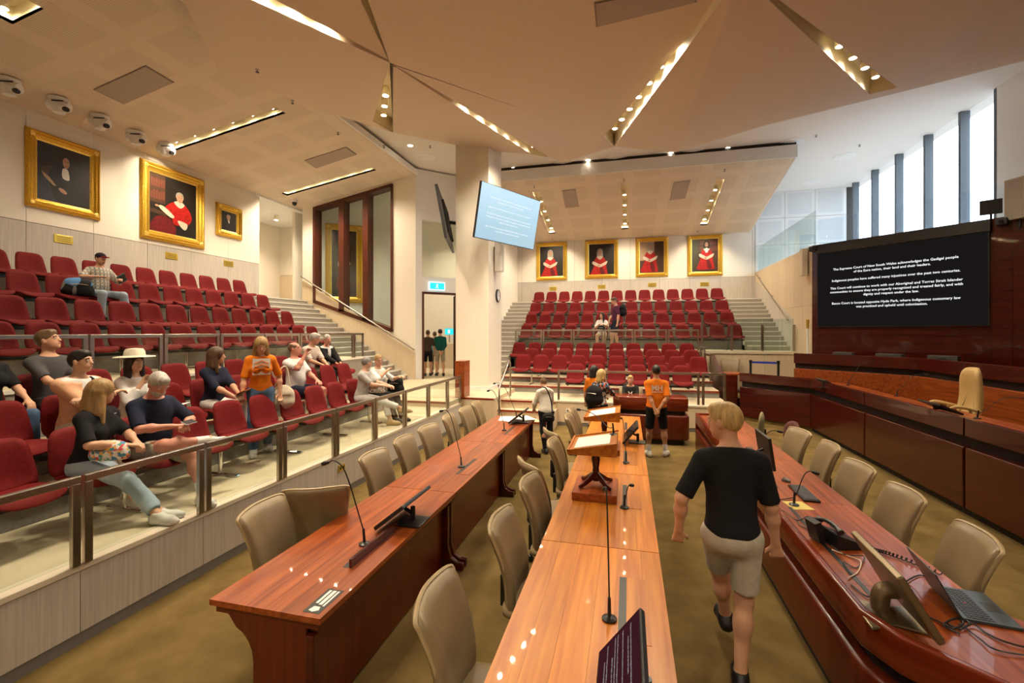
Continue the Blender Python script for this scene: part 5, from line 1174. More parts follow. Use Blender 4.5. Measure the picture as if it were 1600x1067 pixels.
t = empty('loudspeaker', (-3.69, 12.45, 4.05), 0, 'slim white column loudspeaker under the blue television', 'speaker'); MB().box(0.0, 0.04, -0.03, 0.03, 0.3, 0.7).build('bracket', M_STEEL, t); MB().box(0.04, 0.26, -0.12, 0.12, 0.0, 0.85).build('cabinet', M_WHITE, t, bevel=0.02); MB().box(0.26, 0.265, -0.1, 0.1, 0.04, 0.81).build('grille', mat('grille_white', (0.62, 0.6, 0.56), 0.7), t)
P = rp(777, 462, V(-3.69, 0, 0), V(-3.69, 1, 0), V(-3.69, 0, 1)); t = empty('wall_clock', P, R90, 'round black rimmed clock on the side of the column', 'clock')
RX = Matrix.Rotation(R90, 4, 'X'); MB().lathe([(0.19, 0), (0.19, 0.04), (0.165, 0.05), (0.165, 0.03)], n=28, M=RX).build('rim', M_BLACKP, t); MB().lathe([(0.166, 0.028), (0.166, 0.034)], n=28, M=RX).build('face', M_WHITE, t); MB().box(-0.006, 0.006, -0.04, -0.036, 0, 0.13).build('hand', M_BLACKP, t); MB().box(0, 0.09, -0.042, -0.038, -0.006, 0.006).build('hand', M_BLACKP, t)
# exit sign above the door
t = empty('exit_sign', (0, 0, 0), 0, 'small lit turquoise exit sign above the doorway', 'sign'); t.matrix_world = DW @ Matrix.Translation((0.75, -0.03, 3.93))
MB().box(-0.29, 0.29, -0.04, 0.03, -0.14, 0.14).build('housing', emission('exit_white', (0.75, 0.95, 0.95), 1.2), t); MB().box(-0.26, -0.08, -0.046, -0.04, -0.11, 0.11).build('panel', emission('exit_teal', (0.02, 0.42, 0.48), 1.6), t); MB().box(0.08, 0.26, -0.046, -0.04, -0.11, 0.11).build('panel', emission('exit_teal', (0.02, 0.42, 0.48), 1.6), t); MB().box(-0.08, 0.08, -0.044, -0.04, -0.11, 0.11).build('panel', emission('exit_teal', (0.02, 0.42, 0.48), 1.6), t)
MB().cyl((0.015, -0.05, 0.075), (0.015, -0.046, 0.075), 0.018, 0.018, 10).tube([(0, -0.05, 0.05), (-0.015, -0.05, 0.0), (0.03, -0.05, -0.04), (0.02, -0.05, -0.09)], 0.012, 5).build('running_figure', emission('exit_white', (0.75, 0.95, 0.95), 1.2), t); MB().tube([(-0.015, -0.05, 0.0), (-0.03, -0.05, -0.045), (-0.065, -0.05, -0.06)], 0.011, 5).build('running_leg', emission('exit_white', (0.75, 0.95, 0.95), 1.2), t); MB().tube([(-0.05, -0.05, 0.02), (-0.025, -0.05, 0.045), (0.0, -0.05, 0.04), (0.04, -0.05, 0.01)], 0.009, 5).build('running_arm', emission('exit_white', (0.75, 0.95, 0.95), 1.2), t)
t = empty('exit_sign', (-7.95, 19.55, 2.35), 0, 'small green exit sign deep in the lobby', 'sign'); MB().box(-0.2, 0.2, -0.04, 0.0, -0.14, 0.14).build('housing', emission('exit_teal', (0.02, 0.42, 0.48), 1.6), t); MB().box(-0.05, 0.05, -0.045, -0.04, -0.08, 0.08).build('symbol', emission('exit_white', (0.75, 0.95, 0.95), 1.2), t); MB().box(-0.02, 0.02, -0.02, 0.05, -0.5, -0.1).build('stem', M_STEEL, t)
# ---- cameras along the left wall
LPL = (V(SX0, 0, SZ0), V(SX1, 0, SZ1), V(SX0, 10, SZ0))
for k, (px, py) in enumerate(((14, 124), (92, 154), (156, 181), (212, 206), (259, 225))):
    P = rp(px, py, *LPL); P.x = max(P.x, WL + 0.28); P.z = soff(P.x)
    P = P - V(0, 0, 0.02); t = empty('ceiling_camera', P, 0.35, 'white pan-tilt camera on the soffit, %s from the left' % ORD[k + 1], 'camera', 'white ceiling cameras'); t.scale = (1.5, 1.5, 1.5)
    MB().cyl((0, 0, -0.03), (0, 0, 0.01), 0.10, 0.11, 18).build('mount', M_WHITE, t, smooth=True)
    MB().tube([(-0.11, 0, -0.06), (-0.05, 0, -0.07), (0.06, 0, -0.09), (0.12, 0, -0.10)], [0.07, 0.085, 0.08, 0.06], 14).build('head', M_WHITE, t, smooth=True); MB().lathe([(0.0, -0.20), (0.06, -0.18), (0.085, -0.12), (0.085, -0.03)], n=16).build('body', M_WHITE, t, smooth=True)
    MB().cyl((0.10, -0.03, -0.135), (0.135, -0.045, -0.15), 0.035, 0.03, 12).build('lens', M_BLACKP, t); MB().box(-0.02, 0.12, -0.088, -0.08, -0.06, -0.045).build('stripe', M_BLACKP, t)
t = empty('dome_camera', (-11.3, 13.55, soff(-11.3)), 0, 'small black dome camera at the recess above the stairs', 'camera'); MB().cyl((0, 0, -0.08), (0, 0, 0.01), 0.09, 0.11, 16).build('mount', M_WHITE, t); MB().lathe([(0.0, -0.2), (0.06, -0.175), (0.085, -0.08)], n=16).build('dome', M_BLACKP, t, smooth=True)
# ---- air grilles
def grille(quad, plane, label):
    pts = [rp(x, y, *plane) for x, y in quad]; n = (plane[1] - plane[0]).cross(plane[2] - plane[0]).normalized(); n = n if n.z < 0 else -n
    c = sum(pts, V(0, 0, 0)) / 4; t = empty('air_grille', c, 0, label, 'vent', 'ceiling air grilles'); loc = [p - c + n * 0.004 for p in pts]
    nn = Vector((0, 0, 0))
    for i in range(4): nn += loc[i].cross(loc[(i + 1) % 4])
    if nn.dot(n) < 0: loc = loc[::-1]
    MB().slab([p * 1.04 for p in loc], 0.008).build('frame', mat('grille_frame', (0.25, 0.2, 0.16), 0.6), t); MB().slab(loc, 0.014).build('mesh_panel', M_VENT, t)
BPL = (V(0, 15, 7.49), V(0, WB, 6.39), V(5, 15, 7.49))
grille([(148, 139), (227, 103), (270, 128), (194, 161)], LPL, 'large taupe air grille in the left soffit near the cameras'); grille([(477, 250), (540, 230), (556, 241), (495, 262)], LPL, 'taupe air grille in the left soffit above the glazed wall')
grille([(879, 298), (899, 296), (904, 322), (884, 324)], BPL, 'left air grille in the back soffit'); grille([(1053, 285), (1078, 282), (1070, 309), (1047, 312)], BPL, 'right air grille in the back soffit'); grille([(931, 4), (1082, -28), (1086, 2), (934, 40)], b3, 'large taupe air grille in the folded ceiling at the top')
def ceil_pt(px, py): return up(px, py, ZC)
for k, (px, py, w_) in enumerate(((665, 246, 'left of the column'), (962, 246, 'above the back soffit centre'), (1083, 235, 'right of the soffit centre'), (1236, 222, 'near the soffit corner'), (1320, 244, 'before the windows'), (1268, 284, 'farthest along the windows'), (880, 255, 'just right of the column'))):
    t = empty('air_diffuser', ceil_pt(px, py), 0, 'round white ceiling air diffuser, ' + w_, 'vent', 'round air diffusers')
    for r0, r1, z in ((0.32, 0.27, -0.015), (0.22, 0.18, -0.03), (0.13, 0.09, -0.04)): MB().lathe([(r1, 0.0), (r0, 0.0), (r0, z * 0.4), (r1, z)], n=24).build('ring', M_WHITE, t)
    MB().cyl((0, 0, -0.006), (0, 0, 0), 0.27, 0.27, 24).build('throat', mat('vent_dark', (0.18, 0.15, 0.12), 0.7), t)
for k, (px, py, w_) in enumerate(((641, 227, 'left of the column'), (802, 262, 'right of the column above the soffit edge'), (919, 250, 'above the back soffit'), (1048, 238.5, 'at the fold above the back gallery'), (1137, 231, 'towards the windows'))):
    t = empty('downlight', ceil_pt(px, py), 0, 'small lit recessed downlight ' + w_, 'downlight', 'recessed downlights'); MB().lathe([(0.10, 0), (0.10, -0.012), (0.075, -0.014)], n=20).build('ring', M_WHITE, t); MB().cyl((0, 0, -0.016), (0, 0, -0.002), 0.074, 0.074, 18).build('lens', M_LAMPON, t)
    s = spot('lamp', V(0, 0, -0.04), V(0, 0, -1), PW * 0.6, 2.0, 0.8, 0.06); s.parent = t
for k, (px, py, z) in enumerate(((402, 108, None), (457, 158, None), (528, 207, 'L'), (600, 228, 'L'), (1275, 211, 'C'), (1343, 226, 'C'), (672, 228, 'C'), (975, 280, 'B'), (835, 291, 'B'), (1132, 265, 'B'), (863, 373, 'B'), (1018, 367, 'B'), (1090, 361, 'B'))):
    P = rp(px, py, *LPL) if z == 'L' else ceil_pt(px, py) if z == 'C' else rp(px, py, *BPL) if z == 'B' else rp(px, py, *b1)
    t = empty('sprinkler', P, 0, 'small ceiling sprinkler head, number %s in reading order across the ceiling' % ORD[k + 1] if False else 'tiny ceiling sprinkler head, %s counted from the left gallery' % ORD[k + 1], 'sprinkler', 'ceiling sprinklers'); MB().cyl((0, 0, 0.01), (0, 0, -0.01), 0.035, 0.035, 12).cyl((0, 0, -0.01), (0, 0, -0.05), 0.01, 0.01, 8).build('body', M_STEEL, t); MB().cyl((0, 0, -0.05), (0, 0, -0.055), 0.03, 0.03, 10).build('deflector', M_DARKM, t)
# ---- fittings on the right
t = empty('loudspeaker', (XR - 0.01, 14.75, 3.95), 0, 'slim cream column loudspeaker on the right wall beside the screen', 'speaker'); MB().box(-0.16, -0.02, -0.1, 0.12, 0, 0.78).build('cabinet', mat('cream_speaker', (0.62, 0.55, 0.44), 0.6), t, bevel=0.01); MB().box(-0.02, 0.01, -0.03, 0.03, 0.1, 0.68).build('bracket', M_DARKM, t)
c = JW @ V(3.95, -0.05, 4.62); t = empty('loudspeaker', c, math.radians(-70), 'beige loudspeaker on a black mount at the right edge', 'speaker'); MB().box(-0.17, 0.17, -0.14, 0.16, 0.02, 0.86).build('cabinet', mat('beige_speaker', (0.42, 0.37, 0.31), 0.6), t, bevel=0.015); MB().box(-0.15, 0.15, -0.146, -0.14, 0.05, 0.83).build('grille', mat('beige_grille', (0.32, 0.28, 0.24), 0.8), t); MB().cyl((0, 0, -0.15), (0, 0, 0.03), 0.03).build('mount', M_BLACKP, t)
c = JW @ V(3.52, 0.02, 4.82); t = empty('monitor', c, math.radians(150), 'small black monitor facing away at the gallery edge', 'monitor'); MB().box(-0.17, 0.17, -0.03, 0.03, 0.03, 0.34).build('casing', M_BLACKP, t, bevel=0.01); MB().cyl((0, 0.02, -0.1), (0, 0.02, 0.05), 0.02).build('stem', M_BLACKP, t); MB().box(-0.15, 0.15, -0.034, -0.03, 0.05, 0.32).build('display', mat('tv_off', (0.02, 0.02, 0.02), 0.1), t)
P = rp(1262, 505, V(XR - 0.1, 0, 0), V(XR - 0.1, 1, 0), V(XR - 0.1, 0, 1)); t = empty('window_pole', (P.x, P.y, 0.5), 0, 'white pole with a brass head leaning at the judges wall corner', 'pole'); MB().cyl((0, 0, 0), (0, 0, P.z - 0.5 - 0.15), 0.025, 0.025, 10).build('shaft', M_WHITE, t, smooth=True); MB().cyl((0, 0, P.z - 0.65), (0, 0, P.z - 0.4), 0.03, 0.045, 10).build('head', M_BRASS, t)
for nm, P, rz, m, lb in (('wall_socket', (LX + 0.021, 5.72, 0.40), R90, M_BRASS, 'brass power outlet plate on the left gallery front'), ('wall_socket', (-1.42, 11.344, 0.38), 0, M_WHITE, 'white outlet plate on the back gallery front'), ('wall_socket', (-1.40, 11.34, 0.045), 0, M_WHITE, 'white floor-level box under the outlet plate')):
    t = empty(nm, P, rz, lb, 'socket'); MB().box(-0.075, 0.075, -0.012, 0, -0.045, 0.045).build('plate', m, t, bevel=0.003)
    for s_ in (-0.035, 0.035): MB().box(s_ - 0.015, s_ + 0.015, -0.014, -0.012, -0.02, 0.02).build('outlet', M_DARKM, t)
# ================================================================== PEOPLE: continuous figures from blended volumes
class Vol:
    """a volume of smoothly blended tapered limbs and ellipsoids, turned into one closed mesh"""
    def __init__(s, k=0.03): s.p = []; s.cut = []; s.sub = []; s.k = k
    def cone(s, a, b, ra, rb, cap=None, k=None):
        s.p.append(('c', np.array(a, float), np.array(b, float), ra, rb, cap, s.k if k is None else k)); return s
    def ell(s, c, r, R=None, k=None):
        s.p.append(('e', np.array(c, float), np.array(r, float), np.array(R if R is not None else np.eye(3), float), None, None, s.k if k is None else k)); return s
    def clip(s, pt, n): s.cut.append((np.array(pt, float), np.array(n, float))); return s       # removes the side n points to
    def minus(s, c, r, R=None): s.sub.append(('e', np.array(c, float), np.array(r, float), np.array(R if R is not None else np.eye(3), float))); return s
    @staticmethod
    def dist(q, P):
        if q[0] == 'c':
            a, b, ra, rb = q[1:5]; ab = b - a; L2 = max(ab @ ab, 1e-9)
            pa = P - a; t = np.clip((pa @ ab) / L2, 0, 1); d = np.linalg.norm(pa - t[..., None] * ab, axis=-1) - (ra + (rb - ra) * t)
            if len(q) > 5 and q[5] is not None:
                n = ab / math.sqrt(L2); d = np.maximum(d, ((P - b) @ n) - q[5])
            return d
        c, r, R = q[1:4]; l = (P - c) @ R; k0 = np.linalg.norm(l / r, axis=-1); k1 = np.linalg.norm(l / (r * r), axis=-1)
        return k0 * (k0 - 1) / np.maximum(k1, 1e-6)
    def mesh(s, name, res):
        lo = np.full(3, 1e9); hi = np.full(3, -1e9); bb = []
        for q in s.p:
            if q[0] == 'c': l = np.minimum(q[1] - q[3], q[2] - q[4]); h = np.maximum(q[1] + q[3], q[2] + q[4])
            else: m = q[2].max(); l = q[1] - m; h = q[1] + m
            bb.append((l, h)); lo = np.minimum(lo, l); hi = np.maximum(hi, h)
        lo -= 3 * res; hi += 3 * res; n = np.ceil((hi - lo) / res).astype(int) + 1
        F = np.full(n, 0.2, np.float32)
        ax = [lo[i] + res * np.arange(n[i]) for i in range(3)]
        for q, (l, h) in zip(s.p, bb):
            m = 0.045 + q[6]; i0 = np.maximum(0, np.floor((l - m - lo) / res).astype(int)); i1 = np.minimum(n, np.ceil((h + m - lo) / res).astype(int) + 1)
            sl = tuple(slice(a, b) for a, b in zip(i0, i1))
            P = np.stack(np.meshgrid(ax[0][sl[0]], ax[1][sl[1]], ax[2][sl[2]], indexing='ij'), -1)
            d = s.dist(q, P); f = F[sl]; k = q[6]
            hh = np.maximum(k - np.abs(f - d), 0) / k; F[sl] = np.minimum(f, d) - hh * hh * k * 0.25
        if s.cut or s.sub:
            P = np.stack(np.meshgrid(*ax, indexing='ij'), -1)
            for pt, nn in s.cut: F = np.maximum(F, (P - pt) @ nn)
            for q in s.sub: F = np.maximum(F, -s.dist(q, P))
        ins = F < 0
        c = np.zeros(n - 1, np.int8)
        for dx in (0, 1):
            for dy in (0, 1):
                for dz in (0, 1): c += ins[dx:n[0] - 1 + dx, dy:n[1] - 1 + dy, dz:n[2] - 1 + dz]
        act = (c > 0) & (c < 8); cells = np.argwhere(act); idx = np.full(n - 1, -1, np.int64); idx[act] = np.arange(len(cells))
        acc = np.zeros((len(cells), 3)); cnt = np.zeros(len(cells))
        cor = [(dx, dy, dz) for dx in (0, 1) for dy in (0, 1) for dz in (0, 1)]
        val = {k: F[cells[:, 0] + k[0], cells[:, 1] + k[1], cells[:, 2] + k[2]] for k in cor}
        for a in cor:
            for b in cor:
                if sum(abs(a[i] - b[i]) for i in range(3)) == 1 and a < b:
                    va, vb = val[a], val[b]; m = (va < 0) != (vb < 0)
                    t = va[m] / (va[m] - vb[m]); acc[m] += np.array(a) + t[:, None] * (np.array(b) - np.array(a)); cnt[m] += 1
        V_ = lo + (cells + acc / np.maximum(cnt, 1)[:, None]) * res
        quads = []
        for axn in range(3):
            o = [i for i in range(3) if i != axn]
            s0 = [slice(None)] * 3; s1 = [slice(None)] * 3; s0[axn] = slice(0, n[axn] - 1); s1[axn] = slice(1, n[axn])
            A_, B_ = ins[tuple(s0)], ins[tuple(s1)]; e = np.argwhere(A_ != B_); e = e[(e[:, o[0]] > 0) & (e[:, o[1]] > 0) & (e[:, o[0]] < n[o[0]] - 1) & (e[:, o[1]] < n[o[1]] - 1)]
            if not len(e): continue
            def cell(d0, d1): q = e.copy(); q[:, o[0]] -= d0; q[:, o[1]] -= d1; return idx[q[:, 0], q[:, 1], q[:, 2]]
            Q = np.stack([cell(1, 1), cell(0, 1), cell(0, 0), cell(1, 0)], 1)
            flip = ~A_[e[:, 0], e[:, 1], e[:, 2]]
            if axn == 1: flip = ~flip
            Q[flip] = Q[flip][:, ::-1]; quads.append(Q)
        Q = np.concatenate(quads); Q = Q[(Q >= 0).all(1)]
        # one smoothing pass
        for _ in range(1):
            sm = np.zeros_like(V_); ct = np.zeros(len(V_))
            for i in range(4):
                np.add.at(sm, Q[:, i], V_[Q[:, (i + 1) % 4]] + V_[Q[:, (i - 1) % 4]]); np.add.at(ct, Q[:, i], 2)
            V_ = 0.5 * V_ + 0.5 * sm / np.maximum(ct, 1)[:, None]
        me = bpy.data.meshes.new(name); me.vertices.add(len(V_)); me.vertices.foreach_set('co', V_.astype(np.float32).ravel())
        me.loops.add(Q.size); me.loops.foreach_set('vertex_index', Q.astype(np.int32).ravel()); me.polygons.add(len(Q)); me.polygons.foreach_set('loop_start', np.arange(0, Q.size, 4, dtype=np.int32))
        me.update(calc_edges=True); me.validate(); me.shade_smooth(); return me
def rotz(a): c, s = math.cos(a), math.sin(a); return np.array([[c, -s, 0], [s, c, 0], [0, 0, 1]])
def rotx(a): c, s = math.cos(a), math.sin(a); return np.array([[1, 0, 0], [0, c, -s], [0, s, c]])
def roty(a): c, s = math.cos(a), math.sin(a); return np.array([[c, 0, s], [0, 1, 0], [-s, 0, c]])
def ik(a, t, l1, l2, pole):
    a, t, pole = map(lambda q: np.array(q, float), (a, t, pole)); d = t - a; L = np.linalg.norm(d); Lm = min(L, (l1 + l2) * 0.995); u = d / max(L, 1e-6); t = a + u * Lm
    x = (l1 * l1 - l2 * l2 + Lm * Lm) / (2 * Lm); h = math.sqrt(max(l1 * l1 - x * x, 0)); p = pole - u * (pole @ u); p = p / max(np.linalg.norm(p), 1e-6)
    return a + u * x + p * h, t
SKINS = dict(pale=(0.62, 0.36, 0.25), fair=(0.60, 0.33, 0.21), tan=(0.46, 0.24, 0.13), asian=(0.60, 0.36, 0.23), pink=(0.60, 0.27, 0.19))
def cloth(name, c, k=0.82, sc=20): return noise_mat('cloth_' + name, tuple(x * k for x in c), c, (1, 1, 1), sc, 4, 0.85, 0.25, 120, spec=0.15)
def check_cloth(name, c0, c1, c2, f=14.0):
    key = 'cloth_' + name
    if key in MATS: return MATS[key]
    m = mat(key, c0, 0.85, spec=0.15); b = m.node_tree.nodes['Principled BSDF']; tc = _n(m, 'ShaderNodeTexCoord'); sp = _n(m, 'ShaderNodeSeparateXYZ'); _l(m, tc.outputs['Object'], sp.inputs[0])
    ms = []
    for a in ('X', 'Z'):
        q = _n(m, 'ShaderNodeMath'); q.operation = 'MULTIPLY'; q.inputs[1].default_value = f; _l(m, sp.outputs[a], q.inputs[0]); w = _n(m, 'ShaderNodeMath'); w.operation = 'FRACT'; _l(m, q.outputs[0], w.inputs[0]); g = _n(m, 'ShaderNodeMath'); g.operation = 'GREATER_THAN'; g.inputs[1].default_value = 0.62; _l(m, w.outputs[0], g.inputs[0]); ms.append(g)
    m1 = _n(m, 'ShaderNodeMix'); m1.data_type = 'RGBA'; m1.inputs[6].default_value = (*c0, 1); m1.inputs[7].default_value = (*c1, 1); _l(m, ms[0].outputs[0], m1.inputs[0])
    m2 = _n(m, 'ShaderNodeMix'); m2.data_type = 'RGBA'; m2.inputs[7].default_value = (*c2, 1); _l(m, m1.outputs[2], m2.inputs[6]); _l(m, ms[1].outputs[0], m2.inputs[0]); _l(m, m2.outputs[2], b.inputs['Base Color']); return m
def patches(name, cols, sc=14):
    key = 'cloth_' + name
    if key in MATS: return MATS[key]
    m = mat(key, cols[0], 0.8, spec=0.15); b = m.node_tree.nodes['Principled BSDF']; tc = _n(m, 'ShaderNodeTexCoord'); v = _n(m, 'ShaderNodeTexVoronoi'); v.inputs['Scale'].default_value = sc; _l(m, tc.outputs['Object'], v.inputs['Vector'])
    sp = _n(m, 'ShaderNodeSeparateColor'); _l(m, v.outputs['Color'], sp.inputs[0]); r = ramp(m, [(i / len(cols), c) for i, c in enumerate(cols)]); r.color_ramp.interpolation = 'CONSTANT'; _l(m, sp.outputs[0], r.inputs[0]); _l(m, r.outputs[0], b.inputs['Base Color']); return m
def person(label, loc, heading, height=1.70, sit=False, seat_h=0.43, lean=0, sidelean=0, twist=0, head=(0, 0), handR=None, handL=None, poleR=(0.6, -0.5, -0.6), poleL=(-0.6, -0.5, -0.6),
           footR=None, footL=None, kneeR=(0.15, 1, 0.4), kneeL=(-0.15, 1, 0.4), toeR=(0.1, 1, 0), toeL=(-0.1, 1, 0), skin='fair', top=None, sleeve=0.55, bottom=None, leg=1.0, shoe=None, hair=None, style='short', bulk=1.0, female=False, res=0.011, hem=-0.10,
           collar=None, hat=None, sock=None, grip=0.6, pelvis=None, glasses=False, beard=None, extra=None, jacket=None, faceless=False):
    """local frame: +Y is where the person faces, +X the right hand; returns the root and the skeleton"""
    s = height / 1.75; t = empty('person', loc, math.radians(heading - 90), label, 'person', None)
    B = bulk; K = {}
    pz = (seat_h + 0.115) if sit else 0.95 * s
    P = np.array(pelvis if pelvis is not None else ((0, -0.03, pz) if sit else (0, 0, pz)), float)
    Rc = rotz(math.radians(twist)) @ roty(math.radians(sidelean)) @ rotx(-math.radians(lean)); Rm = rotz(math.radians(twist) / 2) @ roty(math.radians(sidelean) / 2) @ rotx(-math.radians(lean) * 0.6)
    at = lambda R, v: P + R @ (np.array(v, float) * s)
    neck = at(Rc, (0, -0.01, 0.50)); chest = at(Rc, (0, 0.01, 0.33)); abd = at(Rm, (0, 0.012, 0.14)); up_ = at(Rc, (0, -0.005, 0.43))
    sw = (0.150 if female else 0.166) * (0.92 + 0.08 * B)
    Rh = rotz(math.radians(twist * 0.0 + head[0])) @ rotx(-math.radians(head[1])); hc = neck + Rc @ np.array([0, 0.012, 0.055]) * s + Rh @ np.array([0, 0.025, 0.115]) * s
    sh = {1: at(Rc, (sw, -0.01, 0.43)), -1: at(Rc, (-sw, -0.01, 0.43))}
    Rp = rotz(0.0); hip = {1: P + np.array([0.09, 0.0, -0.03]) * s, -1: P + np.array([-0.09, 0.0, -0.03]) * s}
    tg = {1: handR, -1: handL}; pole = {1: poleR, -1: poleL}; ft = {1: footR, -1: footL}; kp = {1: kneeR, -1: kneeL}; toe = {1: toeR, -1: toeL}
    el = {}; wr = {}; kn = {}; an = {}; td = {}
    for g in (1, -1):
        h_ = tg[g] if tg[g] is not None else ((g * 0.15, 0.30, pz + 0.08) if sit else (g * (sw + 0.10) * s, 0.03, pz - 0.10 * s))
        el[g], wr[g] = ik(sh[g], h_, 0.275 * s, 0.25 * s, pole[g])
        f_ = ft[g] if ft[g] is not None else ((g * 0.11, 0.44, 0.085 * s) if sit else (g * 0.10 * s, 0.0, 0.085 * s))
        kn[g], an[g] = ik(hip[g], f_, 0.43 * s, 0.42 * s, kp[g]); q = np.array(toe[g], float); td[g] = q / np.linalg.norm(q)
    K.update(P=P, neck=neck, chest=chest, abd=abd, hc=hc, sh=sh, el=el, wr=wr, kn=kn, an=an, Rc=Rc, Rh=Rh, Rm=Rm, s=s)
    def torso(v, g, low=True):
        v.ell(chest, np.array([(0.135 if female else 0.143) * B, 0.100 * B, 0.19]) * s + g, Rc, 0.05); v.ell(abd, np.array([(0.120 if female else 0.130) * B, 0.100 * B * B, 0.16]) * s + g, Rm, 0.05)
        v.cone(sh[1] * 0.92 + sh[-1] * 0.08, sh[-1] * 0.92 + sh[1] * 0.08, 0.056 * s + g, 0.056 * s + g, k=0.05); v.cone(sh[1] * 0.8 + sh[-1] * 0.2 + Rc @ np.array([0, 0, 0.012]), neck, 0.045 * s + g, 0.05 * s + g, k=0.04); v.cone(sh[-1] * 0.8 + sh[1] * 0.2 + Rc @ np.array([0, 0, 0.012]), neck, 0.045 * s + g, 0.05 * s + g, k=0.04)
        if female: 
            for q in (1, -1): v.ell(at(Rc, (q * 0.07, 0.085, 0.30)), np.array([0.062, 0.055, 0.062]) * s + g, Rc, 0.04)
        if low: v.ell(P + np.array([0, -0.01, 0.0]), np.array([(0.160 if female else 0.146) * B, 0.11 * B, 0.13]) * s + g, None, 0.05)
    # ---- body
    b = Vol(0.03); torso(b, 0.0)
    b.cone(neck - Rc @ np.array([0, 0, 0.02]), hc - Rh @ np.array([0, 0.02, 0.06]) * s, 0.054 * s, 0.050 * s, k=0.025)
    b.ell(hc + Rh @ np.array([0, -0.012, 0.02]) * s, np.array([0.075, 0.094, 0.092]) * s, Rh, 0.02); b.ell(hc + Rh @ np.array([0, 0.022, -0.045]) * s, np.array([0.058, 0.066, 0.068]) * s, Rh, 0.03)
    b.ell(hc + Rh @ np.array([0, 0.060, -0.085]) * s, np.array([0.026, 0.022, 0.02]) * s, Rh, 0.025)
    b.cone(hc + Rh @ np.array([0, 0.083, 0.012]) * s, hc + Rh @ np.array([0, 0.100, -0.022]) * s, 0.010 * s, 0.0145 * s, k=0.012); b.cone(hc + Rh @ np.array([-0.035, 0.074, 0.028]) * s, hc + Rh @ np.array([0.035, 0.074, 0.028]) * s, 0.012 * s, 0.012 * s, k=0.02)
    b.cone(hc + Rh @ np.array([-0.018, 0.082, -0.052]) * s, hc + Rh @ np.array([0.018, 0.082, -0.052]) * s, 0.009 * s, 0.009 * s, k=0.012)
    for g in (1, -1):
        b.ell(hc + Rh @ np.array([g * 0.076, -0.008, -0.006]) * s, np.array([0.011, 0.020, 0.032]) * s, Rh, 0.01)
        b.cone(sh[g], el[g], 0.050 * s * (0.8 + 0.2 * B), 0.038 * s * (0.7 + 0.3 * B)); b.cone(el[g], wr[g], 0.039 * s * (0.7 + 0.3 * B), 0.026 * s, k=0.02)
        b.ell(el[g] * 0.65 + wr[g] * 0.35, (0.040 * s, 0.040 * s, 0.040 * s), None, 0.03)
        d = wr[g] - el[g]; d /= np.linalg.norm(d); ref = np.array([0, 0, -1.0]) if abs(d[2]) < 0.75 else np.array([0, 1.0, 0]); pn = ref - d * (ref @ d); pn /= np.linalg.norm(pn); sd = np.cross(d, pn)
        # palm: flat blend of three rays, then four fingers and a thumb
        for f in (-0.026, -0.009, 0.009, 0.026): b.cone(wr[g] + sd * f * 0.5 * s, wr[g] + (d * 0.085 + sd * f) * s, 0.014 * s, 0.0125 * s, k=0.012)
        for f, L in ((-0.029, 0.062), (-0.010, 0.074), (0.010, 0.078), (0.029, 0.066)):
            a0 = wr[g] + (d * 0.088 + sd * f) * s; c1 = math.cos(grip * 0.9); s1 = math.sin(grip * 0.9); c2 = math.cos(grip * 2.1); s2 = math.sin(grip * 2.1)
            a1 = a0 + (d * c1 + pn * s1) * L * 0.52 * s; a2 = a1 + (d * c2 + pn * s2) * L * 0.5 * s
            b.cone(a0, a1, 0.0105 * s, 0.0092 * s, k=0.006); b.cone(a1, a2, 0.0092 * s, 0.0078 * s, k=0.006)
        tb = sd * (-1 if (sd[0] * g > 0) else 1); a0 = wr[g] + (d * 0.03 + tb * 0.022) * s; a1 = a0 + (d * 0.032 + tb * 0.030 + pn * 0.015) * s; a2 = a1 + (d * 0.030 + tb * 0.006 + pn * 0.015) * s
        b.cone(a0, a1, 0.014 * s, 0.0115 * s, k=0.012); b.cone(a1, a2, 0.0115 * s, 0.009 * s, k=0.006)
        b.cone(hip[g], kn[g], 0.084 * s * (0.75 + 0.25 * B), 0.056 * s * (0.8 + 0.2 * B), k=0.04); b.cone(kn[g], an[g], 0.052 * s, 0.036 * s, k=0.03)
        lg = an[g] - kn[g]; bk = np.array([0, -1.0, 0]) ; b.ell(kn[g] + lg * 0.3 + (bk - lg * (bk @ lg) / (lg @ lg)) * 0.018 * s, (0.052 * s, 0.052 * s, 0.075 * s), None, 0.05)
        side = np.cross(td[g], [0, 0, 1.0]); heel = an[g] + (-td[g] * 0.035 - np.array([0, 0, 0.045])) * s; ball = an[g] + (td[g] * 0.125 - np.array([0, 0, 0.055])) * s
        b.cone(an[g], heel, 0.034 * s, 0.03 * s); b.cone(an[g] + np.array([0, 0, -0.02]) * s, ball, 0.036 * s, 0.026 * s); b.cone(ball, ball + td[g] * 0.045 * s, 0.028 * s, 0.02 * s)
    link_mesh('body', b.mesh('body', res), mat('skin_' + skin, SKINS[skin], 0.5, spec=0.4), t)
    cr = max(res, 0.011)
    def fwd_up(v, pts, r): pass
    # ---- clothes
    if top is not None:
        v = Vol(0.03); torso(v, 0.013)
        for g in (1, -1):
            if sleeve <= 0.6: e = sh[g] + (el[g] - sh[g]) * (sleeve / 0.6 * 0.98); v.cone(sh[g], e, 0.057 * s * (0.75 + 0.25 * B), 0.057 * s * (0.7 + 0.3 * B), cap=0.0, k=0.035)
            else:
                v.cone(sh[g], el[g], 0.058 * s * (0.75 + 0.25 * B), 0.054 * s * (0.7 + 0.3 * B), k=0.035); f = (sleeve - 0.6) / 0.4; v.cone(el[g], el[g] + (wr[g] - el[g]) * f * 0.97, 0.054 * s * (0.7 + 0.3 * B), 0.040 * s, cap=0.0, k=0.03)
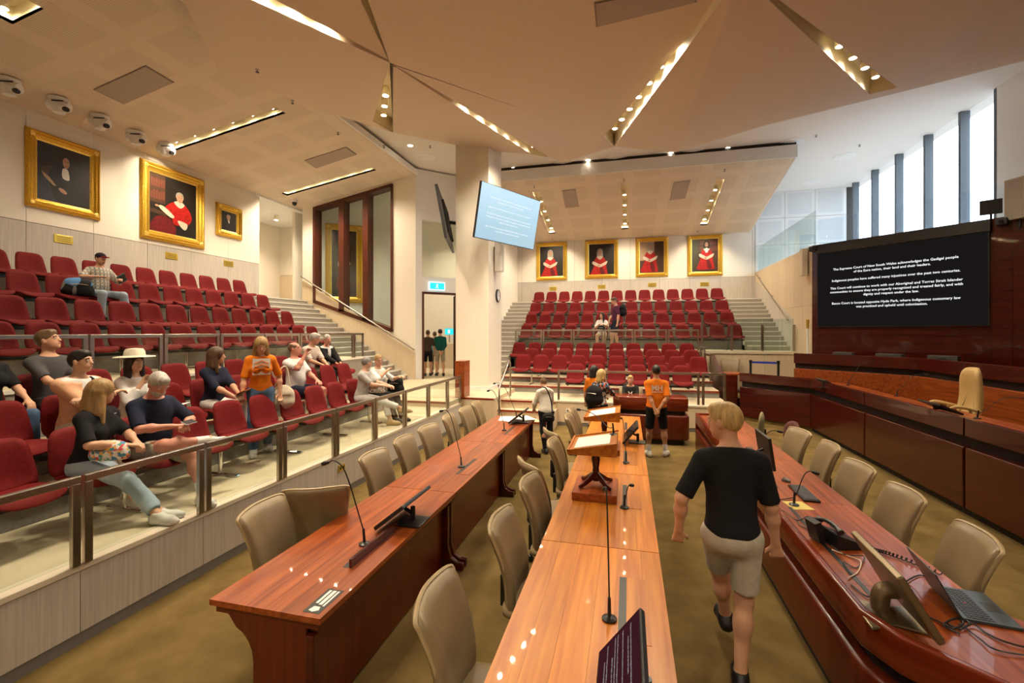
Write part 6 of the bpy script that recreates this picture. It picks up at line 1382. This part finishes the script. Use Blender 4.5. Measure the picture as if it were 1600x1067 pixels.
        v.clip(P + np.array([0, 0, hem * s]), (0, 0, -1)); nn = Rc @ np.array([0, 0.25, 1.0]); nn /= np.linalg.norm(nn); v.clip(neck + Rc @ np.array([0, 0, 0.012]) * s, nn)
        link_mesh('shirt', v.mesh('shirt', cr), top, t)
    if jacket is not None:
        v = Vol(0.03); torso(v, 0.026)
        for g in (1, -1): v.cone(sh[g], el[g], 0.072 * s, 0.062 * s, k=0.035); v.cone(el[g], el[g] + (wr[g] - el[g]) * 0.9, 0.062 * s, 0.048 * s, cap=0.0, k=0.03)
        v.clip(P + np.array([0, 0, (hem - 0.04) * s]), (0, 0, -1)); v.clip(neck + Rc @ np.array([0, 0, 0.0]), Rc @ np.array([0, 0.35, 0.94]))
        for z in np.linspace(-0.05, 0.5, 8): v.minus(at(Rc, (0, 0.17 * B, z)), np.array([0.055, 0.11, 0.07]) * s, Rc)
        link_mesh('jacket', v.mesh('jacket', cr), jacket, t)
    if bottom is not None:
        v = Vol(0.03); v.ell(P + np.array([0, -0.01, -0.02]) * s, np.array([(0.164 if female else 0.150) * B, 0.118 * B, 0.12]) * s + 0.006, None, 0.05)
        for g in (1, -1):
            f1 = min(1, leg / 0.5); e = hip[g] + (kn[g] - hip[g]) * f1
            if leg < 0.5: v.cone(hip[g], e, 0.085 * s * (0.8 + 0.2 * B), 0.080 * s * (0.8 + 0.2 * B), cap=0.0, k=0.05)
            else:
                v.cone(hip[g], kn[g], 0.090 * s * (0.8 + 0.2 * B), 0.068 * s, k=0.05); v.cone(kn[g], kn[g] + (an[g] - kn[g]) * min(0.98, (leg - 0.5) / 0.5), 0.070 * s, 0.062 * s, cap=0.0, k=0.03)
        v.clip(P + np.array([0, 0, 0.10 * s]), (0, 0, 1)); link_mesh('trousers' if leg > 0.6 else 'shorts', v.mesh('trousers', cr), bottom, t)
    for g in (1, -1):
        if sock is not None: link_mesh('sock', Vol(0.02).cone(an[g] + (kn[g] - an[g]) * 0.32, an[g], 0.043 * s, 0.041 * s).mesh('sock', cr), sock, t)
        if shoe is not None:
            heel = an[g] + (-td[g] * 0.035 - np.array([0, 0, 0.045])) * s; ball = an[g] + (td[g] * 0.13 - np.array([0, 0, 0.05])) * s
            v = Vol(0.03).cone(an[g] + np.array([0, 0, 0.004]) * s, heel, 0.045 * s, 0.042 * s).cone(an[g] - np.array([0, 0, 0.015]) * s, ball, 0.046 * s, 0.038 * s).cone(ball, ball + td[g] * 0.055 * s, 0.042 * s, 0.030 * s).cone(heel, ball, 0.04 * s, 0.042 * s)
            dn = np.array([0, 0, -1.0]); fl = an[g][2] - 0.085 * s; v.clip((0, 0, fl + 0.003), dn); v.clip(an[g] + np.array([0, 0, 0.028]) * s, (0, 0, 1))
            so = link_mesh('shoe', v.mesh('shoe', max(0.009, res)), shoe, t)
    # ---- hair, face, hat
    H_ = lambda x, y, z: hc + Rh @ np.array([x, y, z]) * s
    if hair is not None:
        v = Vol(0.02); g = {'short': 0.013, 'crop': 0.007, 'bun': 0.010, 'bob': 0.018, 'long': 0.016, 'wavy': 0.022, 'bald': 0.004}[style]
        v.ell(H_(0, -0.016, 0.026), np.array([0.076, 0.093, 0.092]) * s + (np.array([0.004, g, g]) if style in ('short', 'crop', 'bun', 'bald') else g), Rh)
        if style == 'short': v.ell(H_(0, 0.045, 0.085), np.array([0.055, 0.045, 0.035]) * s, Rh, 0.03)
        if style == 'bun': v.ell(H_(0, -0.09, 0.085), np.array([0.04, 0.04, 0.038]) * s, Rh, 0.02)
        L = {'bob': 0.13, 'long': 0.30, 'wavy': 0.25}.get(style, 0)
        if L:
            for q in (1, -1):
                v.cone(H_(q * 0.062, -0.02, 0.0), H_(q * 0.082, -0.025, -L * 0.62), 0.036 * s, 0.042 * s); v.cone(H_(q * 0.05, -0.06, 0.0), H_(q * 0.062, -0.075, -L), 0.045 * s, 0.036 * s)
                if style in ('long', 'wavy'): v.cone(H_(q * 0.07, 0.0, -0.05), H_(q * 0.088, 0.025, -L * 0.95), 0.028 * s, 0.025 * s)
            v.cone(H_(0, -0.08, 0.0), H_(0, -0.095, -L), 0.055 * s, 0.045 * s)
        v.minus(H_(0, 0.105, -0.035), np.array([0.066, 0.085, 0.098]) * s, Rh)
        if style in ('short', 'crop', 'bun', 'bald'):
            v.clip(H_(0, -0.04, -0.035), Rh @ np.array([0, 0.55, -0.83])) ; v.minus(H_(0, 0.06, -0.05), np.array([0.12, 0.075, 0.075]) * s, Rh)
        if style == 'bald': v.minus(H_(0, 0.03, 0.12), np.array([0.085, 0.095, 0.075]) * s, Rh)
        link_mesh('hair', v.mesh('hair', min(cr, 0.009)), hair, t)
    if beard is not None:
        v = Vol(0.02).ell(H_(0, 0.028, -0.055), np.array([0.060, 0.068, 0.062]) * s, Rh); v.clip(H_(0, 0.04, -0.035), Rh @ np.array([0, -0.1, 1.0])); v.clip(H_(0, 0.0, 0), Rh @ np.array([0, -1.0, 0])); link_mesh('beard', v.mesh('beard', 0.009), beard, t)
    if not faceless:
        for g in (1, -1):
            c = H_(g * 0.031, 0.0775, 0.008); q = MB().lathe([(0.0, 0.0105), (0.0075, 0.0075), (0.0105, 0.0), (0.0075, -0.0075), (0.0, -0.0105)], c=c, n=10).build('eye', mat('eye_white', (0.75, 0.72, 0.68), 0.25), t, smooth=True)
            c2 = H_(g * 0.031, 0.0868, 0.008); MB().lathe([(0.0, 0.0045), (0.0045, 0.0), (0.0, -0.0045)], c=c2, n=8).build('iris', mat('iris', (0.03, 0.02, 0.015), 0.2), q)
            MB().tube([H_(g * 0.014, 0.090, 0.030), H_(g * 0.032, 0.089, 0.034), H_(g * 0.050, 0.076, 0.028)], 0.0042 * s, 6).build('eyebrow', hair or mat('brow', (0.06, 0.04, 0.03), 0.8), t, smooth=True)
        MB().tube([H_(-0.024, 0.083, -0.054), H_(-0.010, 0.0905, -0.0515), H_(0, 0.091, -0.053), H_(0.010, 0.0905, -0.0515), H_(0.024, 0.083, -0.054)], [0.002, 0.0055 * s, 0.005 * s, 0.0055 * s, 0.002], 8).build('lips', mat('lips', (0.42, 0.15, 0.12), 0.5), t, smooth=True)
    if glasses:
        for g in (1, -1): MB().tube([H_(g * 0.032 + 0.023 * math.cos(a), 0.096, 0.008 + 0.018 * math.sin(a)) for a in [i * math.pi / 6 for i in range(13)]], 0.0025, 5).tube([H_(g * 0.055, 0.094, 0.012), H_(g * 0.077, 0.0, 0.012)], 0.002, 5).build('spectacles', M_BLACKP, t)
    if hat == 'brim':
        M = Matrix([list(r) for r in Rh]).to_4x4(); M.translation = H_(0, -0.01, 0.07); MB().lathe([(0.20, 0.0), (0.19, 0.012), (0.105, 0.02), (0.098, 0.07), (0.08, 0.10), (0.02, 0.108), (0.0, 0.107)], n=28, M=M).build('sun_hat', cloth('straw', (0.74, 0.68, 0.55)), t, smooth=True)
    if hat == 'cap':
        v = Vol(0.02).ell(H_(0, -0.012, 0.04), np.array([0.085, 0.102, 0.09]) * s, Rh); v.clip(H_(0, 0, 0.042), Rh @ np.array([0, 0, -1.0])); link_mesh('cap', v.mesh('cap', 0.009), cloth('cap_navy', (0.03, 0.025, 0.035)), t)
        v = Vol(0.02).ell(H_(0, 0.115, 0.046), np.array([0.07, 0.075, 0.012]) * s, Rh); link_mesh('cap_peak', v.mesh('cap_peak', 0.009), cloth('cap_red', (0.30, 0.015, 0.02)), t)
    return t, K
# ------------------------------------------------------------------ the visitors
BLK = cloth('black', (0.016, 0.016, 0.018)); NAVY = cloth('navy', (0.018, 0.022, 0.045)); WHT = cloth('white', (0.74, 0.73, 0.72)); CREAMC = cloth('cream', (0.66, 0.60, 0.48)); JEANL = cloth('light_denim', (0.38, 0.47, 0.56), 0.75, 8); JEAN = cloth('denim', (0.10, 0.17, 0.30), 0.6, 8); GREY = cloth('grey', (0.10, 0.10, 0.105)); ORANGE = cloth('orange', (0.72, 0.19, 0.012)); PEACH = cloth('peach', (0.75, 0.42, 0.26)); STONE = cloth('stone', (0.40, 0.36, 0.28)); LGREY = cloth('light_grey', (0.46, 0.45, 0.43)); BROWNC = cloth('brown', (0.08, 0.055, 0.04)); TEAL = cloth('teal', (0.01, 0.10, 0.085)); PURP = cloth('plum', (0.09, 0.025, 0.06)); HOOD = cloth('offwhite', (0.70, 0.66, 0.58))
SHW = mat('shoe_white', (0.70, 0.68, 0.65), 0.5); SHB = mat('shoe_black', (0.012, 0.012, 0.012), 0.45); SHT = mat('shoe_tan', (0.52, 0.36, 0.18), 0.5)
def hairm(n, c): return noise_mat('hair_' + n, tuple(x * 0.5 for x in c), c, (40, 40, 3), 1.0, 3, 0.45, 0.3, 120, coords='Object')
HBLOND = hairm('blond', (0.42, 0.26, 0.10)); HLIGHT = hairm('pale_blond', (0.66, 0.46, 0.18)); HDARK = hairm('dark', (0.018, 0.013, 0.010)); HBROWN = hairm('brown', (0.10, 0.05, 0.025)); HGREY = hairm('grey', (0.26, 0.25, 0.24)); HWHITE = hairm('white', (0.62, 0.58, 0.52)); HMID = hairm('mid_brown', (0.17, 0.10, 0.05))
def bag(label, loc, rz, r, m, name='bag', strap=None, sm=None):
    t = empty(name, loc, rz, label, 'bag'); v = Vol(0.04)
    x, y, z = r; v.ell((0, 0, z), (x, y, z)); v.cone((-x * 0.6, 0, z * 0.6), (x * 0.6, 0, z * 0.6), y * 0.9, y * 0.9); v.cone((-x * 0.5, 0, z * 1.3), (x * 0.5, 0, z * 1.3), y * 0.8, y * 0.8); v.clip((0, 0, 0.01), (0, 0, -1))
    link_mesh('body', v.mesh('body', 0.012), m, t)
    MB().tube(bezier([(-x * 0.6, -y * 0.9, z * 1.2), (0, -y * 1.08, z * 1.25), (x * 0.6, -y * 0.9, z * 1.2)], 10), 0.006, 5).build('zip', M_STEEL, t)
    if strap: MB().tube(bezier(strap, 20), 0.012, 6).build('strap', sm or m, t, smooth=True)
    return t
yA = lambda k: 2.0 + 0.553 * k
# couple in the front row of the left gallery
person('blonde woman in black t-shirt and pale jeans in the front row', (-4.78, yA(2), 0.60), 14, 1.70, True, twist=12, lean=6, head=(52, 8), handR=(0.06, 0.36, 0.72), handL=(-0.06, 0.36, 0.72), poleR=(0.9, -0.3, -0.4), poleL=(-0.9, -0.3, -0.4), footR=(-0.02, 0.60, 0.085), footL=(0.06, 0.66, 0.085), toeR=(-0.4, 1, 0), toeL=(0.1, 1, 0), skin='fair', top=BLK, sleeve=0.58, bottom=JEANL, leg=0.93, shoe=SHW, hair=HBLOND, style='long', female=True, res=0.008, hem=-0.02)
bag('floral patterned bag on the lap of the blonde woman', (-4.52, yA(2) - 0.03, 1.19), 0.3, (0.15, 0.08, 0.085), patches('floral', [(0.75, 0.72, 0.68), (0.6, 0.1, 0.12), (0.08, 0.25, 0.45), (0.7, 0.62, 0.55), (0.1, 0.35, 0.3), (0.75, 0.4, 0.1)], 40), 'handbag')
t, K = person('bearded man in a navy t-shirt looking at his phone in the front row', (-4.78, yA(3), 0.60), -4, 1.82, True, lean=4, head=(-6, 34), handR=(0.05, 0.36, 0.80), handL=(-0.07, 0.37, 0.80), poleR=(1, -0.2, -0.5), poleL=(-1, -0.2, -0.5), footL=(-0.06, 0.62, 0.09), footR=(-0.28, 0.44, 0.60), kneeR=(1, 0.5, 0.25), kneeL=(-0.1, 1, 0.4), toeR=(-1, 0.25, 0.05), toeL=(0.15, 1, 0), skin='pink', top=NAVY, sleeve=0.58, bottom=STONE, leg=0.42, shoe=SHW, sock=WHT, hair=HWHITE, style='short', beard=HWHITE, bulk=1.22, res=0.008, hem=-0.05)
ph = empty('phone', (-4.78 + 0.47, yA(3) + 0.0, 1.43), 0.2, 'smartphone in the bearded man hands', 'phone'); MB().box(-0.035, 0.035, -0.075, 0.075, 0, 0.009, Matrix.Rotation(math.radians(25), 4, 'Y')).build('case', mat('phone_silver', (0.5, 0.5, 0.5), 0.3), ph, bevel=0.004); MB().box(-0.032, 0.032, -0.07, 0.07, 0.0085, 0.0098, Matrix.Rotation(math.radians(25), 4, 'Y')).build('screen', mat('phone_glass', (0.05, 0.05, 0.06), 0.1), ph)
# sunglasses on his neckline
yB = lambda k: 8.44 - 0.545 * k
yC = lambda k: 9.21 - 0.545 * k
person('man with grey polo shirt looking up in the third row', (-6.42, yC(10), 1.01), 6, 1.80, True, lean=0, head=(26, -14), handR=(0.05, 0.36, 0.66), handL=(-0.05, 0.36, 0.66), poleR=(0.9, -0.3, -0.5), poleL=(-0.9, -0.3, -0.5), skin='fair', top=cloth('charcoal', (0.085, 0.085, 0.09)), sleeve=0.5, bottom=GREY, shoe=SHB, hair=HMID, style='short', res=0.009, hem=-0.05)
person('woman in a dark top at the left picture edge', (-6.42, yC(11), 1.01), 4, 1.66, True, head=(20, 0), skin='fair', top=BLK, sleeve=0.55, bottom=JEAN, shoe=SHB, hair=HMID, style='long', female=True, glasses=True, res=0.011)
t, K = person('young man in a peach overshirt with crossed arms in the second row', (-5.62, yB(9), 0.82), 4, 1.74, True, lean=3, head=(20, -4), handR=(-0.15, 0.22, 0.86), handL=(0.15, 0.26, 0.84), poleR=(1, 0.1, -0.8), poleL=(-1, 0.1, -0.8), skin='asian', top=WHT, sleeve=0.3, jacket=PEACH, bottom=CREAMC, shoe=SHW, hair=HDARK, style='short', res=0.008, hem=-0.04)
bag('black shoulder bag with an orange strap on a lap in second row', (-5.62 + 0.26, yB(9), 0.82 + 0.56), R90, (0.2, 0.09, 0.085), BLK, 'shoulder_bag', [(-0.15, -0.02, 0.15), (-0.1, -0.1, 0.16), (0.02, -0.14, 0.08), (0.1, -0.1, -0.02)], ORANGE)
st = empty('bag_strap', (-5.62, yB(9), 0.82), math.radians(-86), 'black strap across the white shirt of the peach overshirt man', 'strap'); MB().tube(bezier([(-0.09, 0.02, 1.04), (-0.06, 0.14, 0.98), (0.02, 0.17, 0.86), (0.10, 0.16, 0.74)], 16), 0.016, 6).build('webbing', BLK, st, smooth=True)
person('woman in a wide white sun hat and white shirt in the second row', (-5.62, yB(8), 0.82), 2, 1.62, True, lean=4, head=(-8, -2), handR=(0.04, 0.16, 0.92), handL=(-0.02, 0.36, 0.66), skin='asian', top=WHT, sleeve=0.9, bottom=CREAMC, shoe=SHW, hair=HDARK, style='long', female=True, hat='brim', res=0.008, hem=-0.03)
bk = empty('booklet', (-5.62 + 0.46, yB(8) + 0.1, 0.82 + 0.66), 0.5, 'open booklet on the lap of the woman in the sun hat', 'booklet')
for s_ in (-1, 1): MB().box(0, 0.14 * s_ if s_ > 0 else 0, 0, 0, 0, 0) if False else MB().box(min(0, s_ * 0.14), max(0, s_ * 0.14), -0.1, 0.1, 0, 0.006, Matrix.Rotation(-0.15 * s_, 4, 'Y')).build('page', M_PAPER, bk)
person('woman with wavy brown hair in a navy top and white trousers', (-5.62, yB(6), 0.82), -2, 1.68, True, lean=2, head=(38, 2), handR=(0.06, 0.36, 0.66), handL=(-0.04, 0.38, 0.66), skin='fair', top=NAVY, sleeve=0.62, bottom=WHT, shoe=SHW, hair=HBROWN, style='wavy', female=True, res=0.009, hem=-0.03)
fl = empty('leaflet', (-5.62 + 0.46, yB(6) + 0.02, 0.82 + 0.70), 0.4, 'orange leaflet held by the woman in white trousers', 'leaflet'); MB().box(-0.07, 0.07, -0.1, 0.1, 0, 0.006, Matrix.Rotation(-0.4, 4, 'Y')).build('sheet', ORANGE, fl); MB().box(-0.09, 0.05, -0.08, 0.12, -0.008, -0.002, Matrix.Rotation(-0.3, 4, 'Y')).build('back_sheet', cloth('kraft', (0.3, 0.22, 0.13)), fl)
t, K = person('woman in an orange t-shirt and jeans walking along a row', (-5.12, 5.45, 0.60), -42, 1.70, False, lean=4, head=(0, 24), footR=(0.10, 0.12, 0.085), footL=(-0.10, -0.12, 0.10), handR=(0.24, 0.12, 0.82), handL=(-0.25, 0.0, 0.86), skin='fair', top=ORANGE, sleeve=0.58, bottom=JEAN, leg=0.98, shoe=SHW, hair=HBLOND, style='long', female=True, res=0.010, hem=-0.06)
MB().box(-0.11, 0.11, 0.0, 0.003, -0.10, 0.13, Matrix.Translation((0, 0.155, 1.24)) @ Matrix.Rotation(math.radians(-6), 4, 'X')).build('shirt_print', mat('print_white', (0.78, 0.76, 0.74), 0.7), t)
for k in range(3): MB().tube([(-0.09, 0.165, 1.20 + 0.05 * k), (0.0, 0.168, 1.24 + 0.05 * k), (0.09, 0.165, 1.20 + 0.05 * k)], 0.008, 4).build('print_stroke', ORANGE, t)
bag('cream tote bag on the arm of the walking woman', (-4.98, 5.72, 1.18), 0.8, (0.17, 0.06, 0.19), cloth('canvas', (0.66, 0.58, 0.46)), 'tote_bag', [(-0.1, 0, 0.36), (-0.02, -0.02, 0.62), (0.06, 0, 0.62), (0.1, 0, 0.36)])
person('man in a white polo and navy shorts touching his face', (-5.62, yB(3), 0.82), -4, 1.78, True, lean=-4, head=(22, -6), handR=(0.06, 0.22, 1.12), handL=(-0.10, 0.34, 0.68), poleR=(0.5, 0.4, -0.9), skin='pink', top=WHT, sleeve=0.52, bottom=NAVY, leg=0.44, shoe=SHB, hair=HMID, style='bald', bulk=1.2, res=0.010, hem=-0.04, footR=(0.14, 0.46, 0.085), footL=(-0.16, 0.48, 0.085))
person('older man in a pale check shirt leaning in the third row', (-6.42, yC(2), 1.01), -6, 1.74, True, lean=12, head=(34, 16), handR=(0.06, 0.42, 0.66), handL=(-0.06, 0.42, 0.66), skin='fair', top=check_cloth('pale_check', (0.66, 0.55, 0.48), (0.5, 0.38, 0.34), (0.72, 0.66, 0.6), 26), sleeve=0.55, bottom=BROWNC, shoe=SHB, hair=HWHITE, style='short', res=0.010)
person('older person in a black jacket next to the check shirt man', (-6.42, yC(1), 1.01), -12, 1.64, True, lean=6, head=(-16, 6), handR=(0.05, 0.38, 0.66), handL=(-0.06, 0.38, 0.66), skin='pink', top=WHT, sleeve=0.9, jacket=BLK, bottom=BLK, shoe=SHB, hair=HWHITE, style='crop', res=0.010)
t, K = person('grey-haired woman in a grey t-shirt and white trousers, legs crossed', (-4.78, yA(10), 0.60), 12, 1.64, True, lean=8, head=(48, 4), handR=(0.02, 0.42, 0.74), handL=(-0.12, 0.44, 0.74), footL=(-0.04, 0.50, 0.085), footR=(-0.14, 0.70, 0.30), kneeR=(0.0, 0.9, 0.9), toeR=(-0.2, 1, -0.1), skin='pale', top=LGREY, sleeve=0.52, bottom=WHT, leg=0.88, shoe=SHT, hair=HGREY, style='crop', female=True, glasses=True, res=0.010, hem=-0.03)
bag('patterned shoulder bag on the lap of the grey-haired woman', (-4.50, yA(10) + 0.05, 1.21), 0.4, (0.16, 0.08, 0.08), patches('paisley', [(0.5, 0.42, 0.36), (0.12, 0.12, 0.12), (0.62, 0.52, 0.46), (0.3, 0.3, 0.28)], 34), 'handbag')
person('woman in a white blouse with glasses, hand at her chin', (-4.80, yA(11), 0.60), -14, 1.66, True, lean=4, head=(-24, 4), handR=(0.03, 0.26, 0.98), handL=(-0.28, 0.32, 0.84), poleR=(0.8, -0.1, -0.6), footL=(-0.12, 0.52, 0.085), footR=(0.04, 0.50, 0.085), skin='fair', top=WHT, sleeve=0.72, bottom=BLK, shoe=SHB, hair=HBLOND, style='bun', female=True, glasses=True, res=0.010, hem=-0.03)
bag('black backpack on the seat beside the woman in white blouse', (-4.62, yA(11) + 0.36, 1.06), 0.2, (0.15, 0.11, 0.2), BLK, 'backpack')
person('man in a checked shirt and dark red cap high in the left gallery', (-10.15, 11.09 - 0.545 * 8, 2.57), -6, 1.76, True, lean=2, head=(6, 6), handR=(0.14, 0.26, 0.84), handL=(-0.16, 0.34, 0.80), poleR=(1, -0.2, -0.3), skin='fair', top=check_cloth('blue_check', (0.62, 0.60, 0.56), (0.20, 0.26, 0.28), (0.45, 0.36, 0.24), 16), sleeve=0.58, bottom=JEANL, leg=0.98, shoe=SHB, hair=HBROWN, style='crop', hat='cap', bulk=1.12, footL=(-0.26, 0.42, 0.085), footR=(0.18, 0.38, 0.085), res=0.011)
bag('black rucksack with blue and yellow patch beside the capped man', (-10.0, 11.09 - 0.545 * 9 + 0.08, 3.02), 1.2, (0.2, 0.13, 0.17), patches('rucksack', [(0.02, 0.02, 0.022), (0.02, 0.02, 0.022), (0.25, 0.24, 0.22), (0.1, 0.25, 0.5), (0.6, 0.45, 0.1)], 5), 'rucksack')
nb = empty('notebook', (-9.78, 11.09 - 0.545 * 8 + 0.16, 3.40), 0.3, 'grey tablet held by the man in the cap', 'tablet'); MB().box(-0.02, 0.0, -0.1, 0.1, -0.07, 0.09, Matrix.Rotation(0.5, 4, 'X')).build('case', GREY, nb); MB().box(0.0, 0.002, -0.09, 0.09, -0.06, 0.08, Matrix.Rotation(0.5, 4, 'X')).build('screen', M_DARKM, nb)
# standing on the court floor
t, K = person('person in a pale hoodie and black leggings at the table end', (-1.55, 8.80, 0), 118, 1.47, False, lean=14, head=(0, 30), footR=(0.08, -0.05, 0.075), footL=(-0.06, -0.16, 0.085), handR=(0.14, 0.32, 0.80), handL=(-0.16, 0.30, 0.80), skin='fair', top=HOOD, sleeve=0.98, bottom=BLK, leg=0.98, shoe=SHB, hair=HMID, style='bun', female=True, bulk=1.08, res=0.010, hem=-0.04, faceless=True)
v = Vol(0.03).ell(K['neck'] + np.array([0, -0.07, -0.02]), (0.12, 0.06, 0.07)); link_mesh('hood', v.mesh('hood', 0.011), HOOD, t)
bag('black crossbody bag hanging on the pale hoodie person', (-1.47, 8.58, 0.62), 0.3, (0.11, 0.055, 0.09), BLK, 'crossbody_bag', [(0.08, 0, 0.14), (0.06, 0.05, 0.4), (-0.02, 0.1, 0.62), (-0.1, 0.16, 0.66)])
person('dark-haired person in orange behind the blonde visitor', (-0.72, 9.95, 0), 60, 1.62, False, head=(-10, 4), skin='tan', top=ORANGE, sleeve=0.58, bottom=BLK, leg=0.98, shoe=SHB, hair=HDARK, style='bob', female=True, res=0.012)
person('blonde visitor in a floral blouse standing at the desk', (-0.55, 9.45, 0), 62, 1.58, False, lean=3, head=(-28, 2), handR=(0.14, 0.40, 1.0), handL=(-0.12, 0.36, 0.98), skin='fair', top=patches('blouse', [(0.5, 0.48, 0.45), (0.03, 0.03, 0.04), (0.55, 0.12, 0.05), (0.1, 0.2, 0.35), (0.02, 0.02, 0.03), (0.6, 0.55, 0.5)], 26), sleeve=0.8, bottom=BLK, leg=0.98, shoe=SHB, hair=HLIGHT, style='bob', female=True, res=0.010, hem=-0.2)
bag('black backpack worn by the blonde visitor', (-0.66, 9.28, 0.86), math.radians(-28), (0.17, 0.11, 0.21), BLK, 'backpack')
t, K = person('smiling child in a black sweatshirt seated behind the desk', (0.06, 10.84, 0), 268, 1.46, True, lean=10, head=(0, 2), handR=(0.14, 0.30, 0.66), handL=(-0.14, 0.30, 0.66), skin='fair', top=cloth('dark_grey', (0.03, 0.03, 0.032)), sleeve=0.98, bottom=BLK, shoe=SHB, hair=HLIGHT, style='short', res=0.010, seat_h=0.58, footR=(0.1, 0.12, 0.08), footL=(-0.1, 0.12, 0.08))
c_ = K['chest']; 
for sg in (-1, 1): MB().tube(bezier([(0.045, 0.142 + c_[1], c_[2] + 0.02 * sg - 0.02 + 0.025 * sg), (0.015, 0.15 + c_[1], c_[2] - 0.02 + 0.008 * sg), (-0.015, 0.15 + c_[1], c_[2] - 0.02 + 0.008 * sg), (-0.045, 0.142 + c_[1], c_[2] + 0.02 * sg - 0.02 + 0.025 * sg)], 9), 0.008, 5).build('chest_logo', WHT, t)
chair(0.06, 10.93, 268, 'tan leather chair under the child behind the desk')
t, K = person('man in an orange t-shirt with white letters, hands clasped behind him', (0.52, 9.0, 0), 92, 1.73, False, head=(4, -2), handR=(0.04, -0.20, 0.93), handL=(-0.04, -0.22, 0.90), poleR=(1, -0.2, 0.1), poleL=(-1, -0.2, 0.1), footR=(0.17, 0.02, 0.085), footL=(-0.14, -0.06, 0.085), toeR=(0.35, 1, 0), toeL=(-0.3, 1, 0), skin='tan', top=ORANGE, sleeve=0.58, bottom=BLK, leg=0.46, shoe=SHW, sock=WHT, hair=HDARK, style='crop', bulk=1.22, res=0.009, hem=-0.10)
def back_print(body, size, z, t, m, y=-0.178):
    o = link_mesh('shirt_lettering', text_mesh(body, size, bold=0.004 if size > 0.05 else 0.0005), m, t); o.location = (0, y, z); o.rotation_euler = (R90, 0, 0); o['kind'] = 'stuff'
back_print('MH', 0.135, 1.30, t, WHT); MB().box(-0.1, 0.1, -0.178, -0.165, 1.228, 1.236).build('shirt_line', WHT, t)
person('blond man in a black t-shirt and pale shorts striding away', (0.67, 3.3, 0), 86, 1.88, False, lean=4, twist=6, head=(58, 6), footR=(0.05, -0.02, 0.09), footL=(0.03, 0.50, 0.10), kneeL=(0.0, 1, 0.2), handR=(0.30, 0.12, 0.84), handL=(-0.33, 0.02, 0.98), poleR=(0.5, -0.9, 0), poleL=(-0.6, -0.9, 0.1), toeR=(0.1, 1, 0), skin='fair', top=BLK, sleeve=0.56, bottom=cloth('pale_shorts', (0.56, 0.52, 0.44)), leg=0.40, shoe=SHB, hair=HLIGHT, style='short', bulk=1.04, res=0.008, hem=-0.17, grip=0.75)
# doorway
dd = lambda k, n: DW @ V(k, n, 0)
c = dd(1.25, 0.9); t, K = person('person in a teal cardigan seen from behind in the doorway', (c.x, c.y, 0.70), 118, 1.76, False, footR=(0.12, 0, 0.085), footL=(-0.12, 0.1, 0.085), handR=(0.06, -0.18, 0.92), handL=(-0.04, -0.2, 0.92), poleR=(1, -0.2, 0), poleL=(-1, -0.2, 0), skin='fair', top=TEAL, sleeve=0.95, bottom=STONE, leg=0.44, shoe=SHB, hair=HDARK, style='crop', res=0.012, faceless=True)
c = dd(0.86, 1.15); person('person in a dark t-shirt and shorts at the left of the doorway', (c.x, c.y, 0.70), 112, 1.72, False, skin='fair', top=BROWNC, sleeve=0.55, bottom=BLK, leg=0.44, shoe=SHB, hair=HMID, style='short', res=0.012, faceless=True)
c = dd(1.3, 1.6); person('person in pale blue half hidden in the doorway', (c.x, c.y, 0.70), 110, 1.66, False, skin='fair', top=cloth('pale_blue', (0.25, 0.45, 0.52)), sleeve=0.55, bottom=STONE, leg=0.9, shoe=SHB, hair=HMID, style='short', res=0.014, faceless=True)
# back gallery
Xe = bx_at(940.5, 16.35)
person('dark-haired woman in white seated behind the back gallery rail', (Xe, 16.30, 1.74), 268, 1.64, True, head=(-20, -6), handR=(0.08, 0.28, 0.84), handL=(-0.1, 0.3, 0.84), skin='asian', top=WHT, sleeve=0.55, bottom=CREAMC, leg=0.42, shoe=SHW, hair=HDARK, style='long', female=True, res=0.013)
bag('black handbag held by the woman seated in the back gallery', (Xe, 15.98, 2.36), 0, (0.12, 0.07, 0.1), BLK, 'handbag')
Xf = bx_at(962, 16.0)
person('young man in a plum t-shirt standing with a backpack', (Xf, 15.98, 1.74), 200, 1.80, False, head=(10, 18), footR=(0.1, 0.1, 0.085), footL=(-0.1, -0.05, 0.085), handR=(0.2, 0.2, 0.9), skin='fair', top=PURP, sleeve=0.55, bottom=NAVY, leg=0.42, shoe=SHB, sock=WHT, hair=HBROWN, style='short', res=0.013)
bag('black backpack on the standing young man in the back gallery', (Xf + 0.24, 16.06, 2.85), 1.3, (0.16, 0.12, 0.23), BLK, 'backpack')
